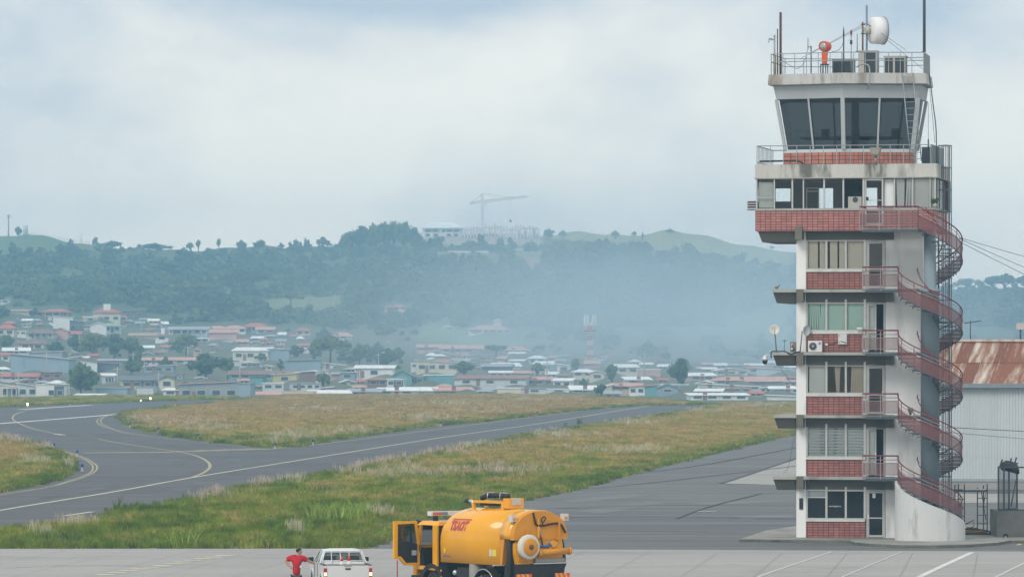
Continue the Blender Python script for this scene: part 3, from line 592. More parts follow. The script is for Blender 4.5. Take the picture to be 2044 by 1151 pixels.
# lower storeys: window bands
STO = [  # top of glass, bottom of glass, sill bottom, tile top, tile bottom, blind
 (978, 1035, 1040, 1040.5, 1072, 'black'), (853, 911.5, 916.5, 917, 950, 'louvre'), (729, 785, 790.5, 791, 827, 'beigegap'), (604.5, 660, 666, 666.5, 701.5, 'teal'), (480, 537.5, 542.5, 543, 576.5, 'beige')]
wl, wr = U(1610.5), U(1727)
mull = [U(1610.2), U(1649.8), U(1688.5), U(1726.5)]
def vblind(mb, a, b, z0, z1, v, n, gap=.0, skew=0.0):
    w = (b-a)/n
    for k in range(n):
        x = a+k*w; s = skew*(k-n/2)/n
        mb.add([(x,v,z1),(x+w*(1-gap),v+.025,z1),(x+w*(1-gap)+s,v+.025,z0),(x+s,v,z0)], [(0,1,2,3)])
def door(i, pxl, pxr, zt, zb, parent, leaf=None, glassm=None, v=.0):
    a, b = U(pxl), U(pxr); d = MB().box(a, a+.07, v-.01, v+.09, zb, zt).box(b-.07, b, v-.01, v+.09, zb, zt).box(a+.073, b-.073, v-.01, v+.09, zt-.07, zt).build('door', M_FRAME, parent)
    if leaf == 'open':                             # glazed leaf pushed back, dark opening beside it
        c = a+(b-a)*.52
        MB().box(a+.075, a+.12, v+.02, v+.06, zb+.03, zt-.08).box(c-.045, c, v+.02, v+.06, zb+.03, zt-.08).box(a+.123, c-.048, v+.02, v+.06, zt-.14, zt-.08).box(a+.123, c-.048, v+.02, v+.06, zb+.9, zb+.96).build('door_leaf', M_FRAME, d)
        MB().box(a+.1, c-.03, v+.035, v+.045, zb+.04, zt-.1).build('pane', M_GLASS, d); hx = c-.02
        mb = MB(); vblind(mb, a+.08, c, zb+.1, zt-.15, v+.15, 3); mb.build('blind', M_CURT['pale'], d)
    else:
        MB().box(a+.075, a+.13, v+.02, v+.06, zb+.03, zt-.08).box(b-.13, b-.075, v+.02, v+.06, zb+.03, zt-.08).box(a+.133, b-.133, v+.02, v+.06, zt-.15, zt-.08).box(a+.133, b-.133, v+.02, v+.06, zb+.92, zb+.98).box(a+.133, b-.133, v+.02, v+.06, zb+.03, zb+.14).build('door_leaf', M_FRAME, d)
        MB().box(a+.1, b-.1, v+.036, v+.044, zb+.05, zt-.1).build('pane', glassm or M_GLASS, d); hx = b-.1 if leaf != 'left' else a+.1
    MB().box(hx-.035, hx+.035, v-.05, v+.018, zb+.9, zb+1.12).build('handle', M_WHITEP, d)
    MB().box(a+.1, a+.5, v-.06, v-.012, zt-.04, zt+.02).build('door_closer', M_GALV, d)
    return d
for i, (gt, gb, sb, tt, tb, kind) in enumerate(STO):
    zt_, zb_, zs, z1, z0 = [Zt(r, 1.5) for r in (gt, gb, sb, tt, tb)]
    f = MB()
    for k, m_u in enumerate(mull):
        w = .05 if 0 < k < 3 else .055; f.box(m_u-w, m_u+w, -.05, .06, zb_, zt_+(.18 if k else .03))
    f.box(mull[0]+.056, mull[3]-.056, -.03, .045, zt_-.035, zt_+.045).box(mull[0]+.056, mull[3]-.056, -.03, .045, zb_, zb_+.05)
    w_ = f.build('window', M_FRAME, tower)
    MB().box(u1+.002, wr, -.10, .12, zs, zb_-.003).build('sill', M_SILL, w_)
    MB().box(mull[0], mull[3], .01, .018, zb_+.03, zt_-.02).build('glass', M_GBLACK if kind == 'black' else M_GLASS, w_)
    MB().box(u1+.002, U(1728.5 if i == 0 else 1721.5), -.035, .12, z0, zs-.003 if z1 > zs else z1).build('tile_panel', M_TILE, tower)
    if i: MB().box(U(1721.5)+.002, U(1729.3), -.03, .10, zL[i]+.005, zs-.003).build('post_panel', M_FRAME, tower)
    mb = MB(); L = mull
    if kind == 'beige':
        for k, n in ((0,9),(1,9),(2,8)):
            a, b = L[k]+.06, L[k+1]-.07; seg = (b-a)/n
            for j in range(n):
                if (k, j) in ((0,5),(1,0),(1,5)): continue
                vblind(mb, a+j*seg, a+(j+1)*seg, zb_+.05, zt_-.03, .14, 1, .02)
        c = mb.build('blind', M_CURT['beige'], w_)
    elif kind == 'teal':
        vblind(mb, L[0]+.07, L[0]+.62, zb_+.05, zt_-.03, .14, 6, .04, .18); vblind(mb, L[0]+.66, L[3]-.08, zb_+.05, zt_-.03, .14, 20, .0)
        mb.build('curtain', M_CURT['teal'], w_)
    elif kind == 'beigegap':
        vblind(mb, L[0]+.10, L[1]-.05, zb_+.05, zt_-.03, .14, 5); mb.build('blind', M_CURT['pale'], w_)
        mb = MB(); vblind(mb, L[1]+.36, L[2]-.28, zb_+.05, zt_-.03, .15, 4, .1, -.2); vblind(mb, L[2]+.26, L[3]-.08, zb_+.05, zt_-.03, .15, 6, .06, .1); mb.build('blind', M_CURT['brown'], w_)
        MB().box(L[0]+.16, L[0]+.4, .25, .5, zb_, zb_+.42).build('chair_back', M_BLACK, w_)
    elif kind == 'louvre':
        for k in range(3):
            a, b = L[k]+.06, L[k+1]-.06; n = 9; h = (zt_-zb_-.1)/n
            for j in range(n):
                z = zb_+.06+j*h; mb.add([(a,.05,z),(b,.05,z),(b,.085,z+h*.80),(a,.085,z+h*.80)], [(0,1,2,3)])
        mb.build('louvres', meshpanel('louvre_glass', (.66,.76,.76), .72), w_)
        mb = MB(); vblind(mb, L[0]+.06, L[0]+.62, zb_+.05, zt_-.03, .2, 6, .05); vblind(mb, L[1]+.02, L[1]+.3, zb_+.05, zt_-.03, .2, 3, .0, -.1); vblind(mb, L[2]-.42, L[3]-.1, zb_+.05, zt_-.03, .2, 11, .0, .1)
        mb.build('blind', M_CURT['white'], w_)
    elif kind == 'black':
        MB().box(L[0]+.056, L[1]-.051, -.045, .05, zt_-.36, zt_-.30).box(L[0]+.056, L[1]-.051, -.045, .05, zt_-.02, zt_+.03).build('transom', M_FRAME, w_)
        MB().box(L[0]+.06, L[1]-.055, .0, .006, zt_-.29, zt_-.05).build('louvre_vent', M_GALV, w_)
        t = text_mesh('aerologistica', .112, 'lettering', mat('white_vinyl', (.75,.75,.75), .6), w_); t.rotation_euler = (R(90),0,0); t.location = (L[1]+.12, .004, (zb_+zt_)/2-.1)
    if i == 0: d = door(i, 1729.5, 1766.5, Zt(977), base_z, tower, 'left', M_GBLACK); MB().box(U(1741.5), U(1747.5), .02, .03, Zt(993), Zt(984)).build('notice', M_WHITEP, d)
    else: door(i, 1729.5, 1766.5, Zt(gt-.5), zL[i]+.02, tower, 'open' if i in (1,3) else 'right', glass('door_glass', (.25,.27,.29), .02, .05, (.03,.03,.035), .3) if i == 4 else None)
MB().box(U(1596), U(1603.5), -.12, -.073, Zt(1016), Zt(994)).build('wall_sign', M_BLACK, tower)
# dark interior of ground floor
# ---- upper glazed storey, cantilevered on all sides
VF = -.6; a0, a1 = U(1507.5, VF), U(1868, VF); VB = 5.0
zb0, zb1, zw0, zw1, zp0, zp1 = [Zt(r, 4, VF) for r in (460, 419.5, 415, 354.5, 353.5, 327)]
def frame4(mb, x0, x1, y0, y1, t, z0, z1):
    return mb.box(x0, x1, y0, y0+t, z0, z1).box(x0, x1, y1-t, y1, z0, z1).box(x0, x0+t, y0+t+.002, y1-t-.002, z0, z1).box(x1-t, x1, y0+t+.002, y1-t-.002, z0, z1)
frame4(MB(), a0, a1-.05, VF, VB, .22, zb0, zb1).build('tile_band', M_TILEP, tower)
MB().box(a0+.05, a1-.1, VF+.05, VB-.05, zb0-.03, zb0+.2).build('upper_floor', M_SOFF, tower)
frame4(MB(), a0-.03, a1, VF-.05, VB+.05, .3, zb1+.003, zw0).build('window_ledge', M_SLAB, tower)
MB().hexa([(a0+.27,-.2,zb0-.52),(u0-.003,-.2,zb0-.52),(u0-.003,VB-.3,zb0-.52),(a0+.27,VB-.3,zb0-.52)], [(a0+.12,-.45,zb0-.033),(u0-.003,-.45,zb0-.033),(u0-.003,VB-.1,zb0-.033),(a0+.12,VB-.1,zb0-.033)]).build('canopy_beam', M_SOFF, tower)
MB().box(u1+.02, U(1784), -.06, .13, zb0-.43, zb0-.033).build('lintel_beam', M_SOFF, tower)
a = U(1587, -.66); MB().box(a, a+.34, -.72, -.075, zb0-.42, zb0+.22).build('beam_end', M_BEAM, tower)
# roof slab + weathered parapet band
frame4(MB(), a0, a1+.05, VF-.06, VB+.06, .3, zp0, zp1).build('parapet_band', M_BAND, tower)
frame4(MB(), a0-.05, a1+.09, VF-.11, VB+.11, .2, zp0-.05, zp0-.003).build('drip_edge', M_SLAB, tower)
MB().box(a0+.305, a1-.255, VF+.245, VB-.245, zp0-.02, zp1-.45).build('gallery_deck', M_SLAB, tower)
fr = MB(); mp_ = [(1509,1511.8),(1544.4,1547),(1580,1583.2),(1602.5,1605),(1643.4,1646.7),(1681.8,1685),(1721.7,1726),(1784,1787),(1820.7,1823.5),(1855.3,1857.7),(1865,1868)]
for p, q in mp_: fr.box(U(p,VF), U(q,VF), VF-.02, VF+.08, zw0+.003, zp0-.055)
fr.box(U(1512,VF)+.0, U(1544.2,VF), VF, VF+.05, Zt(393.5,4,VF), Zt(392,4,VF))
for k in range(4):
    for u_ in (a0+.02, a1-.1): fr.box(u_, u_+.07, VF+1.2+k*1.15, VF+1.28+k*1.15, zw0+.003, zp0-.055)
w_ = fr.build('window', M_FRAME, tower)
for q_ in ((U(1511,VF), U(1683,VF), VF+.03, VF+.036), (U(1786,VF), U(1866,VF), VF+.03, VF+.036), (a0+.05, a0+.056, VF+.1, VB-.1), (a1-.07, a1-.064, VF+.1, VB-.1)): MB().box(*q_, zw0, zp0-.05).build('glass', M_GLASS, w_)
# back wall of that storey with two see-through windows
zz0, zz1 = zw0, zp0-.053
def uu(px): return U(px, VB)
bw = MB()
for p, q, lo, hi in ((1530,1549,0,0),(1579,1636,0,0),(1664,1728,0,0),(1752,1898,0,0)): bw.box(uu(p), uu(q), VB-.22, VB-.12, zz0, zz1)
for p, q in ((1549,1579),(1636,1664),(1728,1752)): bw.box(uu(p)+.002, uu(q)-.002, VB-.22, VB-.12, zz1-.28, zz1)
bw.box(uu(1549)+.002, uu(1579)-.002, VB-.22, VB-.12, zz0, zz0+.5)
bw.build('back_wall', mat('upper_room_wall', (.10,.13,.15), .9, var=.2), tower)
mb = MB().box(uu(1758), uu(1762), VB-.3, VB-.225, zz0, zz1); mb.build('door_post', M_DARK, tower)
mb = MB()
u_a, u_b = U(1620), U(1632.5); v_ = 2.4
mb = MB().box(U(1609,v_), U(1611,v_), v_, v_+.05, zz0, Zt(374,3,v_)).box(U(1633,v_), U(1635,v_), v_, v_+.05, zz0, Zt(374,3,v_)).box(U(1611,v_)+.002, U(1633,v_)-.002, v_, v_+.05, Zt(376,3,v_), Zt(374,3,v_)).box(U(1611,v_)+.002, U(1633,v_)-.002, v_, v_+.05, Zt(382,3,v_), Zt(380,3,v_)).build('inner_door_frame', M_FRAME, tower)
mb = MB(); vblind(mb, U(1513,VF), U(1542.5,VF), zw0+.04, zp0-.2, VF+.2, 9, .0); mb.build('curtain', M_CURT['pale'], w_)
mb = MB(); vblind(mb, U(1764.5,VF), U(1783,VF), zw0+.03, zp0-.09, VF+.16, 5); vblind(mb, U(1788,VF), U(1805,VF), zw0+.03, zp0-.09, VF+.18, 5, 0, -.1); vblind(mb, U(1809,VF), U(1820,VF), zw0+.03, zp0-.09, VF+.18, 3, 0, .12); vblind(mb, U(1824,VF), U(1854,VF), zw0+.03, zp0-.09, VF+.16, 9); vblind(mb, U(1858,VF), U(1864,VF), zw0+.03, zp0-.09, VF+.2, 2)
mb.build('blind', M_CURT['white'], w_)
MB().box(U(1692.5,VF), U(1719.5,VF), VF+.06, VF+.6, zw0+.003, Zt(392,4,VF)).build('window_cabinet', M_BEIGE, w_)
MB().lathe([(.13,0),(.13,.02)], (U(1707,VF), VF+.035, Zt(398,4,VF)), 'y', 16).build('cabinet_dial', M_DGREY, w_)
d_ = MB().box(U(1727,VF), U(1729.5,VF), VF-.03, VF+.06, zb0+.25, zp0-.055).box(U(1760,VF), U(1763.5,VF), VF-.03, VF+.06, zb0+.25, zp0-.055).box(U(1730,VF), U(1759.5,VF), VF-.03, VF+.06, zp0-.16, zp0-.055).box(U(1730,VF), U(1759.5,VF), VF-.03, VF+.06, Zt(400.5,4,VF), Zt(399,4,VF)).box(U(1730,VF), U(1759.5,VF), VF-.03, VF+.06, zb0+.25, zb0+.36).build('door', M_FRAME, tower)
MB().box(U(1730,VF), U(1759.5,VF), VF+.0, VF+.01, zw0, zp0-.165).build('pane', M_GLASS, d_)
MB().box(U(1730,VF), U(1759.5,VF), VF-.02, VF+.03, zb0+.37, Zt(421,4,VF)).build('kick_panel', mat('brown_panel', (.14,.085,.085), .6), d_)
MB().box(U(1729,VF), U(1734,VF), VF-.09, VF-.032, Zt(400,4,VF), Zt(393,4,VF)).build('handle', M_BLACK, d_)

# ---- gallery railing round the terrace
def railing(name, path, h, z, step, m, parent, bars=2, r=.022, post=.025, closed=False, panel=None):
    """posts + rails along a path of (u, v)"""
    rails = [h*(1-k*.0) for k in (1,)]+[h*.62]*(bars > 1)+[h*.3]*(bars > 2)
    mb = MB(); pts = [Vector((*p, 0)) for p in path]
    for zr in rails: mb.tube([(p.x, p.y, z+zr) for p in pts], r, 6, True, False)
    for a, b in zip(pts[:-1], pts[1:]):
        n = max(1, round((b-a).length/step))
        for k in range(n+1):
            p = a.lerp(b, k/n); mb.bar((p.x, p.y, z), (p.x, p.y, z+h), post*1.3)
    return mb.build(name, m, parent)
gz = zp1; gh = Zt(289.5, 4, VF)-gz
gp = [(a0+.08, VB-.1), (a0+.08, VF+.04), (U(1857,VF), VF+.04)]
railing('gallery_railing', gp[1:], gh, gz, .62, M_GALV, tower, 1)
mb = MB()
for k in range(13):
    v = VF+.04+k*(VB-.14-VF)/12; mb.bar((a0+.08, v, gz), (a0+.08, v, gz+gh), .03)
mb.tube([(a0+.08, VF+.04, gz+gh), (a0+.08, VB-.1, gz+gh), (a0+2.2, VB-.1, gz+gh)], .022, 6); mb.tube([(a0+.08, VF+.04, gz+.12), (a0+.08, VB-.1, gz+.12)], .02, 6)
for k in range(3): mb.bar((a0+.08+k*1.0, VB-.1, gz), (a0+.08+k*1.0, VB-.1, gz+gh), .03)
mb.build('gallery_railing', M_GALV, tower)
mb = MB().tube([(a0+.2, VF+.1, gz+.16), (U(1588,VF), VF+.1, gz+.18), (U(1600,VF), VF+.02, gz+.1), (U(1604,VF), VF-.02, gz-.02)], .045, 7).build('drain_pipe', M_BLACK, tower)
MB().box(U(1857.5,VF)+.02, U(1857.5,VF)+.06, VF+.04, VB-.3, gz, gz+gh+.02).build('gallery_side_panel', mat('grey_green_panel', (.17,.215,.215), .6, var=.1), tower)

# ---- cab: pointed-front hexagon leaning outwards
vb = .75
def hexring(pxs, row, grow=0.0, dv=0.0):
    """ring from four front pixels A B C D at a photo row"""
    pA, pB, pC, pD = pxs
    A = Vector((U(pA, vb+.85-dv), vb+.85-dv)); B = Vector((U(pB, vb-dv*1.2), vb-dv*1.2)); Cc = Vector((U(pC, vb+.85-dv), vb+.85-dv)); D = Vector((U(pD, vb+3.2+dv), vb+3.2+dv))
    Gg = Vector((A.x-(D.x-Cc.x), vb+3.2+dv)); E = Vector(((Cc.x+A.x)/2, vb+4.05+dv*1.2))
    z = Zt(row, B.x, vb); return [(p.x, p.y, z) for p in (A, B, Cc, D, E, Gg)]
r_base = hexring((1563.5,1684,1822,1829), 327); r_sill0 = hexring((1563.5,1684,1822,1829), 303.5); r_sill = hexring((1567.5,1684,1822,1831), 297)
r_top = hexring((1549.5,1682,1833,1849), 196.5, dv=.42); r_out = hexring((1543.5,1681,1838,1853), 170.5, dv=.55)
MB().ring([[(x,y,z-.3) for x,y,z in r_base], r_sill0]).build('cab_base', M_TILEO, tower)
MB().ring([[(x*1.0,y,z+.002) for x,y,z in r_sill0], [(x,y,z) for x,y,z in r_sill]]).build('cab_sill', mat('pale_blue_sill', (.52,.57,.59), .6, var=.08), tower)
def lerp3(a, b, t): return tuple(a[i]+(b[i]-a[i])*t for i in range(3))
def shrink(r, d):
    cx = sum(p[0] for p in r)/6; cy = sum(p[1] for p in r)/6; return [(p[0]+(cx-p[0])*d/4, p[1]+(cy-p[1])*d/4, p[2]) for p in r]
MB().ring([r_sill and shrink([(x,y,z+.003) for x,y,z in r_sill], .16), shrink([(x,y,z) for x,y,z in r_top], .16)], cap=False).build('cab_glass', M_GTINT, tower)
mu = MB(); splits = {0: (.485,), 1: (.49,), 2: (.5,), 3: (.33,.66), 4: (.33,.66), 5: (.5,)}
r_s = [(x,y,z+.004) for x,y,z in r_sill]
for k in range(6):
    a, b, c, d = r_s[k], r_s[(k+1)%6], r_top[k], r_top[(k+1)%6]
    mu.bar(lerp3(a, a, 0), c, .19 if k in (1,2) else .15)
    for t in splits[k]: mu.bar(lerp3(a, b, t), lerp3(c, d, t), .085)
mu.build('cab_mullions', mat('mullion_paint', (.47,.50,.52), .5, .1, var=.06), tower)
MB().ring([[(x,y,z+.003) for x,y,z in r_top], r_out], cap=True).build('cab_fascia', M_WALLG, tower)
p0 = hexring((1532.5,1680,1850,1863), 170, dv=.8); p1 = hexring((1534.5,1680,1848,1860), 147.5, dv=.8)
MB().ring([[(x,y,z+.0) for x,y,z in shrink(p0, .25)], [(x,y,z+.04) for x,y,z in p0], p1]).build('roof_parapet', M_PARA, tower)
zr = p1[0][2]; zr = max(p[2] for p in p1)
# consoles and ceiling seen through the tinted glass
MB().ring([shrink([(x,y,z+.55) for x,y,z in r_sill], .9), shrink([(x,y,z+.62) for x,y,z in r_sill], .9)]).build('cab_desk', M_DARK, tower)
mb = MB()
for px in (1640, 1672, 1700, 1742, 1780): mb.box(U(px,2), U(px+14,2), 1.9, 2.2, r_sill[0][2]+.62, r_sill[0][2]+1.0)
mb2 = MB().bar((U(1705,3), 3.2, r_sill[0][2]+.1), (U(1705,3), 3.2, r_top[0][2]), .28); mb2.build('cab_post', M_DARK, tower)
for k, px in enumerate((1640, 1700, 1780)): MB().box(U(px,2), U(px+15,2), 1.9, 2.2, r_sill[0][2]+.623, r_sill[0][2]+1.0).build('monitor', M_BLACK, tower)
# roof railing
rr = shrink(p1, .12); zr0 = rr[1][2]; rh = Zt(104, 3, .4)-zr0
pathR = [(rr[5][0],rr[5][1]), (rr[0][0],rr[0][1]), (rr[1][0],rr[1][1]), (rr[2][0],rr[2][1])]
railing('roof_railing', pathR, rh, zr0-.03, .6, M_GALV, tower, 2)
railing('roof_railing', [(rr[3][0],rr[3][1]), (rr[4][0],rr[4][1]), (rr[5][0],rr[5][1])], rh, zr0-.03, 1.0, M_GALV, tower, 2)
pa, pb = Vector(rr[2]), Vector(rr[3]); mb = MB().hexa([(pa.x,pa.y,zr0),(pb.x,pb.y,zr0),(pb.x+.03,pb.y,zr0),(pa.x+.03,pa.y,zr0)], [(pa.x,pa.y,zr0+rh),(pb.x,pb.y,zr0+rh),(pb.x+.03,pb.y,zr0+rh),(pa.x+.03,pa.y,zr0+rh)]).build('roof_side_panel', M_GALVD, tower)

# ---- things standing on / fixed to the tower (each its own thing)
def TT(name, label, cat, group=None):
    return thing(name, label, cat, (TX, TY, 0), -TA, group)
def ent(px, row, v): u = U(px, v); return Vector((u, v, Zt(row, u, v)))
ZR = zr0
# ladder leaning from terrace to roof
ld = TT('roof_ladder', 'grey steel ladder leaning against the cab windows up to the roof', 'ladder')
L0, L1, R0, R1 = ent(1818.5,323,-.35), ent(1800.5,146,.42), ent(1839.5,322,-.35), ent(1821.5,146,.42)
MB().tube([L0, L1], .028, 6).build('side_rail', M_GALV, ld); MB().tube([R0, R1], .028, 6).build('side_rail', M_GALV, ld)
for k in range(14): t = (k+.4)/14; MB().tube([L0.lerp(L1,t), R0.lerp(R1,t)], .016, 5).build('rung', M_GALV, ld)
def pole_t(name, label, cat, px, r0, r1, v, rad, m, extra=None, group=None):
    t = TT(name, label, cat, group); b = ent(px, r0, v); b.z = ZR-.02 if r0 > 130 else b.z; e_ = ent(px, r1, v)
    MB().tube([b, e_], rad, 7).build('shaft', m, t)
    MB().box(b.x-.07, b.x+.07, v-.07, v+.07, b.z, b.z+.03).build('base_plate', M_DGREY, t)
    if extra: extra(t, b, e_)
    return t
M_BROWN = mat('brown_pole_paint', (.10,.035,.03), .6, var=.15); M_YELP = mat('yellowed_pole', (.42,.33,.12), .7, var=.2); M_RUSTP = mat('rusty_pole', (.22,.13,.07), .8, var=.3, scale=4)
pole_t('roof_pole', 'thick brown pole at the left corner of the tower roof', 'pole', 1558, 148, 25, 1.7, .062, M_BROWN)
pole_t('roof_pole', 'thin dark grey rod between the brown pole and the yellow pole', 'pole', 1552, 148, 58, 1.8, .03, M_DGREY)
def camarm(t, b, e_):
    MB().tube([(e_.x,e_.y,e_.z-.25),(e_.x-.22,e_.y-.1,e_.z-.18),(e_.x-.27,e_.y-.12,e_.z-.38)], .022, 6).build('arm', M_GALVD, t); MB().box(e_.x-.27,e_.x-.1,e_.y-.16,e_.y-.06,e_.z-.26,e_.z-.16).build('lamp_head', M_GALV, t)
pole_t('roof_pole', 'grey pole with yellow lower half and small bent arm, leftmost on the roof', 'pole', 1546, 148, 70, 1.9, .045, M_GALV, lambda t,b,e_: (camarm(t,b,e_), MB().tube([(b.x,b.y,b.z+.05),(b.x,b.y,b.z+1.05)], .052, 8).build('yellow_sleeve', M_YELP, t)))
def forked(t, b, e_):
    MB().tube([(e_.x-.17,e_.y,e_.z-.05),(e_.x+.0,e_.y,e_.z-.05)], .02, 5).build('cross_arm', M_GALVD, t)
    for dx in (-.17,-.11): MB().tube([(e_.x+dx,e_.y,e_.z-.2),(e_.x+dx,e_.y,e_.z+.38)], .011, 5).build('rod', M_GALVD, t)
pole_t('forked_antenna', 'short dark antenna with two thin rods beside the orange beacon', 'antenna', 1619, 148, 92, 1.0, .03, M_DGREY, forked)
pole_t('whip_antenna', 'dark whip antenna with tapered tip, right of the orange beacon', 'antenna', 1684, 146, 72, .9, .036, M_DGREY, lambda t,b,e_: MB().tube([(e_.x,e_.y,e_.z),(e_.x,e_.y,e_.z+.28),(e_.x,e_.y,e_.z+.46)], [.045,.03,.008], 7).build('tip', M_DGREY, t))
def redlamp(t, b, e_):
    MB().lathe([(.03,0),(.06,.03),(.06,.08)], tuple(e_), n=10).build('lamp_base', M_GALV, t); MB().lathe([(.05,.083),(.055,.2),(.03,.29)], tuple(e_), n=10).build('red_lens', mat('red_lens', (.30,.02,.03), .3), t)
    MB().lathe([(.06,-.4),(.06,-.2)], tuple(e_), n=8).build('junction', M_DGREY, t)
pole_t('obstruction_light', 'slim grey pole topped by a small red obstruction lamp', 'light', 1699, 146, 72, .9, .026, M_GALV, redlamp)
pole_t('roof_pole', 'short thin brown rod just left of the rusty pole', 'pole', 1711, 104, 68, 1.9, .02, M_RUSTP)
pole_t('roof_pole', 'rusty pole with clamps close beside the main mast', 'pole', 1722, 104, 44, 2.0, .045, M_RUSTP, lambda t,b,e_: [MB().box(e_.x-.07,e_.x+.12,e_.y-.05,e_.y+.05,e_.z-d,e_.z-d+.06).build('clamp', M_DGREY, t) for d in (.15,.6)] )
mast = pole_t('antenna_mast', 'tall blue grey mast carrying the white drum dish', 'mast', 1730, 146, 11, 1.9, .05, mat('blue_grey_paint', (.16,.22,.26), .5, .1))
# drum dish
dd = TT('microwave_dish', 'white drum shaped microwave dish on the roof mast', 'dish'); c = ent(1737, 61, 1.9)
Mr = Matrix.Translation(c) @ Euler((0, 0, R(31))).to_matrix().to_4x4()
MB().lathe([(.12,-.02),(.34,.01),(.54,.05),(.64,.10),(.655,.35),(.665,.66)], ax='x', n=28).xf(Mr).build('shroud', mat('dish_white', (.74,.75,.75), .45, var=.03), dd)
MB().lathe([(.66,.663),(.685,.67),(.685,.70),(.4,.72),(.02,.73)], ax='x', n=28).xf(Mr).build('radome', mat('radome_grey', (.2,.22,.24), .5), dd)
MB().lathe([(.16,-.28),(.2,-.24),(.2,-.1),(.12,-.03)], ax='x', n=14).xf(Mr).build('mount', M_BEIGE, dd)
# airfield beacon: orange drum lamp on an orange post
be = TT('rotating_beacon', 'orange airfield beacon with a round glass lens on the tower roof', 'beacon'); M_ORG = mat('beacon_orange', (.72,.10,.025), .45, var=.08)
c = ent(1647, 93, .9); s0 = ent(1646, 128, .9)
Mb = Matrix.Translation(c) @ Euler((0, 0, R(-112))).to_matrix().to_4x4()
MB().lathe([(.16,-.27),(.235,-.22),(.255,-.05),(.255,.12),(.225,.18)], ax='x', n=20).xf(Mb).build('housing', M_ORG, be)
MB().lathe([(.19,.183),(.2,.2),(.12,.235),(.01,.245)], ax='x', n=18).xf(Mb).build('lens', mat('beacon_lens', (.42,.44,.42), .12, .5), be)
MB().lathe([(.245,.182),(.245,.21),(.205,.21),(.205,.182)], ax='x', n=20).xf(Mb).build('lens_ring', M_ORG, be)
MB().tube([(c.x-.14,c.y,c.z-.25),(c.x+.14,c.y,c.z-.25)], .05, 6).build('yoke', M_ORG, be)
MB().hexa([(s0.x-.11,s0.y-.1,s0.z),(s0.x+.11,s0.y-.1,s0.z),(s0.x+.11,s0.y+.1,s0.z),(s0.x-.11,s0.y+.1,s0.z)], [(s0.x-.14,s0.y-.12,c.z-.3),(s0.x+.15,s0.y-.12,c.z-.3),(s0.x+.15,s0.y+.12,c.z-.3),(s0.x-.14,s0.y+.12,c.z-.3)]).build('pedestal', M_ORG, be)
mb = MB().box(s0.x-.19,s0.x+.19,s0.y-.19,s0.y+.19,s0.z-.06,s0.z-.003)
for dx in (-.17,-.05,.07,.17): mb.bar((s0.x+dx,s0.y-.15,ZR-.02),(s0.x+dx,s0.y-.15,s0.z-.06),.045)
mb.build('stand', M_DGREY, be)
# roof cabinets
def cabinet(name, label, px0, px1, r0, r1, v, dep, mfront, mside, sidepx=None, cat='cabinet'):
    t = TT(name, label, cat); a, b = U(px0, v), U(px1, v); z0, z1 = ZR-.02, Zt(r0, a, v)
    MB().box(a, b, v+.012, v+dep, z0, z1).build('body', mside, t)
    s = U(sidepx, v) if sidepx else a+.06
    MB().box(s, b-.06, v-.004, v+.01, z0+.06, z1-.06).build('coil_panel', mfront, t)
    MB().box(a-.02, b+.02, v-.01, v+dep+.02, z1+.002, z1+.05).build('top', mside, t)
    return t
M_COIL = mat('condenser_coil', (.035,.045,.055), .6, var=.3, scale=6, vec=(4,1,.6))
cabinet('condenser_unit', 'wide low dark condenser between the beacon and the tall cabinet', 1661, 1703, 121, 143, 2.0, .9, M_COIL, M_GALVD, cat='air conditioner')
cabinet('roof_cabinet', 'tall beige cabinet with dark coil face below the mast', 1713, 1750, 103, 143, 1.3, 1.0, M_COIL, M_BEIGE, 1725)
cu = cabinet('condenser_unit', 'dark two panel condenser near the right end of the roof', 1764, 1807, 114, 142, 1.2, .9, M_COIL, M_BEIGE, cat='air conditioner')
uu_ = U(1784.5, 1.2); MB().box(uu_-.05, uu_+.05, 1.18, 1.195, ZR, Zt(114,5,1.2)).build('centre_post', M_BEIGE, cu)
hs = TT('roof_conduit', 'bent grey conduit curling over the roof parapet', 'pipe'); pts = [ent(1712,134,.3), ent(1714,131,.1), ent(1722,128.5,.05), ent(1732,130,-.02), ent(1735.5,137,-.1), ent(1736,150,-.22), ent(1735.5,168,-.2), ent(1731,178,-.05)]
MB().tube(catmull(pts, 4), .035, 7).build('pipe', M_GALV, hs)
# tall masts at the right corner, guys
pole_t('radio_mast', 'tall dark mast at the right roof corner, thicker of the pair', 'mast', 1846, 104, -60, 1.4, .045, M_DGREY)
pole_t('radio_mast', 'thin leaning mast left of the thicker right corner mast', 'mast', 1843, 104, -60, 1.3, .026, M_DGREY)
def wire(name, label, pts, r=.012, m=None, sag=0.0, n=10, cat='cable', group=None, w=False):
    t = thing(name, label, cat, (0,0,0), 0, group) if w else TT(name, label, cat, group)
    a, b = Vector(pts[0]), Vector(pts[-1])
    P_ = catmull(pts, 6) if len(pts) > 2 else [a.lerp(b, k/n)-Vector((0,0,sag*4*(k/n)*(1-k/n))) for k in range(n+1)]
    MB().tube(P_, r, 5).build('strand', m or M_DGREY, t); return t
top = ent(1729, 46, 1.9)
wire('guy_wire', 'upper guy wire from the mast down to the right railing', [top, ent(1808,100,.9)], .010); wire('guy_wire', 'steeper guy wire from the mast to the right roof edge', [top, ent(1842,138,1.4)], .010)
wire('guy_wire', 'guy wire from the mast down past the beacon to the left', [top, ent(1622,104,1.3)], .010); wire('guy_wire', 'lower guy wire sloping left behind the red obstruction lamp', [ent(1722,54,2), ent(1600,116,1.6)], .010)
wire('roof_cable', 'slack black cable drooping along the left roof railing', [ent(1558,118,1.4), ent(1575,130,1.2), ent(1592,137,1.0), ent(1605,125,1.0), ent(1612,100,1.0)], .012)
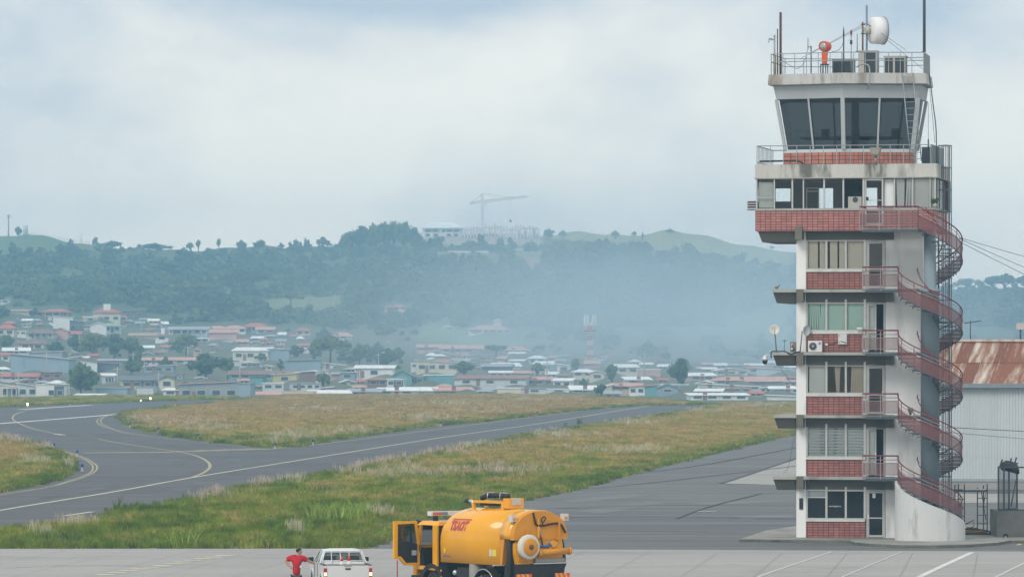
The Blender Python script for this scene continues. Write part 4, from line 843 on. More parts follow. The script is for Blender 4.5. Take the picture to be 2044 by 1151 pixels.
wire('roof_cable', 'loose cable looping left of the whip antenna', [ent(1660,104,1.2), ent(1672,101,1.2), ent(1680,93,1.0), ent(1684,82,.9)], .012)
wire('down_cable', 'thick dark cable hanging down the right side of the cab', [ent(1855,147,1.2), ent(1859,180,.9), ent(1864,220,.6), ent(1868.5,260,.3), ent(1869.5,330,.1)], .028)
wire('down_cable', 'thin cable hanging just left of the thick dark cable', [ent(1854,150,1.2), ent(1857,190,.9), ent(1862,240,.6), ent(1866,285,.3)], .012)
# whip on the terrace
wh = TT('whip_antenna', 'thin upright whip antenna on the terrace right of the cab', 'antenna'); b = ent(1853,296,.3); MB().tube([b, ent(1853,278,.3)], .035, 6).build('base', M_DGREY, wh); MB().tube([ent(1853,278,.3), ent(1853,205,.3)], .010, 5).build('rod', M_DGREY, wh)
cabinet_t = TT('terrace_cabinet', 'dark cabinet on the terrace behind the grey side panel', 'cabinet'); a = U(1840, 1.2)
MB().box(a, a+.72, 1.2, 2.2, gz-.02, Zt(295,7,1.2)).build('body', M_COIL, cabinet_t); MB().box(a-.02, a+.74, 1.18, 2.22, Zt(295,7,1.2)+.002, Zt(295,7,1.2)+.05).build('top', M_GALVD, cabinet_t)
# floodlight
fl = TT('floodlight', 'grey boxy floodlight on the terrace railing below the cab', 'floodlight'); a, b = U(1736.5,-.75), U(1759,-.75)
MB().hexa([(a+.08,-.9,Zt(311,5,-.8)),(b-.08,-.9,Zt(311,5,-.8)),(b-.08,-.62,Zt(311,5,-.8)),(a+.08,-.62,Zt(311,5,-.8))], [(a,-.95,Zt(294,5,-.8)),(b,-.95,Zt(294,5,-.8)),(b,-.6,Zt(294,5,-.8)),(a,-.6,Zt(294,5,-.8))]).build('housing', mat('flood_grey', (.25,.26,.25), .6, .2), fl)
MB().hexa([(a+.11,-.958,Zt(308,5,-.8)),(b-.11,-.958,Zt(308,5,-.8)),(b-.11,-.93,Zt(308,5,-.8)),(a+.11,-.93,Zt(308,5,-.8))], [(a+.05,-.962,Zt(297,5,-.8)),(b-.05,-.962,Zt(297,5,-.8)),(b-.05,-.93,Zt(297,5,-.8)),(a+.05,-.93,Zt(297,5,-.8))]).build('lamp_glass', mat('flood_glass', (.30,.27,.22), .2), fl)
MB().tube([((a+b)/2,-.72,Zt(327,5,-.7)),((a+b)/2,-.72,Zt(311,5,-.7))], .06, 8).build('post', M_GALV, fl)
# window air conditioner on the left of the upper storey
ac = TT('window_air_conditioner', 'white window air conditioner poking out left of the upper storey', 'air conditioner'); a = a0
MB().box(a-.48, a-.01, 0.0, .75, Zt(417,0,0), Zt(400,0,0)).build('casing', M_WHITEP, ac)
for k in range(3): MB().box(a-.46, a-.03, -.012, -.002, Zt(414.5-k*5,0,0), Zt(411.5-k*5,0,0)).build('grille_slot', M_BLACK, ac)
MB().box(a-.5, a-.01, -.03, .78, Zt(418.5,0,0), Zt(417.3,0,0)).build('shelf', M_GALVD, ac)

# things on the third canopy (left): dishes, aerial, camera, boxes
z3 = zL[3]
def dish(name, label, px, row, v, r, yaw, tilt, px_foot, m, bx=0):
    t = TT(name, label, 'satellite dish'); c = ent(px, row, v); f = Vector((U(px_foot, v), v, z3))
    Mx = Matrix.Translation(c) @ Euler((0, R(-tilt), R(yaw))).to_matrix().to_4x4()
    MB().lathe([(.02,0),(r*.35,.02),(r*.7,.07),(r,.15),(r*.98,.165),(r*.68,.085),(r*.33,.035),(.01,.015)], ax='x', n=24).xf(Mx).build('reflector', m, t)
    MB().tube([f, (c.x+bx, c.y+.05, c.z)], .03, 6).build('pole', M_GALVD, t)
    MB().tube([Mx @ Vector((.15,0,-r)), Mx @ Vector((.5,0,-.1)), Mx @ Vector((.5,0,0))], .015, 5).build('feed_arm', M_GALVD, t); return t
M_DISH = mat('dish_paint', (.68,.68,.64), .5, var=.06)
dish('satellite_dish', 'round white satellite dish on a thin pole at the canopy end', 1546, 659, 1.2, .255, -80, 14, 1550, M_DISH)
dish('satellite_dish', 'pale satellite dish turned sideways in front of the white pier', 1606, 660.5, -.4, .26, -38, 4, 1597, mat('dish_grey', (.55,.57,.58), .5), -.12)
ae = TT('cross_aerial', 'small cross shaped aerial on the canopy between dish and junction box', 'antenna'); b = Vector((U(1565.5,1), 1, z3)); e_ = ent(1566, 677, 1)
MB().tube([b, e_], .017, 5).build('pole', M_GALVD, ae); MB().tube([e_+Vector((-.11,0,-.07)), e_+Vector((.11,0,-.07))], .014, 5).build('cross_arm', M_GALVD, ae); MB().tube([e_+Vector((0,-.12,-.07)), e_+Vector((0,.12,-.07))], .014, 5).build('cross_arm', M_GALVD, ae)
jb = TT('junction_box', 'open junction box with cables on the canopy beside the pier', 'box'); a = U(1577,.2); MB().box(a, a+.29, .2, .5, z3, z3+.5).build('case', mat('box_brown', (.21,.18,.15), .7, var=.2), jb); MB().box(a+.04, a+.2, .185, .198, z3+.08, z3+.2).box(a+.06, a+.14, .185, .198, z3+.3, z3+.42).build('terminal', M_WHITEP, jb)
MB().tube(catmull([(a+.1,.18,z3+.38),(a+.16,.12,z3+.22),(a+.24,.12,z3+.12),(a+.1,.1,z3+.03)],4), .02, 5).build('cable', M_BLACK, jb)
MB().tube([(a+.06,.18,z3+.1),(a+.22,.14,z3+.16)], .018, 5).build('cable', M_BLACK, jb)
cb = TT('canopy_cable', 'black cables lying along the edge of the dish canopy', 'cable'); ul = U(1540.5,-.6)
MB().tube(catmull([(ul-.02,-.63,z3-.28),(ul-.01,-.62,z3+.02),(ul+.25,-.58,z3+.03),(ul+.6,-.55,z3+.04),(ul+.8,-.64,z3-.04),(ul+.95,-.66,z3-.09),(ul+1.1,-.64,z3-.03),(ul+1.35,-.63,z3+.03)],4), .03, 6).build('strand', M_BLACK, cb)
cc = TT('dome_camera', 'white and black dome security camera hanging left of the dish canopy', 'camera'); c = ent(1527, 718, -.3)
MB().tube([(ul+.05,-.3,z3-.1),(ul-.02,-.3,z3-.13),(c.x,-.3,z3-.15),(c.x,-.3,c.z+.16)], .022, 6).build('arm', M_WHITEP, cc)
MB().lathe([(.05,.2),(.10,.13),(.135,.05),(.135,0)], tuple(c), n=16).build('hood', M_WHITEP, cc); MB().lathe([(.125,-.004),(.125,-.1),(.09,-.18),(.02,-.21)], tuple(c), n=16).build('dome', mat('camera_dome', (.02,.02,.03), .15), cc)
a_ = TT('air_conditioner', 'white split air conditioner with round fan on the red tiles', 'air conditioner'); a, b = U(1613,-.45), U(1640.5,-.45); zc = z3+.015; zh = Zt(679.5,1,-.45)
MB().box(a, b, -.45, -.12, zc, zh).build('casing', M_WHITEP, a_); cx, cz = a+.235, (zc+zh)/2
MB().lathe([(.19,-.004),(.19,-.03),(.16,-.03),(.16,-.004)], (cx,-.45,cz), 'y', 22).build('fan_guard', mat('fan_grey', (.3,.31,.31), .5), a_); MB().lathe([(.158,-.006),(.05,-.016)], (cx,-.45,cz), 'y', 20).build('fan', mat('fan_dark', (.12,.12,.12), .5), a_); MB().lathe([(.035,-.02),(.03,-.035)], (cx,-.45,cz), 'y', 10).build('hub', M_WHITEP, a_)
MB().box(b-.16, b-.05, -.458, -.452, zh-.19, zh-.07).build('badge', mat('badge_blue', (.18,.27,.42), .5), a_)
eb = TT('electric_box', 'flat white electrical box under the teal curtained windows', 'box'); MB().box(U(1674), U(1691.5), -.18, -.04, Zt(687,2), Zt(666.5,2)).build('case', M_WHITEP, eb); MB().box(U(1674)+.02, U(1691.5)-.02, -.195, -.182, Zt(686,2), Zt(667,2)).build('lid', mat('lid_white', (.62,.64,.64), .5), eb)
for r_ in (670, 683): MB().box(U(1675.5), U(1677), -.21, -.197, Zt(r_+1,2), Zt(r_-1,2)).build('latch', M_DGREY, eb)
sk = TT('wall_socket', 'small white socket between the air conditioner and electrical box', 'socket'); MB().box(U(1647.5), U(1653), -.1, -.037, Zt(689,2), Zt(685,2)).build('case', M_WHITEP, sk)
MB().tube(catmull([(U(1653),-.08,Zt(686.5,2)),(U(1660),-.08,Zt(687,2)),(U(1668),-.08,Zt(684,2)),(U(1674),-.1,Zt(680,2)),(U(1680),-.205,Zt(681,2)),(U(1691),-.205,Zt(684,2))],4), .014, 5).build('cord', M_BLACK, sk)
wc = TT('bullet_camera', 'small white bullet camera beside the teal curtained door', 'camera'); c = ent(1716, 655, -.25); MB().box(c.x-.14, c.x+.12, -.3, -.2, c.z-.04, c.z+.05).build('body', M_WHITEP, wc); MB().tube([(c.x+.12,-.25,c.z),(c.x+.24,-.06,c.z-.06)], .025, 6).build('bracket', M_WHITEP, wc)
pb = TT('perched_pigeon', 'brown pigeon sitting on the end of the top canopy', 'bird'); c = Vector((U(1551,-.2), -.2, zL[4]))
sm = MB().ring([[(c.x+x+rx*0, c.y+rr_*math.cos(t), c.z+zz+rr_*math.sin(t)*1.05) for t in [k*math.pi/5 for k in range(10)]] for x, zz, rr_, rx in ((-.14,.10,.012,0),(-.09,.10,.045,0),(-.02,.095,.07,0),(.05,.115,.066,0),(.09,.16,.042,0),(.105,.20,.036,0),(.135,.21,.026,0),(.155,.205,.006,0))], True)
sm.build('body', mat('pigeon_brown', (.2,.17,.14), .8, var=.3, scale=15), pb)
for dy in (-.025,.025): MB().tube([(c.x+.01,c.y+dy,c.z+.05),(c.x+.015,c.y+dy,c.z+.002)], .008, 5).build('leg', mat('pigeon_leg', (.4,.15,.12)), pb)

# ---- spiral staircase
VC = -1.78; UC = U(1856.5, VC); RO, RI = 1.5, .46
st = TT('spiral_staircase', 'red railed spiral staircase winding up the right front of the tower', 'staircase')
MB().lathe([(.445,base_z),(.445,Zt(583,6,VC)),(.50,Zt(582,6,VC)),(.50,Zt(577,6,VC)),(.29,Zt(576.5,6,VC)),(.29,Zt(459,6,VC))], (UC, VC, 0), n=36).build('column', M_COLUMN, st)
zLand = zL[1:]+[Zt(459, 6, VC)+.05]
def hel(r, th, z): return (UC+r*math.cos(R(th)), VC+r*math.sin(R(th)), z)
def flight(zt, zb, th0, th1, n, plinth=False):
    dth = (th1-th0)/n; dz = (zt-zb)/(n+1)
    def zat(th): return zt-(zt-zb)*(th-th0)/(th1-th0)
    for k in range(n):
        a, b = th0+k*dth+1, th0+(k+1)*dth+1; z = zt-(k+1)*dz-.06; mb = MB()
        ring = lambda zz: [hel(RI-.02,a,zz), hel(RO,a,zz), hel(RO,(a+b)/2,zz), hel(RO,b,zz), hel(RI-.02,b,zz)]
        mb.ring([ring(z-.03), ring(z)])
        mb.bar(hel(RI,(a+b)/2,z-.09), hel(RO-.05,(a+b)/2,z-.07), .035); mb.bar(hel(RO-.03,(a+b)/2,z-.16), hel(RO-.03,(a+b)/2,z-.04), .05)
        mb.build('tread', M_STEP, st)
    m = 40; T = [th0+(th1-th0)*k/m for k in range(m+1)]
    # outer balustrade: panel between stringer and knee rail, two thin rails, red handrail
    ri = RO+.0; ro_ = RO+.025; pan = MB()
    for k in range(m):
        for rr_ in (ro_,):
            za, zb_ = zat(T[k]), zat(T[k+1]); pan.add([hel(rr_,T[k],za+.0), hel(rr_,T[k+1],zb_+.0), hel(rr_,T[k+1],zb_+.60), hel(rr_,T[k],za+.60)], [(0,1,2,3)], True)
    pan.build('balustrade_panel', M_MESH, st)
    MB().tube([hel(RO+.02,t,zat(t)+1.02) for t in T], .032, 6).build('handrail', M_REDP, st)
    MB().tube([hel(RO+.02,t,zat(t)+.84) for t in T], .016, 5).build('knee_rail', M_PINKP, st); MB().tube([hel(RO+.02,t,zat(t)+.68) for t in T], .016, 5).build('knee_rail', M_PINKP, st)
    MB().tube([hel(RO+.03,t,zat(t)+.60) for t in T], .02, 5).build('panel_edge', M_REDP, st); MB().tube([hel(RO+.03,t,zat(t)+.0) for t in T], .026, 5).build('stringer', M_STEP, st)
    mb = MB()
    for k in range(9): t = th0+(th1-th0)*k/8; mb.bar(hel(RO+.01,t,zat(t)-.1), hel(RO+.01,t,zat(t)+1.0), .035)
    mb.build('balusters', M_REDP, st)
    # inner handrail hugging the column
    T2 = [t for t in T if t >= 150]; MB().tube([hel(.52,T2[0]+14,zat(T2[0])+.72),hel(.62,T2[0]+3,zat(T2[0])+.85)]+[hel(.59,t,zat(t)+1.0) for t in T2], .024, 6).build('inner_handrail', M_REDP, st)
    return zat
for i in range(4):
    zt = zL[i+1]; zb = zL[i] if i else base_z
    if i == 0: z0at = flight(zt, zb, 180, 445, 15)
    else: flight(zt, zb, 180, 445, 15)
flight(zLand[4], zL[4], 255, 460, 15)
# landings with their railings
def landing(z, pxl, ur, vfront, par, uend, deck_to):
    ul = U(pxl, vfront)
    MB().box(ul, deck_to, vfront, -.655 if z < zL[4]+1 else VF-.15, z-.07, z).build('landing', M_GALVD, par)
    MB().box(ul+.1, deck_to-.05, vfront+.02, vfront+.09, z-.17, z-.073).build('landing_beam', M_STEP, par)
    P_ = [(ul, vfront), (uend, vfront)]
    MB().tube([(ul,vfront,z+1.03),(uend,vfront,z+1.03)], .034, 6).build('handrail', M_REDP, par)
    MB().tube([(ul,VF-.1,z+1.03),(ul,vfront,z+1.03)], .03, 6).build('handrail', M_REDP, par)
    MB().add([(ul+.05,vfront,z+.13),(uend,vfront,z+.13),(uend,vfront,z+.68),(ul+.05,vfront,z+.68)], [(0,1,2,3)]).build('balustrade_panel', M_MESHL, par)
    MB().add([(ul,VF-.1,z+.13),(ul,vfront,z+.13),(ul,vfront,z+.68),(ul,VF-.1,z+.68)], [(0,1,2,3)]).build('balustrade_panel', M_MESHL, par)
    mb = MB()
    for zz in (.84,.68,.13): mb.tube([(ul,vfront,z+zz),(uend,vfront,z+zz)], .018, 5)
    mb.build('knee_rail', M_PINKP, par); n = max(2, round((uend-ul)/.85)); mb = MB()
    for k in range(n+1): u = ul+(uend-ul)*k/n; mb.bar((u,vfront,z-.1), (u,vfront,z+1.0), .045)
    mb.bar((ul+.13,vfront,z-.1), (ul+.13,vfront,z+1.0), .03); mb.build('balusters', M_PINKP, par)
for i in range(4): landing(zL[i+1], 1722, 0, VC, st, UC-RO, UC-.3)
th_ = R(255); landing(zLand[4], 1716, 0, VC+RO*math.sin(th_)*.93, st, UC+RO*math.cos(th_), UC+.2)
# curved whitewashed plinth wall under the lowest flight
mb = MB(); m = 48; lo, hi = 178, 430
inner, outer = [], []
for k in range(m+1):
    t = lo+(hi-lo)*k/m; zt = max(base_z+.35, z0at(t)-.16); zt = zt if t < 400 else max(.5, zt)
    inner.append((hel(1.46,t,0), zt)); outer.append((hel(1.66,t,0), zt))
for k in range(m):
    for rr_, nx in ((outer, 1), (inner, -1)):
        (a, za), (b, zb_) = rr_[k], rr_[k+1]; nz = 4
        mb.add([(a[0],a[1],.05),(b[0],b[1],.05),(b[0],b[1],zb_),(a[0],a[1],za)], [(0,1,2,3)], True)
    (a, za), (b, zb_), (c, _), (d, _) = inner[k], inner[k+1], outer[k+1], outer[k]
    mb.add([(a[0],a[1],za),(b[0],b[1],zb_),(c[0],c[1],zb_),(d[0],d[1],za)], [(0,1,2,3)])
for k in (0, m):
    (a, za), (d, zd) = inner[k], outer[k]; mb.add([(a[0],a[1],.05),(d[0],d[1],.05),(d[0],d[1],zd),(a[0],a[1],za)], [(0,1,2,3)])
mb.build('plinth_wall', M_PLINTH, st)
# steel riser frame with cables behind the stairs
rf = TT('cable_riser_frame', 'dark steel frame carrying thin pipes down the right side of the tower', 'frame')
vR = 1.4
for px, r in ((1880.5,.03),(1894.6,.055),(1899,.03),(1873.5,.05)):
    u = U(px, vR); MB().bar((u,vR,base_z), (u,vR,Zt(290,8,vR)), r*1.5).build('upright', M_GALVD, rf)
for px in (1883.5, 1887, 1890.5): u = U(px, vR+.1); MB().tube([(u,vR+.1,base_z),(u,vR+.1,Zt(288,8,vR))], .018, 5).build('pipe', M_REDP if px == 1887 else M_DGREY, rf)
for k in range(16): r_ = 290.5+k*44; MB().box(U(1873,vR), U(1899.5,vR), vR-.04, vR+.04, Zt(r_+1.6,8,vR), Zt(r_-1.2,8,vR)).build('cross_bar', M_GALVD, rf)
pl = TT('potted_plant', 'small green plant on the ledge where the top stair railing starts', 'plant'); c = ent(1866, 418, VF+.02); c.z = zw0
MB().lathe([(.07,0),(.1,.16)], tuple(c), n=10).build('pot', M_BEIGE, pl)
for k in range(14):
    t = k*2.4; h = .12+.02*(k % 7); q = c+Vector((.13*math.cos(t)*(1+.1*k%1), .13*math.sin(t), .16+h)); e_ = Vector((math.sin(t),-math.cos(t),.3))*.06
    MB().add([c+Vector((0,0,.15)), q-e_, q+Vector((0,0,.1)), q+e_], [(0,1,2,3)]).build('leaf', M_CANE2, pl)
pl2 = TT('potted_plant', 'small plant on the stair beside the third landing railing', 'plant'); c = Vector((UC-1.0, VC+.55, zL[2]-.22))
MB().lathe([(.08,0),(.11,.2)], tuple(c), n=10).build('pot', M_DGREY, pl2)
for k in range(10):
    t = k*2.4; q = c+Vector((.12*math.cos(t), .12*math.sin(t), .4+.03*(k % 5))); e_ = Vector((math.sin(t),-math.cos(t),.3))*.05
    MB().add([c+Vector((0,0,.2)), q-e_, q+Vector((0,0,.12)), q+e_], [(0,1,2,3)]).build('leaf', M_CANE2, pl2)

# ---- pavement round the tower
M_PAVE = mat('pavement_concrete', (.30,.29,.265), .9, var=.16, scale=.9, col2=(.19,.185,.165), thr=(.48,.68))
M_KERB = mat('mossy_kerb', (.16,.16,.135), .95, var=.25, scale=1.2, col2=(.08,.085,.06), thr=(.48,.66), vec=(1,1,2))
pv = [(1476,1081),(1590,1082.5),(1695,1083.5),(1705,1087),(1740,1090.5),(1800,1093),(1870,1093.5),(1930,1092),(1990,1088),(2016,1083.5),(2100,1083),(2700,1083),(2700,1050),(1940,1052),(1860,1052),(1700,1052),(1590,1054),(1530,1063)]
q = [G(*p) for p in pv]; ctr = Vector((sum(p.x for p in q)/len(q), sum(p.y for p in q)/len(q), 0))
MB().ring([[(p.x,p.y,-.05) for p in q], [(p.x,p.y,.138) for p in q]], cap=False).build('pavement_kerb', M_KERB)['kind'] = 'structure'
sheet('pavement', [(p.x, p.y) for p in q], .138, M_PAVE)
# ================================================================== hills, wood, town
M_LEAF = [mat('dark_foliage', (.052,.090,.038), .9, var=.32, scale=.30), mat('mid_foliage', (.090,.142,.048), .9, var=.32, scale=.30), mat('olive_foliage', (.135,.17,.06), .9, var=.4, scale=.3)]
M_TRUNK = mat('tree_trunk', (.10,.075,.055), .95, var=.2)
def crown(seed, n=520, shape='round', leaf=.12):
    """unit crown: leaf clumps scattered over many lobes of an uneven dome; base of the crown at z=0, radius about 1"""
    r = random.Random(seed); mb = MB(); lobes = []
    for i in range(15 if shape != 'tall' else 17):
        a = r.uniform(0, 6.283)
        if shape == 'round': d = r.uniform(0, .72); z = .45+r.uniform(-.2, .75)*(1-d*.55); q = r.uniform(.26, .46)
        elif shape == 'flat': d = r.uniform(.05, .95); z = .42+r.uniform(-.06, .20)-.15*d; q = r.uniform(.20, .36)
        elif shape == 'tall': z = r.uniform(.2, 2.3); d = r.uniform(.1, .55)*(1.15-z/2.6); q = r.uniform(.2, .42)*(1.25-z/2.8)
        else: d = r.uniform(0, .8); z = .3+r.uniform(-.1, .5)*(1-d); q = r.uniform(.2, .4)
        lobes.append((d*math.cos(a), d*math.sin(a), z, q))
    for k in range(n):
        x, y, z, q = lobes[k % len(lobes)]; v = Vector((r.gauss(0,1), r.gauss(0,1), r.gauss(0,1)+.25)).normalized(); p = Vector((x,y,z))+Vector((v.x,v.y,v.z*.8))*q*r.uniform(.55, 1.1)
        nrm = (v+Vector((r.gauss(0,.5), r.gauss(0,.5), r.gauss(0,.5)))).normalized(); t = nrm.orthogonal().normalized(); b = nrm.cross(t); an = r.uniform(0, 6.28); t, b = t*math.cos(an)+b*math.sin(an), b*math.cos(an)-t*math.sin(an)
        s = leaf*r.uniform(.6, 1.35); mb.add([p-t*s, p-b*s*.6+nrm*s*.15, p+t*s, p+b*s*.6+nrm*s*.15], [(0,1,2,3)])
    for x, y, z, q in lobes: mb.ball((x,y,z), q*.72, 8, (1,1,.8))
    return mb
CROWN = {}
for sh, seeds in (('round',(1,2,3,4)),('flat',(5,6)),('tall',(7,8)),('bush',(9,10))):
    for k, sd in enumerate(seeds): CROWN[sh, k] = [template(crown(sd, 620 if sh != 'bush' else 380, sh), sh+'_crown', M_LEAF[(sd+j) % 3]) for j in range(1)][0].data
# --- the continuous wood on the slopes (nobody could count it)
def clear(px, row):
    k = np.zeros(len(px), bool)
    for poly, c in BARE: k |= inpoly(px, row, poly)
    return k
N0 = 15000
pxs = RNG.uniform(-700, 2750, N0); t_ = RNG.random(N0); rows = 800+(skyrow(pxs)-800)*t_; Yh = Y0H+(Y1H-Y0H)*t_
keep = ~clear(pxs, rows-4); dens = np.where(rows > 778, .0, np.where(rows > 655, .95, 1.0)); dens *= np.where(rows > 655, (vnoise(pxs, rows, 60, 25, 3) > .1)*1.6, 1.0)
dens *= np.where(rows < 655, np.where(vnoise(pxs, rows, 90, 22, 8) > .45, .25, 1.0), 1.0); dens *= np.where(rows < skyrow(pxs)+7, .45, 1.0)
keep &= RNG.random(N0) < dens; keep &= ~((pxs > 825) & (pxs < 1085) & (rows < 492)); keep &= ~((pxs > -100) & (pxs < 190) & (rows < 492)); keep &= ~((pxs > 1085) & (pxs < 1590) & (rows < skyrow(pxs)+16) )
pxs, rows, Yh = pxs[keep], rows[keep], Yh[keep]
HOUSE_BOXES = []      # filled below, used to keep the wood off the houses
# --- town houses: (left px, right px, base row, wall height px, wall, roof shape, roof colour, roof px, label)
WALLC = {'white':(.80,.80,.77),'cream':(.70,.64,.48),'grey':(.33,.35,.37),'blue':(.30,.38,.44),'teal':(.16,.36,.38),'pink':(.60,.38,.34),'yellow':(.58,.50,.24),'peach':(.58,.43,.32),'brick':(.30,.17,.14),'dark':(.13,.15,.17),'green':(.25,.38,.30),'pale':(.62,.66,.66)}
ROOFC = {'red':(.46,.15,.11),'rust':(.30,.16,.12),'brown':(.24,.15,.12),'white':(.82,.84,.84),'grey':(.34,.37,.40),'pinkish':(.58,.33,.28),'tan':(.42,.30,.2),'green':(.28,.40,.32),'dark':(.14,.16,.18)}
HW = {k: mat(k+'_house_wall', v, .9, var=.09, scale=.35, col2=tuple(c*.72 for c in v), thr=(.55,.8), vec=(1,1,.4)) for k, v in WALLC.items()}
HR = {k: mat(k+'_house_roof', v, .7, var=.12, scale=.4, col2=tuple(c*.66 for c in v), thr=(.52,.75), vec=(1,.3,1)) for k, v in ROOFC.items()}
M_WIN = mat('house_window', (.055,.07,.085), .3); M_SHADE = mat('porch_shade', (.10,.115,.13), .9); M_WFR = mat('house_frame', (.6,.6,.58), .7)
HR_SEED = random.Random(5)
def house(p0, p1, row, hpx, wall, roof, roofc, rpx, label, side=None, wins=3, extra=None):
    xc, Y, z, m = place((p0+p1)/2, row); w = (p1-p0)*m; h = hpx*m; rh = rpx*m; d = min(max(w*.65, 6), 11)
    HOUSE_BOXES.append((p0-3, p1+3, row-hpx-rpx-4, row+4, Y))
    yaw = HR_SEED.uniform(-.16, .16) if side is None else side
    t = thing('house', label, 'house', (xc, Y, z), yaw, 'houses of the town below the hill')
    x0, x1 = -w/2, w/2; lo = -3.0
    if roof == 'lean':                                  # mono-pitch rising to the right (rpx>0) or left
        a, b = (h, h+abs(rh)) if rh > 0 else (h+abs(rh), h)
        MB().hexa([(x0,0,lo),(x1,0,lo),(x1,d,lo),(x0,d,lo)], [(x0,0,a),(x1,0,b),(x1,d,b),(x0,d,a)]).build('wall', HW[wall], t); e_ = .5; th = .18; s = (b-a)/w
        MB().hexa([(x0-e_,-e_,a-s*e_+.02),(x1+e_,-e_,b+s*e_+.02),(x1+e_,d+e_,b+s*e_+.02),(x0-e_,d+e_,a-s*e_+.02)], [(x0-e_,-e_,a-s*e_+th),(x1+e_,-e_,b+s*e_+th),(x1+e_,d+e_,b+s*e_+th),(x0-e_,d+e_,a-s*e_+th)]).build('roof', HR[roofc], t)
    elif roof == 'back':                                # sheet rising away from the viewer
        MB().hexa([(x0,0,lo),(x1,0,lo),(x1,d,lo),(x0,d,lo)], [(x0,0,h),(x1,0,h),(x1,d,h+rh),(x0,d,h+rh)]).build('wall', HW[wall], t); e_ = .5; s = rh/d
        MB().hexa([(x0-e_,-e_,h-s*e_+.02),(x1+e_,-e_,h-s*e_+.02),(x1+e_,d+e_,h+rh+s*e_+.02),(x0-e_,d+e_,h+rh+s*e_+.02)], [(x0-e_,-e_,h-s*e_+.2),(x1+e_,-e_,h-s*e_+.2),(x1+e_,d+e_,h+rh+s*e_+.2),(x0-e_,d+e_,h+rh+s*e_+.2)]).build('roof', HR[roofc], t)
    elif roof == 'gable':                               # ridge runs away from viewer: gable end in front
        MB().ring([[(x0,y,lo),(x1,y,lo),(x1,y,h),(0,y,h+rh),(x0,y,h)] for y in (0,d)]).build('wall', HW[wall], t); e_ = .5; s = rh/(w/2)
        MB().ring([[(x0-e_,y,h-s*e_+.02),(0,y,h+rh+.02),(x1+e_,y,h-s*e_+.02),(x1+e_,y,h-s*e_+.2),(0,y,h+rh+.22),(x0-e_,y,h-s*e_+.2)] for y in (-e_,d+e_)]).build('roof', HR[roofc], t)
    elif roof in ('hip', 'ridge'):
        MB().box(x0,x1,0,d,lo,h).build('wall', HW[wall], t); e_ = .7; k = w*.28 if roof == 'hip' else -e_*.98
        MB().add([(x0-e_,-e_,h-.1),(x1+e_,-e_,h-.1),(x1+e_,d+e_,h-.1),(x0-e_,d+e_,h-.1),(x0+k,d/2,h+rh),(x1-k,d/2,h+rh),(x0-e_,-e_,h-.25),(x1+e_,-e_,h-.25),(x1+e_,d+e_,h-.25),(x0-e_,d+e_,h-.25)],
                 [(0,1,5,4),(1,2,5),(2,3,4,5),(3,0,4),(6,7,1,0),(7,8,2,1),(8,9,3,2),(9,6,0,3),(9,8,7,6)]).build('roof', HR[roofc], t)
    elif roof == 'flat':
        MB().box(x0,x1,0,d,lo,h).build('wall', HW[wall], t); MB().box(x0-.2,x1+.2,-.2,d+.2,h+.003,h+max(.25,rh)).build('roof', HR[roofc], t)
    n = wins; storeys = 2 if h > 5.5 else 1; sh = min(h, 3.0 if storeys == 1 else h/2)
    for s_ in range(storeys):
        for k in range(n):
            cx = x0+w*(k+.5)/n; ww = min(1.0, w/n*.3); zb_ = s_*h/2+sh*.38; zt_ = s_*h/2+sh*.78
            f = MB().box(cx-ww-.12, cx+ww+.12, -.06, .05, zb_-.12, zt_+.12).build('window', M_WFR, t); MB().box(cx-ww, cx+ww, -.10, -.063, zb_, zt_).build('pane', M_WIN, f)
    if n and w > 7: dx = x0+w*.5/n+w/n*.5 if n > 1 else x0+w*.2; MB().box(dx-.55, dx+.55, -.08, .04, 0, 2.1).build('door', HW['brick'] if wall != 'brick' else M_SHADE, t)
    if extra == 'porch': MB().box(x0+w*.1, x1-w*.1, -2.2, -.01, sh*.92, sh*.92+.15).build('porch_roof', HR[roofc], t); [MB().box(x0+w*q-.12, x0+w*q+.12, -2.1, -1.85, lo, sh*.91).build('post', M_WFR, t) for q in (.12,.37,.63,.88)]
    if extra == 'tank': MB().box(-w*.12, w*.14, d*.25, d*.6, h+rh*.4, h+rh+1.8).build('water_tank', HW['white'], t)
    if extra == 'cupola': MB().box(w*.12, w*.3, d*.3, d*.7, h+rh*.4, h+rh+1.2).build('cupola', HW['cream'], t); MB().lathe([(w*.17,h+rh+1.2),(.1,h+rh+2.6)], (w*.21,d*.5,0), n=8, smooth=False).build('cupola_roof', HR[roofc], t)
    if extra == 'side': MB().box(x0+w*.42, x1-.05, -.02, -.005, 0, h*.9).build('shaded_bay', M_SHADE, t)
    if extra == 'garage':
        for k in range(3): MB().box(x0+w*(.12+.29*k), x0+w*(.29+.29*k), -.09, -.01, 0, h*.75).build('garage_door', M_WFR, t)
    if extra == 'stripes':
        for k in range(3): MB().box(x0+w*(.04+.05*k), x0+w*(.065+.05*k), -.09, -.01, 0, h*.9).build('red_stripe', HW['brick'], t)
    return t
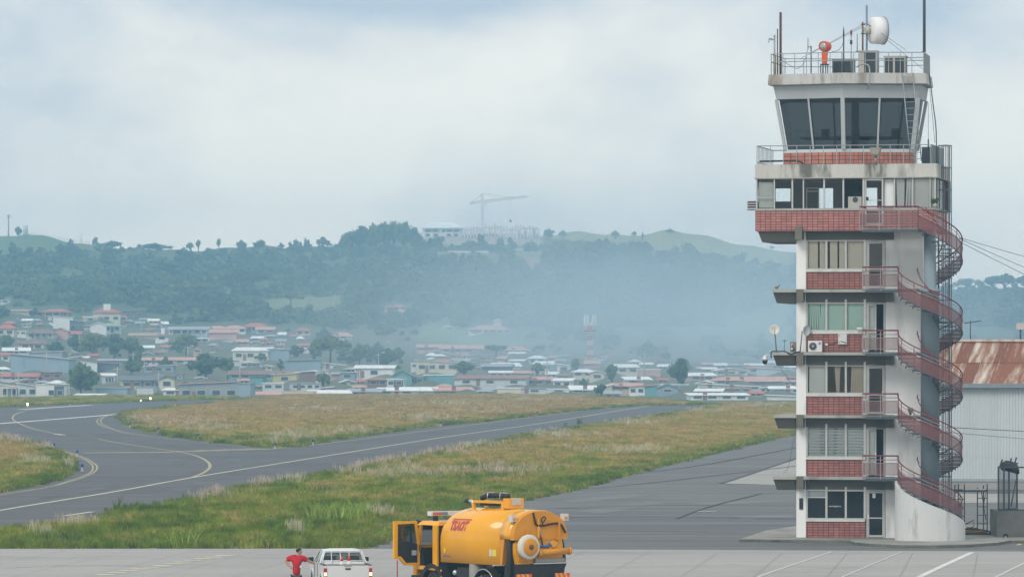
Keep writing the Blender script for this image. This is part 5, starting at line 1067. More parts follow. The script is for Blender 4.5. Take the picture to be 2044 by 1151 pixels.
HOUSES = [
 (84,141,633,11,'brick','hip','red',6,'red hip roofed house high on the left slope above the big white block',3,'porch'), (96,146,640,7,'white','lean','white',-2,'low white lean-to just under the high red hip roof at left',2),
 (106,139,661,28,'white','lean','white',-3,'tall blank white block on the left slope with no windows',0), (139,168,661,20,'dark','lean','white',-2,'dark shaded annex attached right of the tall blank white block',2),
 (186,240,643,20,'cream','hip','red',8,'two storey house with red hip roof and white tank on top',3,'tank'), (222,254,643,13,'pink','gable','pinkish',6,'pinkish gabled wing right of the house with the white roof tank',2),
 (165,196,642,9,'peach','flat','white',2,'small peach house left of the house with the roof tank',1), (244,290,634,12,'dark','lean','red',3,'red roofed house right of and higher than the roof tank house',2),(242,268,633,9,'pale','lean','white',2,'white sloping roof tucked beside the roof tank house on its right',1),
 (180,212,665,16,'white','gable','white',6,'small bright white gabled house in front of dark trees on the left',0), (206,242,664,14,'pale','hip','green',6,'green roofed house right of the small bright white gable',2,'porch'),
 (-8,28,672,17,'cream','hip','red',8,'cream house with red hip roof at the left border, mid slope',2), (8,28,653,8,'brick','hip','red',5,'small red roof peeping above the cream house at the left border',1), (0,20,606,7,'pale','lean','white',2,'highest white roofed shed at the left border',1),(20,60,626,5,'tan' if 0 else 'peach','back','tan',3,'low tan roofs high on the left slope near the border',0),
 (28,52,669,8,'white','flat','white',1,'small white box house right of the cream border house',2), (52,106,674,9,'pale','hip','brown',8,'long house with brown hip roof and verandah on the left',4,'porch'), (104,136,675,14,'pink','gable','pinkish',6,'pink gable wall house beneath the tall white block',0), (132,160,672,6,'pale','ridge','red',6,'red ridge roof right of the pink gable wall',1),
 (38,88,700,15,'cream','ridge','brown',7,'cream house with brown ridge roof and two dark windows at left',2), (74,92,690,8,'peach','gable','tan',5,'small peach gable behind the cream two window house',0),
 (336,414,668,11,'pale','ridge','grey',6,'long pale house with a grey ridge roof left of the red roof cluster',6,'porch'), (372,418,684,9,'white','flat','white',1,'white lower terrace with posts under the long pale house',3,'porch'),
 (310,336,681,11,'white','hip','brown',6,'small white house with brown roof and white tank near the long pale house',1,'tank'), (258,316,675,5,'peach','back','tan',5,'long low tan roof among trees left of the small tank house',0),
 (20,138,745,28,'blue','lean','grey',-10,'big blue grey warehouse with sloping grey roof at the left',0), (66,125,712,9,'grey','lean','white',2,'white roofed grey building behind the big blue grey warehouse',0), (8,58,706,7,'pale','ridge','white',6,'pale ridge roofed shed left behind the big blue grey warehouse',2),(-10,18,722,13,'pale','back','red',4,'small red roofed house at the left border, above the warehouse',2),
 (0,78,757,5,'pale','back','red',6,'long low red roof in front of the big blue grey warehouse',3), (84,124,758,14,'brick','lean','red',1,'brick bay with red roof right end of the blue grey warehouse',2),
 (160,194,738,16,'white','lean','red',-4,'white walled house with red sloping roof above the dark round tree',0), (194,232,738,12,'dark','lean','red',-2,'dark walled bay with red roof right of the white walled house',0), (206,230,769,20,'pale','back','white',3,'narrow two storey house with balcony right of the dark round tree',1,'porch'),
 (196,252,724,4,'grey','back','grey',3,'low grey roof strip behind the dark walled red roofed bay',0), (285,392,726,7,'pale','back','pinkish',5,'very long pinkish red roof below the trees left of centre',5), (288,346,744,13,'blue','lean','white',2,'blue corrugated house below the very long pinkish roof',3),
 (242,326,776,17,'yellow','back','dark',8,'yellow house with turquoise door and dark roof',4,'side'), (318,348,778,22,'cream','gable','dark',5,'cream gable end joined to the yellow house with dark roof',1),
 (0,36,795,22,'cream','lean','white',-6,'cream house with white lean-to roof at the bottom left border',2,'porch'), (36,74,795,24,'pale','lean','white',-6,'pale house with white sloping roof second from the bottom left border',2), (72,94,796,28,'white','flat','white',1,'blank white party wall left of the balcony house',0), (94,128,797,30,'white','lean','white',-2,'white balcony house with dark bays beside the dark round tree',2,'side'),
 (190,254,789,14,'blue','flat','pinkish' if 0 else 'grey',1,'low blue grey shed row in front of the yellow house',0), (273,306,790,17,'pale','flat','grey',1,'plain pale block between the shed row and the white low house',0), (325,384,790,11,'white','back','white',3,'low white house with two small windows at the grass edge',2), (150,205,795,6,'white','back','white',2,'white low wall house under the dark round tree',0),
 (357,476,797,30,'grey','lean','pinkish',5,'large grey factory building with four dark windows at the grass edge',4), (474,500,799,33,'blue','flat','grey',1,'tall blue grey end block of the large grey factory',0), (386,402,706,10,'peach','gable','red',8,'small red gable left of the big tree in mid town',1),
 (416,450,664,9,'pale','hip','pinkish',5,'left pinkish hip roof of the red roof cluster left of centre',2), (417,472,679,15,'pink','back','pinkish',6,'broad pink roof below the pinkish hip roof of the cluster',0), (448,490,666,11,'white','hip','pinkish',6,'white house with pinkish hip roof in the middle of the cluster',3), (486,532,664,13,'white','hip','red',7,'white house with red hip roof at the right of the cluster',3,'porch'), (512,546,667,10,'pale','ridge','pinkish',5,'rightmost pinkish ridge roof of the red roof cluster',2),
 (592,619,670,11,'cream','hip','red',5,'small cream house with red hip roof alone right of the cluster',2), (666,704,677,7,'pale','hip','pinkish',7,'pinkish domed hip roof alone among trees left of centre',1), (593,622,694,4,'pale','back','red',4,'thin red roof strip beneath the lone cream house',1), (605,618,705,6,'white','gable','white',4,'tiny white gable under the thin red roof strip',0),
 (464,536,719,19,'cream','back','white',6,'cream warehouse with wide white roof in mid town',3), (536,577,719,22,'blue','lean','white',-1,'blue grey side wing of the wide white roofed warehouse',0), (428,480,727,7,'pale','lean','white',-5,'white sloping roof left below the wide roofed warehouse',0), (478,518,734,11,'pale','flat','white',2,'flat white roofed house below the wide roofed warehouse',2,'side'),
 (571,640,738,18,'blue','lean','grey',2,'long blue grey hall right of the wide roofed warehouse',0), (618,690,737,8,'pale','lean','white',-7,'long white roof sloping right behind the lean white building',2),
 (458,545,757,11,'teal','ridge','brown',7,'long brown roof over teal walls in mid town',4), (540,592,756,9,'grey','ridge','rust',7,'rust brown roof end right of the long brown roof',2), (500,524,766,14,'teal','lean','grey',1,'small teal walled shed below the long brown roof',0), (544,592,765,17,'yellow','lean','white',3,'pale yellow house left of the lean white building',1),
 (594,630,762,19,'brick','lean','white',3,'brick fronted bay under the tilted white roof',0), (630,655,762,21,'white','lean','white',2,'white end wall of the tilted white roof building',2), (525,566,779,14,'pale','flat','white',1,'pale block with dark doorways left above the grass',2), (582,640,778,12,'pale','flat','grey',1,'grey white terrace of doors above the grass, left of a dark bush',4),
 (656,680,758,11,'peach','back','grey',3,'peach coloured house right of the dark bush',0), (678,708,758,14,'blue','lean','white',1,'pale blue house between peach house and striped doors',1), (708,785,754,19,'white','back','white',5,'white building with red striped door in mid town',1,'stripes'), (783,822,768,19,'teal','gable','green',10,'teal gable house right of the red striped door building',1),
 (736,772,772,15,'brick','hip','rust',5,'brick red house below the red striped door building',2), (772,805,773,16,'pale','flat','white',1,'pale house beside the brick red house with a white porch',2,'side'),
 (770,812,618,6,'white','hip','red',5,'upper white tier of the two tiered red roof house on the hill',3), (767,814,628,6,'peach','hip','pinkish',5,'lower tier of the two tiered red roof house on the hill',3),
 (500,560,792,4,'pale','back','pinkish',5,'low pinkish roof at the grass crest left of the cream roof',0), (560,620,791,4,'white','back','tan',5,'low cream roof at the grass crest, lit pale',0), (622,700,790,5,'pale','back','white',5,'broad low white roof at the grass crest left of centre',0), (690,760,788,6,'blue','back','grey',5,'broad low grey roof at the grass crest right of the white one',2), (752,832,787,7,'pale','back','white',5,'low white roof with blue shadow at the grass crest near centre',2),
 (936,1018,666,9,'white','hip','pinkish',9,'big villa with pinkish hip roof and cupola on the lower hill',6,'cupola'), (888,908,658,5,'cream','gable','white',3,'tiny cream cottage left of the big villa with cupola',1), (832,888,700,7,'peach','back','pinkish',5,'left long faded pink roof in the haze',3), (880,970,704,8,'peach','back','pinkish',7,'right long faded pink roof in the haze',4), (1008,1056,706,8,'pink','hip','pinkish',7,'faded pink hip roof right of the long pink roofs',3), (1016,1046,711,5,'pale','back','white',3,'white porch roof under the faded pink hip roof',2),
 (1056,1086,728,14,'pale','hip','white',5,'pavilion topped tower house with white hip roof',2), (1066,1102,740,13,'cream','back','white',5,'cream house in front of the pavilion topped tower house',2), (1096,1116,742,14,'blue','flat','white',1,'blue bay right of the pavilion tower house',0), (1112,1138,742,12,'white','lean','white',-3,'white sloping porch right of the blue bay',1),
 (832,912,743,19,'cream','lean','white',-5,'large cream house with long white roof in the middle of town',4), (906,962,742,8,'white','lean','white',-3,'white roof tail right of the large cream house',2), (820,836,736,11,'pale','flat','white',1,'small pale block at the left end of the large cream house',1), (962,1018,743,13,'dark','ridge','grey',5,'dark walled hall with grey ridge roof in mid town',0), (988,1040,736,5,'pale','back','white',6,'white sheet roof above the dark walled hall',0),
 (978,1022,753,9,'pale','back','white',3,'pale house with thin white roof below the dark walled hall',3), (1026,1060,753,8,'blue','back','pinkish',4,'blue house with pinkish roof right of the thin white roof',1), (1144,1184,753,12,'cream','hip','white',5,'cream house with white hip roof beneath the striped mast',2), (1178,1206,760,16,'cream','gable','white',4,'cream gable beneath the striped mast on its right',1), (1152,1198,731,5,'pink','back','pinkish',5,'pinkish roof right at the foot of the striped mast',1),
 (846,906,766,17,'teal','flat','white',1,'dark teal walled hall under the large cream house',0), (814,846,767,15,'green','flat','grey',1,'pale green house left of the dark teal hall',2,'side'), (906,1050,770,14,'pale','back','rust',6,'long terrace with three white garage doors under a rust roof',3,'garage'), (1050,1104,769,11,'blue','back','pinkish',5,'blue terrace right of the three garage doors',3), (1104,1140,775,15,'white','back','white',4,'white house with pale roof right of the blue terrace',2),
 (800,870,785,5,'pale','back','white',6,'low tilted white roof at the grass crest below the teal hall',0), (868,944,785,5,'blue','back','pinkish',6,'low pinkish blue roof at the grass crest right of centre',2), (992,1040,785,10,'cream','flat','white',1,'low cream wall house at the grass crest',0), (1040,1094,785,9,'pale','flat','grey',1,'low pale house next right of the low cream wall house',1), (1094,1136,785,8,'white','flat','white',1,'low white house with one dark window at the grass crest',1), (1140,1196,784,6,'pale','back','white',7,'white sheet roof below the striped mast',2), (1192,1222,781,7,'cream','lean','white',6,'white roof tipping up right, beside the teal sided house',0),
 (1256,1287,789,17,'white','lean','pinkish',3,'white front half of the teal sided house in the smoke',2), (1287,1311,789,18,'teal','lean','pinkish',3,'teal side wall under a pink roof, in the smoke',0), (1220,1278,781,12,'peach','ridge','pinkish',5,'peach house with pinkish ridge roof left behind the teal side wall',3), (1232,1274,746,13,'cream','back','white',5,'cream house with white roof right of the tree past the striped mast',2), (1272,1318,750,12,'pink','flat','white',2,'pink walled block in the smoke behind the teal sided house',0),
 (1311,1354,786,12,'blue','gable','grey',8,'blue grey gable right of the teal side wall',1), (1376,1428,760,10,'pink','back','white',5,'pinkish house with white roof right of the round smoky tree',2), (1428,1492,748,8,'cream','gable','white',5,'wide cream gable deep in the smoke',3), (1426,1480,767,9,'pale','hip','pinkish',6,'pale house at the left end of the big pink roof in the smoke',2), (1452,1566,766,6,'blue','ridge','pinkish',9,'big pink roof in the smoke left of the tower',4),
 (1392,1518,778,6,'pale','lean','white',-6,'long white roof sloping right in front of the big pink roof',5), (1378,1494,798,9,'white','back','white',3,'long low white building at the grass crest left of the tower',4), (1532,1620,798,6,'white','lean','white',-3,'white low roof touching the tower side at the grass crest',0), (1536,1610,785,9,'pale','back','white',4,'pale house in smoke right beside the tower edge',2), (1510,1600,746,7,'pale','lean','white',-5,'white roof deep in the smoke beside the tower',0), (1388,1440,790,9,'cream','back','white',4,'cream house in the smoke right of the blue grey gable',3), (1318,1374,776,8,'blue','flat','white',1,'blue flat block in smoke under the round tree',1), (1250,1300,765,7,'pale','back','white',5,'white roof strip between the pink block and the peach house',2), (1440,1500,783,8,'blue','flat','pinkish',1,'blue low house under the long white sloping roof',3), (1600,1680,770,9,'cream','back','red',5,'house hidden behind the tower with red roof',2),
]
TREES = [
 (161,790,726,74,'round','dark round tree at the grass edge between the white balcony house and yellow house',0),
 (185,712,662,60,'round','large dark tree below the small bright white gable',1), (228,716,668,58,'round','broad tree right of the large dark tree under the green roof',2), (262,716,674,46,'round','third tree of the dark group left of the very long pinkish roof',3), (150,706,668,30,'round','smaller dark tree left of the large dark tree under the white gable',2),
 (372,706,664,52,'round','tree below the long pale house left of the red roof cluster',1), (14,704,670,46,'round','dark tree at the left border above the blue grey warehouse',3), (112,708,680,44,'bush','spreading bush right of the cream two window house',0), (262,748,719,46,'round','green tree in front of the very long pinkish roof at its left end',0), (410,756,708,84,'round','big green tree above the large grey factory',2), (455,750,716,40,'round','smaller tree right of the big green tree above the factory',3),
 (520,722,705,28,'bush','dark bush in front of the cream warehouse',1), (645,774,742,32,'round','small dark tree beside the white end wall in mid town',1), (660,732,672,84,'flat','wide hazy tree above the long white sloping roof',0), (628,722,686,46,'round','hazy tree left of the wide hazy tree in mid town',3), (718,728,690,36,'round','hazy tree right of the wide hazy tree in mid town',0), (766,734,702,58,'round','tree behind the white building with red striped door',2), (926,752,722,54,'round','leafy tree in front of the dark teal hall',3), (1072,752,722,34,'round','small tree in front of the pavilion topped tower house',1),
 (1360,776,718,52,'round','round tree standing in the smoke left of the pink house',2), (1222,764,728,30,'round','smoky tree right of the striped mast',0), (560,740,714,26,'tall','palm like tree at the right end of the cream warehouse',0), (990,714,688,44,'flat','flat crowned hazy tree between the long pink roofs and pink hip roof',1), (1150,744,716,24,'round','small tree left of the striped mast foot',3), (590,716,690,38,'round','round tree under the lone cream house right of the cluster',2), (330,742,714,36,'bush','bush behind the blue corrugated house',1), (370,786,762,30,'bush','bush between the cream gable end and the factory',0), (60,792,770,20,'bush','low bush beside the pale house at the bottom left',0), (1165,778,756,22,'bush','bush in front of the cream house beneath the striped mast',1), (1200,790,766,34,'bush','pale smoky bush at the grass crest right of the striped mast',0),
 (378,612,560,96,'flat','largest domed tree in the middle of the left wooded slope',0), (500,590,540,80,'flat','domed tree up slope right of the largest domed tree',1), (258,596,556,92,'round','wide domed tree left of the largest domed tree',2), (580,616,580,70,'flat','domed tree above the lone cream house',0), (320,548,514,70,'round','upper domed tree on the left wooded slope',3), (450,640,596,80,'flat','domed tree above the red roof cluster',1),
 (225,496,480,56,'bush','dark tree clump where the bare hill meets the wood',0), (306,500,485,84,'bush','long low domed tree on the left skyline',0), (380,502,483,20,'round','small skyline tree right of the long low domed tree',1), (396,498,479,12,'round','tiny skyline tree on its own trunk left of centre',2), (437,496,477,12,'round','pointed small tree on the left skyline',3), (482,497,480,26,'bush','ragged skyline bush between pointed tree and double trees',1), (520,497,479,34,'bush','wider ragged skyline bush left of the double trees',0),
 (591,497,478,14,'round','left of two dark trees side by side on the skyline',0), (610,499,474,19,'tall','right and taller of two dark trees side by side on the skyline',1), (645,494,474,34,'bush','skyline bushes just left of the tall hilltop wood',1),
 (702,500,460,46,'round','left edge tree of the tall hilltop wood',1), (722,500,453,50,'round','second tree of the tall hilltop wood from the left',2), (745,500,448,46,'round','slim tree left of the highest crown in the hilltop wood',0), (768,500,445,48,'round','tree beside the highest crown in the hilltop wood',0), (786,498,439,40,'round','highest crown of the hilltop wood left of the white villa',1), (806,500,445,46,'round','tree right of the highest crown in the hilltop wood',3), (826,500,456,40,'round','last tree of the hilltop wood next to the white villa',2),
 (1096,478,457,26,'round','dark tree at the right end of the building site',0), (1124,474,460,20,'bush','low dark tree right of the building site shed',1), (1228,480,461,22,'round','spiky round tree on the right bare ridge',3), (1266,472,461,14,'bush','bush on the ridge left of the tall ridge tree',0), (1283,480,460,10,'tall','tall narrow tree on the right bare ridge',0), (1338,466,457,22,'bush','flat bushes on the top of the right bare ridge',1), (1541,497,490,14,'bush','small bush on the ridge near the tower',0),
 (36,473,453,18,'round','small dark tree beside the white tank on the left bare hill',2), (1128,530,478,70,'round','dark tree mass left below the right bare ridge',1), (1180,540,486,74,'round','dark tree mass right of the building site slope',2),
 (1930,590,556,54,'flat','left flat crowned tree on the skyline right of the tower',0), (2006,594,548,92,'flat','wide flat crowned tree on the skyline at the right border',1), (1962,592,566,30,'round','small tree between the two flat crowned trees right of the tower',2),
]
for H_ in HOUSES: house(*H_[:9], wins=H_[9], extra=H_[10] if len(H_) > 10 else None)
LAND = [(122,645,'the tall blank white block'),(215,632,'the house with the roof tank'),(196,655,'the small bright white gable'),(8,660,'the cream house at the left border'),(75,668,'the long brown hip roof'),(60,690,'the cream two window house'),(78,735,'the big blue grey warehouse'),(161,755,'the dark round tree'),(340,722,'the very long pinkish roof'),(290,762,'the yellow house with dark roof'),
 (415,780,'the large grey factory'),(375,665,'the long pale house'),(480,662,'the red roof cluster'),(605,664,'the lone cream house'),(520,708,'the wide roofed warehouse'),(500,752,'the long brown roof'),(745,745,'the building with red striped door'),(803,762,'the teal gable house'),(870,735,'the large cream house'),(978,662,'the big villa with cupola'),(1071,722,'the pavilion topped tower house'),(1178,720,'the striped mast'),(975,762,'the terrace with three garage doors'),(876,760,'the dark teal hall'),(1285,780,'the teal sided house'),(1360,748,'the round tree in the smoke'),(1510,756,'the big pink roof in the smoke'),(630,752,'the tilted white roof building'),(920,698,'the long faded pink roofs'),(790,622,'the two tiered red roof house'),(685,672,'the lone domed hip roof')]
FR = random.Random(21); used_ = set(h[8] for h in HOUSES); made = 0
def filler(x0, x1, r0, r1, wmin, wmax, count):
    global made
    tries = 0
    while count and tries < 3000:
        tries += 1; px, row = FR.uniform(x0, x1), FR.uniform(r0, r1); w = FR.uniform(wmin, wmax)*(.6+.4*(row-640)/150); hh = FR.uniform(5, 9)*(.65+.35*(row-640)/150); rp_ = FR.uniform(2, 5)
        a, b, c, d = px-w/2, px+w/2, row-hh-rp_, row
        if any(min(b, q[1]-3)-max(a, q[0]+3) > 2 and min(d, q[3]-2)-max(c, q[2]+3) > 2 for q in HOUSE_BOXES): continue
        if any(abs(px-t[0]) < t[3]/2+w/2 and row > t[2]-4 and row < t[1]+3 for t in TREES[:31]): continue
        wl_ = FR.choice(('white','white','cream','pale','pale','peach','blue','grey','yellow')); rc = FR.choice(('white','white','white','red','red','pinkish','grey','rust')); shp = FR.choice(('back','back','ridge','hip','lean','gable'))
        L_ = min(LAND, key=lambda q: (q[0]-px)**2+((q[1]-row)*1.6)**2); dx, dy = px-L_[0], row-L_[1]
        where = (('right of ' if dx > 0 else 'left of ') if abs(dx) > abs(dy)*1.2 else ('below ' if dy > 0 else 'above '))+L_[2]
        rn = {'back':'sheet','ridge':'ridge','hip':'hip','lean':'sloping','gable':'gable'}[shp]; lab = f"small {wl_} house with {rc} {rn} roof {where}"
        if len(lab.split()) > 16 or lab in used_: continue
        used_.add(lab); house(a, b, row, hh, wl_, shp, rc, rp_, lab, wins=2); count -= 1; made += 1
filler(0, 330, 640, 702, 14, 30, 18); filler(300, 700, 672, 745, 14, 30, 16); filler(0, 420, 705, 792, 18, 40, 16); filler(480, 900, 742, 792, 18, 40, 18); filler(860, 1230, 712, 788, 16, 36, 24); filler(1210, 1590, 728, 794, 18, 44, 26); print('filler houses', made)
hb = np.array(HOUSE_BOXES); keep = np.ones(len(pxs), bool)
for a, b, c, d, Yq in hb: keep &= ~((pxs > a-6) & (pxs < b+6) & (rows > c) & (rows < d+16))
pxs, rows, Yh = pxs[keep], rows[keep], Yh[keep]
T = [template(crown(40+k, 150, sh, .2), 'far_crown', M_LEAF[k % 3]) for k, sh in enumerate(('round','round','flat','round','bush','tall'))]
kin = RNG.choice(6, len(pxs), p=(.22,.22,.20,.14,.21,.01)); sz = np.clip(RNG.lognormal(1.22, .36, len(pxs)), 1.5, 7.5); sz = np.where(kin == 5, sz*.6, sz)
ridge = rows < skyrow(pxs)+30; kin = np.where(ridge & (kin == 5), 4, kin); sz = np.where(ridge, np.minimum(sz*.75, 3.0), sz); sz *= np.where(rows > 655, .55, 1.0)
wp = np.stack([(pxs-CX)/F*Yh, Yh, hill_z(pxs, Yh)-.3], 1)
o = scatter('forest', wp, np.stack([sz, sz, sz*RNG.uniform(.8, 1.25, len(sz))], 1), T, kin); o['kind'] = 'stuff'; print('forest', len(pxs))

# --- trees one can tell apart
def tree(px, base, top, wpx, shape, label, v=0, name='tree', group=None, hidden=0):
    x, Y, z, m = place(px, base); z = float(hill_z(px, Y)); h = (base-top)*m; w = wpx*m/2
    t = thing(name, label, 'tree', (x, Y, z), HR_SEED.uniform(0, 6), group)
    meo = CROWN[shape, v]; zs = {'round': 1.28, 'flat': .78, 'tall': 2.5, 'bush': .85}[shape]; ch = h*(.86 if shape != 'flat' else .5)
    c = bpy.data.objects.new('crown', meo); COL.objects.link(c); c.parent = t; c.scale = (w, w, ch/zs); c.location = (0,0,h-ch)
    mb = MB().tube([(0,0,-1.5),(.1,0,(h-ch)*.6),(0,.1,h-ch*.55)], [h*.035+.12, h*.028+.1, h*.015+.05], 7)
    for k in range(3): a = k*2.1; mb.tube([(0,0,h-ch*.95),(w*.45*math.cos(a), w*.45*math.sin(a), h-ch*.55)], [h*.018+.05, .05], 5)
    mb.build('trunk', M_TRUNK, t); return t
for tr in TREES: tree(*tr)

# --- hilltop: unfinished building, villa, crane, tank, masts
def hz(px, row): return place(px, row)
x, Y, z, m = place(884, 472); v = thing('villa', 'large white roofed villa on the hilltop beside the crane', 'house', (x, Y, z)); k = m
MB().box(-40*k,40*k,0,16,-6,17*k).build('wall', HW['white'], v); MB().box(-58*k,-40.2*k,2,12,-6,9*k).build('wing', HW['white'], v)
MB().add([(-44*k,-1.5,25*k-8*k),(44*k,-1.5,17*k),(44*k,17,17*k),(-44*k,17,17*k),(-26*k,8,33*k-4*k),(20*k,8,29*k)], [(0,1,5,4),(1,2,5),(2,3,4,5),(3,0,4),(3,2,1,0)]).build('roof', HR['white'], v)
MB().box(-38*k,-6*k,-.12,-.02,9*k,14*k).box(-2*k,36*k,-.12,-.02,9*k,14*k).build('upper_windows', M_WIN, v)
for q in (-30,-14,12,26): MB().box((q-4)*k,(q+4)*k,-.12,-.02,0,6*k).build('doorway', M_SHADE, v)
for q in (-36,-22,-8,6,20,34): MB().box((q-.8)*k,(q+.8)*k,-1.2,-.4,-3,16.5*k).build('column', HW['white'], v)
x, Y, z, m = place(1002, 476); s = thing('building_site', 'unfinished concrete building with bare columns on the hilltop', 'construction site', (x, Y, z)); k = m
M_RAW = mat('raw_concrete', (.66,.60,.57), .9, var=.15, scale=.2); RS = random.Random(3)
for q0, q1, h in ((-76,-40,19),(-40,-4,23),(-4,30,19),(30,76,21)):
    for f in range(2): MB().box(q0*k+.1,q1*k-.1,0,14,(f+1)*h/2*k-.5,(f+1)*h/2*k).build('floor_slab', M_RAW, s)
    (lambda B: [B.box(q0*k+.1+j*(q1-q0)*k/6,q0*k+.1+(j+.62)*(q1-q0)*k/6,6,6.4,-4,h*k*(.45 if j%2 else .8)) for j in range(6)] and B)(MB()).build('infill_wall', mat('block_wall', (.60,.54,.51), .9, var=.2), s)
    q = q0
    while q < q1: MB().box(q*k,q*k+.9,-.3,.6,-4,h*k+RS.uniform(0,2.5)).build('column', M_RAW, s); q += 6
for q0, q1, h in ((-62,-36,27),(-26,4,28),(38,66,26)): MB().add([(q0*k,1,(h-5)*k),(q1*k,1,(h-5)*k),((q0+q1)/2*k,5,h*k),(q0*k,9,(h-5)*k),(q1*k,9,(h-5)*k)], [(0,1,2),(0,2,3),(1,4,2),(3,2,4),(0,3,4,1)]).build('roof', M_RAW, s)
for p0, p1, r_, hh, lab in ((895,975,505,5,'left pale retaining wall below the building site'),(1000,1062,501,5,'right pale retaining wall below the building site'),(1082,1102,502,4,'short pale retaining wall at the right below the building site'),(1202,1246,498,5,'pale wall on the slope below the right bare ridge')):
    x, Y, z, m = place((p0+p1)/2, r_); w_ = thing('retaining_wall', lab, 'wall', (x, Y, z), 0, 'pale walls on the hillside'); MB().box(-(p1-p0)*m/2,(p1-p0)*m/2,0,.8,-3,hh*m).build('face', M_RAW, w_)
x, Y, z, m = place(963, 466); cr = thing('tower_crane', 'yellow grey tower crane standing over the hilltop building site', 'crane', (x, Y+4, z)); k = m
M_CR = mat('crane_paint', (.2,.2,.17), .6, var=.1); top = (466-403)*k; ap_ = (466-386)*k; w2 = .48
def lattice(mb, a, b, w, n, r=.062):
    a, b = Vector(a), Vector(b); d = (b-a).normalized(); u = (Vector((0,1,0)) if abs(d.y) < .9 else Vector((1,0,0))); s1 = d.cross(u).normalized()*w; s2 = d.cross(s1).normalized()*w
    cs = [s1+s2, s1-s2, -s1-s2, -s1+s2]
    for c in cs: mb.bar(a+c, b+c, r*2)
    for i in range(n):
        p, q = a.lerp(b, i/n), a.lerp(b, (i+1)/n)
        for j in range(4): mb.bar(p+cs[j], q+cs[(j+1) % 4], r*1.4)
    return mb
lattice(MB(), (0,0,-2), (0,0,top), w2, 16).build('tower', M_CR, cr); lattice(MB(), (0,0,top), (0,0,ap_), .5, 5).build('apex', M_CR, cr)
lattice(MB(), (1,0,top+.4), (91*k,-6,top+(11)*k), .6, 26).build('jib', M_CR, cr); lattice(MB(), (-1,0,top), (-23*k,1,top-1.5*k), .6, 7).build('counter_jib', M_CR, cr)
MB().box(-25*k,-19*k,-.5,1.5,top-5*k,top-1*k).build('counterweight', M_RAW, cr)
MB().bar((0,0,ap_), (60*k,-4,top+8*k), .16).bar((0,0,ap_), (-22*k,1,top), .16).build('tie_rod', M_CR, cr); MB().box(1,2.6,-1.5,.3,top-2.5,top-.2).build('cab', HW['white'], cr)
hk = MB().bar((56*k,-4,top+6*k), (56*k,-4,8), .09).build('hook_cable', M_DGREY, cr); MB().box(56*k-.6,56*k+.6,-4.5,-3.5,6.5,8).build('hook_block', M_DGREY, cr)
x, Y, z, m = place(51, 470); wt = thing('water_tank', 'white cylindrical water tank on the left bare hill', 'water tank', (x, Y, z)); MB().lathe([(5*m,0),(5*m,20*m),(4.6*m,20.6*m),(.2,21*m)], n=18).build('tank', HW['white'], wt); MB().box(-14*m,10*m,2,6,-2,3*m).build('plinth', HW['pale'], wt)
x, Y, z, m = place(17, 471); tm = thing('radio_mast', 'slim grey radio mast on the left bare hill', 'mast', (x, Y, z)); MB().tube([(0,0,-1),(0,0,42*m)], .4, 7).build('shaft', M_GALV, tm); MB().tube([(0,0,37*m),(0,0,43*m)], 1.0, 8).build('antenna_head', HW['pale'], tm)
x, Y, z, m = place(1178, 728); tm = thing('telecom_tower', 'red and white striped telecom tower with panel antennas', 'mast', (x, Y, z)); hT = 88*m
for i in range(9): lattice(MB(), (0,0,hT*i/9), (0,0,hT*(i+1)/9), .5*(1.5-i/16), 2, .11).build('red_section' if i % 2 else 'white_section', mat('mast_red', (.5,.14,.12)) if i % 2 else HW['white'], tm)
for i in range(6): a = i*1.05; MB().box(1.7*math.cos(a)-.25,1.7*math.cos(a)+.25,1.7*math.sin(a)-.25,1.7*math.sin(a)+.25,hT-1.5,hT+1.9).build('panel_antenna', HW['white'], tm)
MB().lathe([(2.0,hT*.76),(2.0,hT*.80)], n=10).build('platform', mat('mast_red', (.5,.14,.12)), tm)
M_POLE = mat('concrete_pole', (.42,.42,.40), .8); 
def upole(px, b, t_, label, lamp=0):
    x, Y, z, m = place(px, b); h = (b-t_)*m; p = thing('utility_pole', label, 'pole', (x, Y-3, z), 0, 'poles in the town'); MB().tube([(0,0,-1),(0,0,h)], [.2,.13], 7).build('shaft', M_POLE, p); MB().box(-1.1,1.1,-.08,.08,h-.8,h-.62).build('cross_arm', M_POLE, p)
    if lamp: MB().tube([(0,0,h-.3),(.9*lamp,-.2,h+.15),(1.9*lamp,-.3,h+.15)], .08, 6).build('lamp_arm', M_POLE, p); MB().box(1.5*lamp-.5,1.5*lamp+.5,-.5,-.1,h+.0,h+.2).build('lamp_head', HW['white'], p)
for a in ((95,752,702,'dark pole in front of the big blue grey warehouse'),(39,790,742,'pole at the bottom left among the white roofed houses'),(236,772,731,'pole between the narrow balcony house and yellow house'),(318,780,742,'pole in front of the cream gable end'),(267,724,703,'short pole behind the very long pinkish roof'),(376,716,690,'street lamp pole left of the big green tree',1),(326,708,692,'street lamp pole above the long tan roof',1),(488,712,690,'street lamp above the cream warehouse',1),(284,668,640,'pole on the slope right of the roof tank house'),
          (756,738,704,'tall pole at the white building with striped door',1),(783,716,682,'faint lamp pole in haze above the striped door building',-1),(955,724,698,'white lamp post below the right long faded pink roof',1),(857,762,724,'pole in front of the large cream house'),(1286,752,704,'pole in front of the pink walled block'),(480,768,718,'dark pole left of the long brown roof'),(1092,768,720,'pole right of the pavilion tower house'),(1405,700,668,'pole high in the smoke left of the tower'),(163,486,465,'thin pole on the slope of the left bare hill'),(140,800,767,'pole in front of the dark round tree'),(669,616,585,'lone white pole in the wood left of centre'),(909,634,606,'lone pole in the hazy wood above the big villa')): upole(*a)
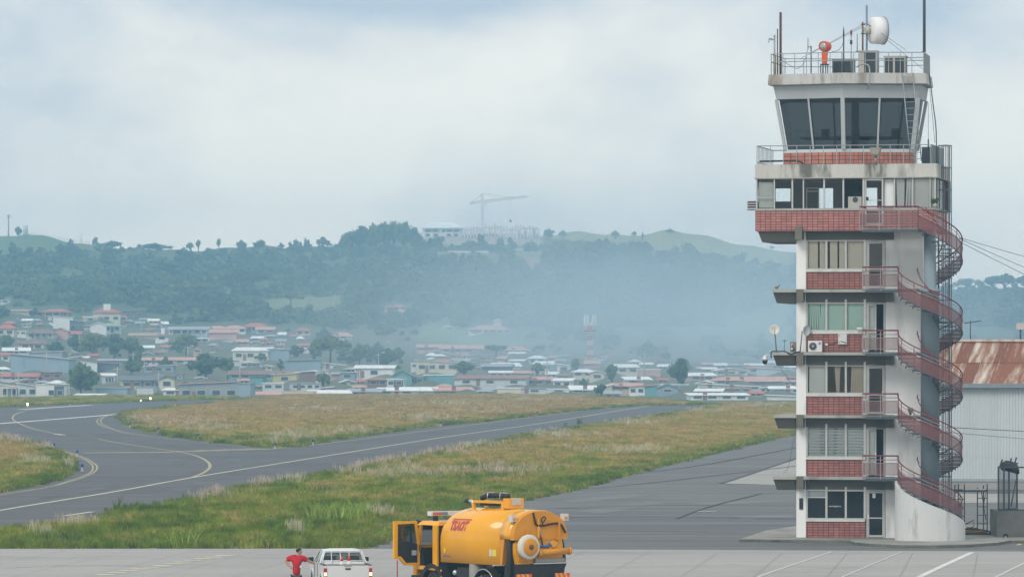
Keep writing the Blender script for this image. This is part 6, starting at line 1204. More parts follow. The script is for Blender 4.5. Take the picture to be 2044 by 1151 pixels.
# wire fence along the bare left hill
x0_, Y0_, z0_, m_ = place(60, 470); fe = thing('hill_fence', 'post and wire fence down the skyline of the left bare hill', 'fence', (0,0,0)); prev = None; wm = MB()
for k in range(24):
    px = 60+k*6.2; Yk = 2890; q = Vector(((px-CX)/F*Yk, Yk, float(hill_z(px, Yk)))); MB().box(q.x-.12,q.x+.12,q.y-.12,q.y+.12,q.z-1.5,q.z+2.2).build('post', M_POLE, fe)
    if prev: wm.bar(prev+Vector((0,0,2)), q+Vector((0,0,2)), .06); wm.bar(prev+Vector((0,0,1.1)), q+Vector((0,0,1.1)), .06)
    prev = q
wm.build('wire', M_DGREY, fe)
# ================================================================== sweeper truck
APZ = .10
M_YELL = mat('sweeper_yellow_paint', (.84,.38,.003), .34, var=.06, scale=1.4, spec=.35, coat=.6, col2=(.72,.31,.005), thr=(.55,.8), vec=(1,1,.5))
M_YELD = mat('sweeper_yellow_dull', (.66,.27,.015), .5, var=.07, scale=2)
M_TYRE = mat('tyre_rubber', (.025,.025,.027), .85, var=.2, scale=6); M_RIM = mat('wheel_rim', (.45,.46,.47), .45, .4); M_CHAS = mat('chassis_black', (.03,.031,.034), .7, var=.25, scale=3)
M_TRIM = mat('black_plastic', (.022,.023,.026), .5, var=.1); M_RED = mat('red_lens_plastic', (.42,.02,.02), .3); M_REFL = mat('red_reflector', (.75,.09,.03), .4); M_REFW = mat('yellow_reflector', (.75,.42,.08), .4)
M_CARGL = glass('vehicle_glass', (.55,.6,.6), .02, .03, (.05,.06,.06), .1); M_CHROME = mat('bright_metal', (.6,.6,.6), .25, .8); M_CREAM = mat('cream_hose_ring', (.62,.60,.50), .6, var=.06); M_HOSE = mat('black_hose', (.018,.018,.02), .5)
M_SEAT = mat('seat_cloth', (.04,.042,.05), .9)
fw = Vector((-.6, .8, 0)); lf = Vector((-.8, -.6, 0))
tr = thing('sweeper_truck', 'bright yellow runway sweeper truck with cab door open and hose reel at rear', 'truck', (.93, 178.75, APZ), math.atan2(.8, -.6))
SEC = [(1.41,1.23),(2.25,1.245),(2.52,1.235),(2.76,1.18),(2.98,1.04),(3.16,.83),(3.29,.55),(3.36,.26),(3.375,0)]     # (z, half width)
SEC = [(z-.1, y) for z, y in SEC]
def yat(z): return float(np.interp(z, [a for a, b in SEC], [b for a, b in SEC]))
def secring(x, zlo, sx=1.0, zs=1.0, top=None):
    pts = [(zlo, yat(zlo))]+[(z, y) for z, y in SEC if z > zlo]
    pts = [(zlo+(z-zlo)*zs, y*sx) for z, y in pts]
    r = [(x, y, z) for z, y in pts]+[(x, -y, z) for z, y in pts[::-1][1:]]; return r
rings = [secring(.02, 2.28), secring(.6, 2.28)]
MB().ring([secring(.0, 2.25), secring(.62, 2.25)], True).build('tank_rear', M_YELL, tr)
fr_ = [(.624,1,1),(2.9,1,1),(3.7,1,.998),(3.95,.998,.98),(4.12,.992,.945),(4.21,.985,.90),(4.25,.975,.845),(4.26,.965,.80)]
MB().ring([secring(x, 1.31, sx, zs) for x, sx, zs in fr_], True).build('tank', M_YELL, tr)
# chamfered cover edge at the rear of the side skirts
for s in (1, -1): MB().hexa([(.50,s*1.0,1.33),(.62,s*1.0,1.33),(.62,s*1.235,1.33),(.50,s*1.235,1.33)], [(.36,s*1.0,2.24),(.62,s*1.0,2.24),(.62,s*1.235,2.24),(.36,s*1.235,2.24)]).build('side_skirt', M_YELD, tr)
MB().box(.05,.6,-1.05,1.05,.75,2.24).build('rear_gap_dark', M_CHAS, tr)  # black box put in for the shade of the open gap at the rear
for s in (1, -1): MB().tube(catmull([(.22,s*1.12,2.3),(.14,s*1.17,2.0),(.10,s*1.2,1.5),(.16,s*1.15,.9),(.25,s*1.1,.55)],5), .10, 8).build('rubber_hose', M_HOSE, tr)
# rear hatch: rounded upper lid overhanging, flat lower door
def hatch(x0, x1, zlo, g): return [secring(x0, zlo, g), secring(x1, zlo, g)]
MB().ring([secring(-.16, 2.22, .97, .97), secring(-.002, 2.22, 1.0, 1.0)], False).build('rear_lid', M_YELD, tr)
MB().prismx([(1.02,1.36),(1.10,1.75),(1.10,2.1),(.95,2.218),(-.98,2.218),(-1.02,2.0),(-1.0,1.36)], -.12, .045).build('rear_door', M_YELL, tr)
MB().prismx([(1.08,2.0),(.98,2.17),(.72,2.32),(.35,2.26),(.2,1.6),(.6,1.42),(1.0,1.5)], -.20, -.125).build('reel_plate', M_YELD, tr)
rl = MB().lathe([(.30,-.235),(.425,-.25),(.445,-.31),(.445,-.43),(.42,-.47),(.30,-.48)], (0,.70,1.98), 'x', 28).build('hose_reel', M_CREAM, tr)
MB().lathe([(.30,-.486),(.315,-.50),(.30,-.52),(.1,-.525)], (0,.70,1.98), 'x', 26).build('reel_disc', M_YELD, rl); MB().lathe([(.095,-.528),(.095,-.55),(.02,-.552)], (0,.70,1.98), 'x', 16).build('reel_hub', mat('reel_hub', (.16,.07,.03)), rl)
MB().tube([(-.32,.18,1.77),(-.32,-1.12,1.80)], .115, 14).build('suction_pipe', M_YELD, tr); MB().tube([(-.32,-1.10,1.80),(-.32,-1.19,1.80)], .14, 14).build('pipe_flange', M_YELD, tr)
MB().tube([(-.30,.25,1.75),(-.32,.10,1.77)], .15, 10).build('pipe_flange', M_YELD, tr)
MB().tube([(-.2,.55,2.24),(-.25,.30,2.10),(-.34,.24,1.80)], .02, 6).build('reel_stay', M_CHROME, tr)
MB().tube([(-.15,.28,2.02),(-.26,.05,1.98),(-.3,-.18,1.97),(-.34,-.30,2.06)], [.045,.05,.07,.085], 8).build('blue_nozzle', mat('blue_hose', (.05,.10,.28), .4), tr)
MB().tube([(-.14,.28,2.05),(-.24,.08,2.0)], .052, 8).build('nozzle_collar', mat('hose_grey', (.35,.37,.4)), tr)
MB().box(-.22,-.17,.10,.17,2.3,2.98).build('hinge_arm', M_YELL, tr); MB().tube([(-.2,.10,2.75),(-.2,.02,2.30)], .018, 6).build('gas_strut', M_CHROME, tr); MB().tube([(-.21,.02,2.30),(-.21,-.04,1.98)], .03, 6).build('latch_rod', M_CHAS, tr)
MB().tube(catmull([(-.17,.35,3.20),(-.20,.30,2.95),(-.2,.22,2.75),(-.2,-.1,2.72),(-.2,-.5,2.78),(-.2,-.85,2.76),(-.2,-1.08,2.45)],5), .035, 7).build('hydraulic_hose', M_HOSE, tr)
MB().tube(catmull([(-.22,-.08,2.74),(-.25,.04,2.92),(-.25,-.06,3.04),(-.25,-.15,2.98),(-.23,-.06,2.84)],4), .022, 6).build('hydraulic_hose', M_HOSE, tr)
for y in (.62,-.78): MB().box(-.24,-.165,y-.04,y+.04,2.2,2.85 if y < 0 else 2.6).build('hatch_rib', M_YELD, tr); MB().box(-.26,-.15,y-.09,y+.09,2.2,2.3).build('hinge', M_YELD, tr)
MB().lathe([(.16,-.122),(.16,-.135),(.1,-.137)], (0,-.62,2.05), 'x', 18).build('inspection_cover', M_YELL, tr)
MB().box(-.30,.04,-1.15,.42,1.36,1.40).build('rear_shelf', M_CHROME, tr); MB().box(-.26,.02,-1.0,.30,1.41,1.55).build('shelf_box', mat('grey_box', (.3,.29,.26)), tr)
MB().hexa([(-.12,-.8,.62),(.05,-.8,.62),(.05,.95,.62),(-.12,.95,.62)], [(-.22,-1.12,1.35),(.05,-1.12,1.35),(.05,1.12,1.35),(-.22,1.12,1.35)]).build('rear_skirt', M_CHAS, tr)
MB().box(-.26,-.125,-1.2,1.2,.62,.80).build('bumper', mat('bumper_grey', (.35,.36,.37), .5, .3), tr)
for y0, y1 in ((.50,1.18),(-1.2,-.55)):
    rp_ = MB().box(-.30,-.262,y0,y1,.86,1.02).build('reflector_plate', M_REFL, tr)
    for k in range(3): a = y0+.1+k*.2; MB().hexa([(-.312,a,.862),(-.302,a,.862),(-.302,a+.09,.862),(-.312,a+.09,.862)], [(-.312,a+.08,1.018),(-.302,a+.08,1.018),(-.302,a+.17,1.018),(-.312,a+.17,1.018)]).build('stripe', M_REFW, rp_)
for y, x in ((1.12,.22),(-1.12,.12)):                                # corner beacons
    MB().tube(catmull([(x-.05,y*.82,2.72),(x-.14,y*.9,2.70),(x-.2,y*.98,2.80),(x-.2,y,2.88)],4), .022, 6).build('beacon_bracket', M_CHROME, tr); bb = MB().box(x-.30,x-.10,y-.11,y+.11,2.88,3.12).build('corner_lamp', mat('lamp_clear', (.62,.60,.56), .25), tr); MB().box(x-.312,x-.301,y-.07,y+.06,2.92,3.02).build('amber_lens', mat('amber_lens', (.75,.25,.04), .3), bb)
# roof equipment
bo = MB()
for y in (-.28,.28): bo.box(1.55,3.5,y-.05,y+.05,3.46,3.55); bo.box(3.42,3.52,y-.05,y+.05,3.2,3.46); bo.box(1.6,1.75,y-.06,y+.06,3.2,3.46)
bo.box(1.30,1.62,-.34,.34,3.30,3.66).build('boom_frame', M_YELL, tr)
MB().box(1.27,1.297,-.2,.2,3.42,3.64).build('work_lamp', mat('lamp_grey', (.5,.51,.5), .3), tr)
MB().tube(catmull([(1.7,.05,3.70),(2.2,.05,3.74),(2.9,.05,3.72),(3.3,.05,3.62)],4), .10, 8).build('boom_hose', M_HOSE, tr)
for x in (2.0,2.75): MB().tube([(x,-.14,3.60),(x,-.1,3.83),(x,.2,3.83),(x,.22,3.60)], .018, 5).build('strap', M_CHROME, tr)
MB().box(2.3,3.2,-.2,.2,3.36,3.50).build('boom_motor', M_CHAS, tr)
MB().tube(catmull([(3.75,.1,3.20),(3.78,.1,3.42),(3.85,.1,3.50),(4.15,.1,3.50)],4), .06, 8).build('exhaust_stack', M_CHROME, tr); MB().tube([(4.0,.1,3.50),(4.2,.1,3.50)], .085, 8).build('exhaust_tip', M_HOSE, tr)
MB().add([(3.72,.62,yz) for yz in (3.11,)]+[(3.95,.60,3.00),(3.80,.28,3.19),(3.50,.32,3.245)], [(0,1,2,3)]).build('roof_vent', M_TRIM, tr)
# lettering on the tank side, bent to the tank surface
def decal(txt, x_front, z0, w, h, m, shear=0.0, bold=0.0, name='lettering'):
    o = text_mesh(txt, 1.0, name, m, tr, shear, 0.0, bold); vs = o.data.vertices; xs = [v.co.x for v in vs]; ys = [v.co.y for v in vs]
    for v in vs:
        tx = (v.co.x-min(xs))/(max(xs)-min(xs)); ty = (v.co.y-min(ys))/(max(ys)-min(ys)); z = z0+ty*h; v.co = (x_front-tx*w, yat(z)+.024, z)
M_LOGO = mat('faded_red_lettering', (.52,.07,.085), .6, var=.12, scale=6)
decal('TSAOT', 3.66, 2.47, 1.04, .37, M_LOGO, .18, .045)
mb = MB(); mb.add([(3.68,yat(2.865)+.02,2.865),(2.55,yat(2.865)+.02,2.865),(2.54,yat(2.90)+.02,2.90),(3.69,yat(2.90)+.02,2.90)], [(0,1,2,3)]).build('logo_bar', M_LOGO, tr)
decal('- - - -', 4.02, 1.50, .40, .07, mat('blue_lettering', (.16,.12,.3)), 0, .03)
MB().box(1.10,1.24,1.236,1.252,1.62,1.86).build('warning_sticker', mat('sticker_white', (.6,.6,.58)), tr); MB().box(.84,1.06,1.236,1.252,1.62,1.86).build('warning_sticker', mat('sticker_yellow', (.75,.6,.08)), tr); MB().box(3.92,4.0,1.22,1.248,1.66,1.82).build('warning_sticker', mat('sticker_yellow', (.75,.6,.08)), tr)
# chassis, wheels
MB().box(.1,5.6,-.45,.45,.62,.95).build('chassis_rail', M_CHAS, tr); MB().box(2.5,3.4,.55,1.1,.45,1.15).box(2.5,3.4,-1.1,-.55,.45,1.15).build('side_tank', M_CHAS, tr); MB().tube([(2.35,1.0,.2),(2.35,1.0,1.3)], .26, 14).build('suction_hose', mat('grey_hose', (.27,.27,.24), .8), tr)
MB().ball((3.55,1.05,.95), .12, 10).build('air_bottle', M_CHROME, tr); MB().ball((1.95,1.02,.85), .09, 10).build('valve', M_CHROME, tr); MB().tube([(3.5,1.08,.5),(3.5,1.08,.75)], .06, 8).build('blue_cap', mat('cap_blue', (.04,.07,.4)), tr)
def wheel(x, s, r=.48, w=.30):
    y = s*1.02; t_ = MB().lathe([(r*.58,-w/2),(r*.9,-w/2),(r,-w/2+.05),(r,w/2-.05),(r*.9,w/2),(r*.58,w/2)], (x,y,r), 'y', 28); o = t_.build('wheel', M_TYRE, tr)
    MB().lathe([(r*.575,.10*s),(r*.50,.05*s),(r*.28,.04*s),(r*.26,.14*s),(.03,.15*s)], (x,y,r), 'y', 22).build('rim', M_RIM, o)
for x in (1.62, 4.78):
    for s in (1, -1): wheel(x, s)
for x in (1.62,):
    for s in (1, -1):
        A = [R(a) for a in range(0, 181, 12)]
        MB().ring([[(x+.62*math.cos(a), yy, .48+.62*math.sin(a)) for a in A]+[(x+.70*math.cos(a), yy, .48+.70*math.sin(a)) for a in A[::-1]] for yy in (s*.85, s*1.22)]).build('mudguard', M_TRIM, tr)
        MB().tube([(x+.66*math.cos(a), s*1.235, .48+.66*math.sin(a)) for a in A], .02, 5).build('guard_edge', M_CHROME, tr)
for s in (1, -1):
    A = [R(a) for a in range(0, 181, 12)]
    MB().ring([[(4.78+.58*math.cos(a), yy, .46+.62*math.sin(a)) for a in A]+[(4.78+.72*math.cos(a), yy, .46+.78*math.sin(a)) for a in A[::-1]] for yy in (s*.8, s*1.24)]).build('mudguard', M_TRIM, tr)
    for zz in (.75, 1.0): MB().lathe([(.05,0),(.04,.02)], (4.78-.66+zz*.05,s*1.24,zz), 'y', 8).build('marker_lamp', mat('amber_lens', (.75,.25,.04)), tr)
# cab
z0c, z1c = 1.14, 2.77
MB().box(4.46,4.52,-1.17,1.17,.95,2.62).build('cab_rear_wall', M_CHAS, tr)
MB().hexa([(4.44,-1.19,2.62),(5.72,-1.19,2.62),(5.72,1.19,2.62),(4.44,1.19,2.62)], [(4.50,-1.08,z1c),(5.55,-1.08,z1c),(5.55,1.08,z1c),(4.50,1.08,z1c)]).build('cab_roof', M_YELL, tr)
for s in (1, -1):
    MB().box(4.44,4.72,s*1.19-.035,s*1.19+.035,1.0,2.62).build('cab_pillar', M_YELL, tr)
    MB().hexa([(5.72,s*1.15-.05,1.05),(5.88,s*1.15-.05,1.05),(5.88,s*1.15+.05,1.05),(5.72,s*1.15+.05,1.05)], [(5.50,s*1.14-.05,2.62),(5.64,s*1.14-.05,2.62),(5.64,s*1.14+.05,2.62),(5.50,s*1.14+.05,2.62)]).build('cab_pillar', M_YELL, tr)
    MB().hexa([(4.72,s*1.16-.03,1.0),(5.74,s*1.16-.03,1.0),(5.74,s*1.16+.03,1.0),(4.72,s*1.16+.03,1.0)], [(4.72,s*1.16-.03,1.14),(5.74,s*1.16-.03,1.14),(5.74,s*1.16+.03,1.14),(4.72,s*1.16+.03,1.14)]).build('sill_panel', M_YELL, tr)
MB().box(4.74,5.70,-1.20,-1.14,1.145,1.92).build('cab_door', M_YELL, tr)                      # closed right-hand door
MB().add([(4.74,-1.17,1.925),(5.68,-1.17,1.925),(5.58,-1.17,2.61),(4.74,-1.17,2.61)], [(0,1,2,3)]).build('window', M_CARGL, tr)
MB().box(5.75,5.95,-1.2,1.2,.55,1.9).build('cab_front', M_YELL, tr); MB().add([(5.85,-1.05,1.9),(5.85,1.05,1.9),(5.66,1.02,2.6),(5.66,-1.02,2.6)], [(0,1,2,3)]).build('windscreen', M_CARGL, tr)
MB().box(5.5,6.05,-1.22,1.22,.40,.78).build('front_bumper', M_TRIM, tr); MB().hexa([(5.62,-1.1,2.45),(5.95,-1.1,2.40),(5.95,1.1,2.40),(5.62,1.1,2.45)], [(5.5,-1.1,2.74),(5.88,-1.12,2.80),(5.88,1.12,2.80),(5.5,1.1,2.74)]).build('sun_visor', M_TRIM, tr)
MB().box(4.6,5.74,-1.12,1.12,.95,1.08).build('cab_floor', M_CHAS, tr); MB().box(5.45,5.74,-1.1,1.1,1.08,1.78).build('dashboard', M_TRIM, tr)
for y in (.55,-.55): MB().box(4.62,5.05,y-.25,y+.25,1.1,1.45).hexa([(4.56,y-.25,1.45),(4.72,y-.25,1.45),(4.72,y+.25,1.45),(4.56,y+.25,1.45)],[(4.53,y-.22,2.2),(4.64,y-.22,2.2),(4.64,y+.22,2.2),(4.53,y+.22,2.2)]).build('seat', M_SEAT, tr)
Ms = Matrix.Translation((5.28,.55,1.88)) @ Euler((0,R(-32),0)).to_matrix().to_4x4(); MB().tube([Ms @ Vector((.22*math.cos(a),.22*math.sin(a),0)) for a in [k*math.pi/9 for k in range(19)]], .02, 6).tube([Ms @ Vector((-.2,0,0)), Ms @ Vector((.2,0,0))], .02, 5).tube([Ms @ Vector((0,0,0)), (5.5,.55,1.6)], .035, 6).build('steering_wheel', M_TRIM, tr)
lb = MB().box(5.08,5.32,-1.02,1.02,2.95,3.11).build('light_bar', mat('lightbar_white', (.68,.69,.7), .35), tr); MB().box(5.05,5.077,.55,.95,2.98,3.08).build('red_lens', mat('bar_red', (.5,.12,.1)), lb); MB().box(5.05,5.077,.30,.52,2.98,3.08).build('blue_lens', mat('bar_blue', (.15,.25,.45)), lb)
for y in (.75,-.75): MB().box(5.14,5.26,y-.08,y+.08,2.72,2.95).build('bar_foot', M_TRIM, tr)
# the open left door, swung out square to the cab
dr = bpy.data.objects.new('open_door', None); COL.objects.link(dr); dr.parent = tr; dr.location = (5.60, 1.20, 0); dr['label'] = 'cab door standing wide open'
def dbox(s0, s1, z0, z1, x0, x1): return [(x0,s0,z0),(x1,s0,z0),(x1,s1,z0),(x0,s1,z0)], [(x0,s0,z1),(x1,s0,z1),(x1,s1,z1),(x0,s1,z1)]
fd = MB(); fd.prismx([(1.0,1.42),(1.15,1.40),(1.15,2.77),(1.0,2.74)], -.07, .03); fd.prismx([(.12,2.68),(1.0,2.66),(1.0,2.74),(1.15,2.77),(.14,2.76)], -.069, .029); fd.prismx([(0,1.16),(.10,1.16),(.10,1.95),(.23,2.67),(.13,2.72),(0,1.98)], -.07, .03); fd.prismx([(.10,1.16),(.66,1.16),(.88,1.38),(1.0,1.40),(1.0,1.50),(.84,1.48),(.62,1.25),(.10,1.25)], -.069, .029)
fd.build('door_frame', M_YELL, dr); MB().prismx([(.10,1.25),(.62,1.25),(.84,1.48),(1.0,1.5),(1.0,2.08),(.55,2.02),(.10,1.93)], -.05, .02).build('inner_panel', M_TRIM, dr)
MB().box(-.075,-.052,.16,.36,1.52,1.70).build('handle', mat('handle_grey', (.42,.46,.46), .4), dr); MB().box(-.02,-.01,.12,1.0,1.95,2.66).build('pane', M_CARGL, dr); MB().box(-.04,.0,.33,.40,1.97,2.67).build('divider', M_TRIM, dr)
MB().box(.25,.40,.42,.64,1.98,2.62).build('mirror_housing', M_TRIM, tr).location = (5.60,1.20,0)
for z0_, z1_ in ((2.44,2.58),(2.17,2.38),(2.02,2.15)): MB().box(.236,.248,.44,.62,z0_,z1_).build('mirror_glass', mat('mirror_face', (.72,.75,.76), .08, .85), tr).location = (5.60,1.20,0)
MB().tube([(5.58,1.2,2.55),(5.85,1.45,2.55),(5.9,1.62,2.5)], .02, 5).build('mirror_arm', M_TRIM, tr)
MB().tube(catmull([(5.56,1.2,1.9),(5.45,1.3,1.75),(5.40,1.2,1.5)],4), .02, 5).build('door_cable', M_CHAS, tr)
# thin red pole under the door
b = Vector(((793-CX)/F*181.2, 181.2, APZ)); rp = thing('marker_pole', 'thin dark red pole standing under the open yellow cab door', 'pole', b); MB().tube([(0,0,0),(0,0,1.38)], .022, 7).build('rod', mat('pole_red', (.32,.03,.04), .5), rp); MB().lathe([(.11,0),(.11,.03),(.04,.05)], n=10).build('foot', M_CHAS, rp)

# ================================================================== pickup
M_CAR = mat('pickup_white_paint', (.66,.68,.68), .28, var=.02, spec=.5, coat=.3); M_CARD = mat('pickup_shadow_gap', (.02,.02,.022), .8)
bH = R(8.3); pk = thing('pickup_truck', 'white pickup truck with two traffic cones in its bed, seen from behind', 'pickup', (-5.99, 183.0, APZ), math.pi/2+bH)
W2 = .885; ZB = 1.13
def prof(x, w, z0, z1, r=.07): return [(x,-w+r,z0),(x,w-r,z0),(x,w,z0+r),(x,w,z1-r*.6),(x,w-r*.5,z1),(x,-w+r*.5,z1),(x,-w,z1-r*.6),(x,-w,z0+r)]
for s in (1, -1):
    MB().hexa([(.03,s*(W2-.10),.45),(1.55,s*(W2-.10),.45),(1.55,s*W2,.45),(.03,s*W2,.45)], [(.03,s*(W2-.10),ZB-.02),(1.55,s*(W2-.10),ZB-.02),(1.55,s*(W2-.02),ZB-.02),(.03,s*(W2-.02),ZB-.02)]).build('bed_side', M_CAR, pk); MB().box(.03,1.55,s*(W2-.06)-.05,s*(W2-.06)+.05,ZB-.018,ZB+.012).build('bed_rail', M_TRIM, pk)
tg = MB().ring([[(0,-.77,.50),(0,.77,.50),(0,.775,1.0),(0,.76,ZB-.01),(0,-.76,ZB-.01),(0,-.775,1.0)], [(.06,-.77,.50),(.06,.77,.50),(.06,.775,1.0),(.06,.76,ZB),(.06,-.76,ZB),(.06,-.775,1.0)]]).build('tailgate', M_CAR, pk)
MB().box(-.012,-.002,-.10,.10,.96,1.02).build('handle', M_TRIM, tg); MB().box(-.01,-.002,-.13,.13,1.07,1.10).build('top_lamp', mat('stop_lamp_dull', (.35,.27,.28)), tg); MB().box(.0,.065,-.76,.76,ZB+.002,ZB+.02).build('top_trim', M_TRIM, tg)
MB().box(.03,1.55,-.78,.78,.68,.72).build('bed_floor', M_TRIM, pk); MB().box(-.12,.02,-.85,.85,.36,.48).build('rear_bumper', M_CHROME, pk); MB().box(-.13,-.122,-.25,.25,.50,.62).build('number_plate', M_WHITEP, pk)
M_AMB = emis('lit_reverse_lamp', (1,.78,.42), 1.6)
for s in (1, -1):
    tl = MB().box(-.03,.08,s*.83-.055,s*.83+.055,.55,1.02).build('tail_light', M_RED, pk); MB().box(-.036,-.031,s*.83-.05,s*.83+.05,.74,.86).build('lit_lamp', M_AMB, tl)
# cab
cabp = [(1.57,.45),(1.57,1.14),(1.62,1.16),(1.80,1.545),(1.95,1.62),(3.0,1.61),(3.12,1.57),(3.72,1.10),(4.78,1.02),(4.92,.9),(4.95,.5),(4.9,.40)]
def wz(z): return W2-.01 if z <= 1.12 else W2-.02-(z-1.12)*.30
rings = [[(x, s*(wz(z)), z) for x, z in cabp] for s in (1, -1)]
low = [(1.57,.42),(4.92,.42),(4.97,.55),(4.95,.88),(4.80,1.0),(3.72,1.10),(1.57,1.13)]
MB().ring([[(x, s*(W2-.012), z) for x, z in low] for s in (1,-1)]).build('body', M_CAR, pk)
roof_ = [(1.84,1.56),(1.95,1.615),(2.4,1.64),(3.0,1.61),(3.1,1.565)]
MB().ring([[(x,-.70,z-.055) for x, z in roof_]+[], [(x,-.64,z-.01) for x, z in roof_], [(x,-.4,z+.015) for x, z in roof_], [(x,.4,z+.015) for x, z in roof_], [(x,.64,z-.01) for x, z in roof_], [(x,.70,z-.055) for x, z in roof_]], True, False, False).build('roof', M_CAR, pk)
MB().ring([[(1.86,-.70,1.50),(3.1,-.70,1.50),(3.1,.70,1.50),(1.86,.70,1.50)],[(1.88,-.69,1.55),(3.08,-.69,1.55),(3.08,.69,1.55),(1.88,.69,1.55)]]).build('headliner', mat('headliner', (.5,.51,.5)), pk)
for s in (1, -1):
    for (xa, za), (xb, zb_), w_ in (((1.60,1.13),(1.84,1.56),.16),((2.30,1.13),(2.42,1.56),.09),((3.70,1.10),(3.08,1.56),.09)):
        MB().hexa([(xa,s*(W2-.02)-.03,za),(xa+w_,s*(W2-.02)-.03,za),(xa+w_,s*(W2-.02)+.02,za),(xa,s*(W2-.02)+.02,za)], [(xb,s*.70-.04,zb_),(xb+w_,s*.70-.04,zb_),(xb+w_,s*.70+.02,zb_),(xb,s*.70+.02,zb_)]).build('cab_pillar', M_CAR, pk)
    MB().add([(1.75,s*(W2-.025),1.14),(2.30,s*(W2-.025),1.14),(2.40,s*.71,1.53),(1.95,s*.71,1.53)], [(0,1,2,3)]).build('side_window', M_CARGL, pk)
    if s < 0: MB().add([(2.40,s*(W2-.025),1.14),(3.66,s*(W2-.025),1.11),(3.10,s*.71,1.53),(2.50,s*.71,1.53)], [(0,1,2,3)]).build('side_window', M_CARGL, pk)
    mi = MB().hexa([(3.15,s*.93,1.14),(3.30,s*.93,1.14),(3.30,s*1.13,1.14),(3.15,s*1.13,1.14)], [(3.17,s*.93,1.31),(3.28,s*.93,1.31),(3.28,s*1.13,1.29),(3.17,s*1.13,1.29)]).build('mirror', M_TRIM, pk)
    MB().box(2.42,2.60,s*(W2+.0)-.012,s*(W2+.0)+.012,.98,1.02).build('door_handle', M_CAR, pk); MB().box(2.30,2.315,s*W2-.02,s*W2+.0,.5,1.1).build('door_gap', M_CARD, pk); MB().box(3.42,3.435,s*W2-.02,s*W2+.0,.5,1.08).build('door_gap', M_CARD, pk)
MB().hexa([(1.585,-.80,1.12),(1.64,-.80,1.12),(1.64,.80,1.12),(1.585,.80,1.12)], [(1.64,-.77,1.215),(1.69,-.77,1.215),(1.69,.77,1.215),(1.64,.77,1.215)]).build('cab_back', M_CAR, pk)
MB().add([(1.655,-.74,1.22),(1.655,.74,1.22),(1.80,.64,1.505),(1.80,-.64,1.505)], [(0,1,2,3)]).build('rear_window', M_CARGL, pk)
fr2 = MB().tube([(1.64,-.76,1.21),(1.80,-.68,1.50),(1.83,-.62,1.53),(1.83,.62,1.53),(1.80,.68,1.50),(1.64,.76,1.21),(1.64,-.76,1.21)], .035, 6).build('window_frame', M_CAR, pk)
MB().add([(3.68,-.80,1.11),(3.68,.80,1.11),(3.10,.66,1.54),(3.10,-.66,1.54)], [(0,1,2,3)]).build('windscreen', M_CARGL, pk)
for y in (.43,.10,-.23): MB().tube([(1.52,y,.72),(1.54,y,1.2),(1.74,y,1.56)], .018, 6).build('rack_bar', M_CAR, pk)
MB().tube([(1.5,-.78,.72),(1.54,-.78,1.2),(1.74,-.66,1.57),(1.74,.66,1.57),(1.54,.78,1.2),(1.5,.78,.72)], .022, 6).build('rack_hoop', M_CAR, pk)
for y in (.42,-.42):
    MB().box(2.2,2.6,y-.25,y+.25,.8,1.0).hexa([(2.15,y-.25,1.0),(2.32,y-.25,1.0),(2.32,y+.25,1.0),(2.15,y+.25,1.0)],[(2.08,y-.22,1.38),(2.2,y-.22,1.38),(2.2,y+.22,1.38),(2.08,y+.22,1.38)]).build('seat', M_SEAT, pk)
MB().box(3.3,3.7,-.8,.8,.9,1.12).build('dashboard', M_TRIM, pk); MB().box(2.95,2.98,-.12,.12,1.42,1.49).build('inner_mirror', M_TRIM, pk)
for x in (.95, 4.1):
    for s in (1, -1):
        o = MB().lathe([(.20,-.12),(.33,-.12),(.365,-.08),(.365,.08),(.33,.12),(.20,.12)], (x,s*.78,.365), 'y', 24).build('wheel', M_TYRE, pk); MB().lathe([(.2,.06*s),(.12,.05*s),(.1,.12*s),(.02,.12*s)], (x,s*.78,.365), 'y', 16).build('rim', M_RIM, o)
        A = [R(a) for a in range(0, 181, 15)]; MB().ring([[(x+.40*math.cos(a),yy,.40+.40*math.sin(a)) for a in A]+[(x+.46*math.cos(a),yy,.40+.46*math.sin(a)) for a in A[::-1]] for yy in (s*(W2-.09), s*(W2+.02))]).build('wheel_arch', M_CAR, pk)
MB().hexa([(1.0,.72,.3),(1.0,.72,.3),(1.0,.72,.3),(1.0,.72,.3)], [(1.0,.72,.3)]*4)
# traffic cones in the bed
M_CONE = mat('cone_orange', (.80,.085,.03), .45, var=.06); M_CONEW = mat('cone_white', (.72,.72,.72), .4)
Mpk = Matrix.Translation((-5.99,183.0,APZ)) @ Euler((0,0,math.pi/2+bH)).to_matrix().to_4x4()
def cone(x, y, label, h=.70):
    p = Mpk @ Vector((x,y,.722)); c = thing('traffic_cone', label, 'traffic cone', p, bH, 'traffic cones in the pickup bed'); rr_ = lambda z: .145-.115*z/h
    MB().box(-.17,.17,-.17,.17,0,.035).build('base', M_CONE, c); MB().lathe([(rr_(z),z) for z in (.036,.12)]+[(rr_(.12),.121)], n=18).build('lower_band', M_CONEW, c); MB().lathe([(rr_(z),z) for z in (.122,.24)], n=18).build('orange_band', M_CONE, c)
    MB().lathe([(rr_(z)+.002,z) for z in (.242,.52)], n=18).build('white_sleeve', M_CONEW, c); MB().lathe([(rr_(.522),.522),(rr_(.66),.66),(.02,h)], n=18).build('tip', M_CONE, c)
cone(.80,.14,'orange and white cone near the middle of the pickup bed, slightly lower',.68); cone(1.1,-.16,'orange and white cone nearer the right side of the pickup bed',.72)

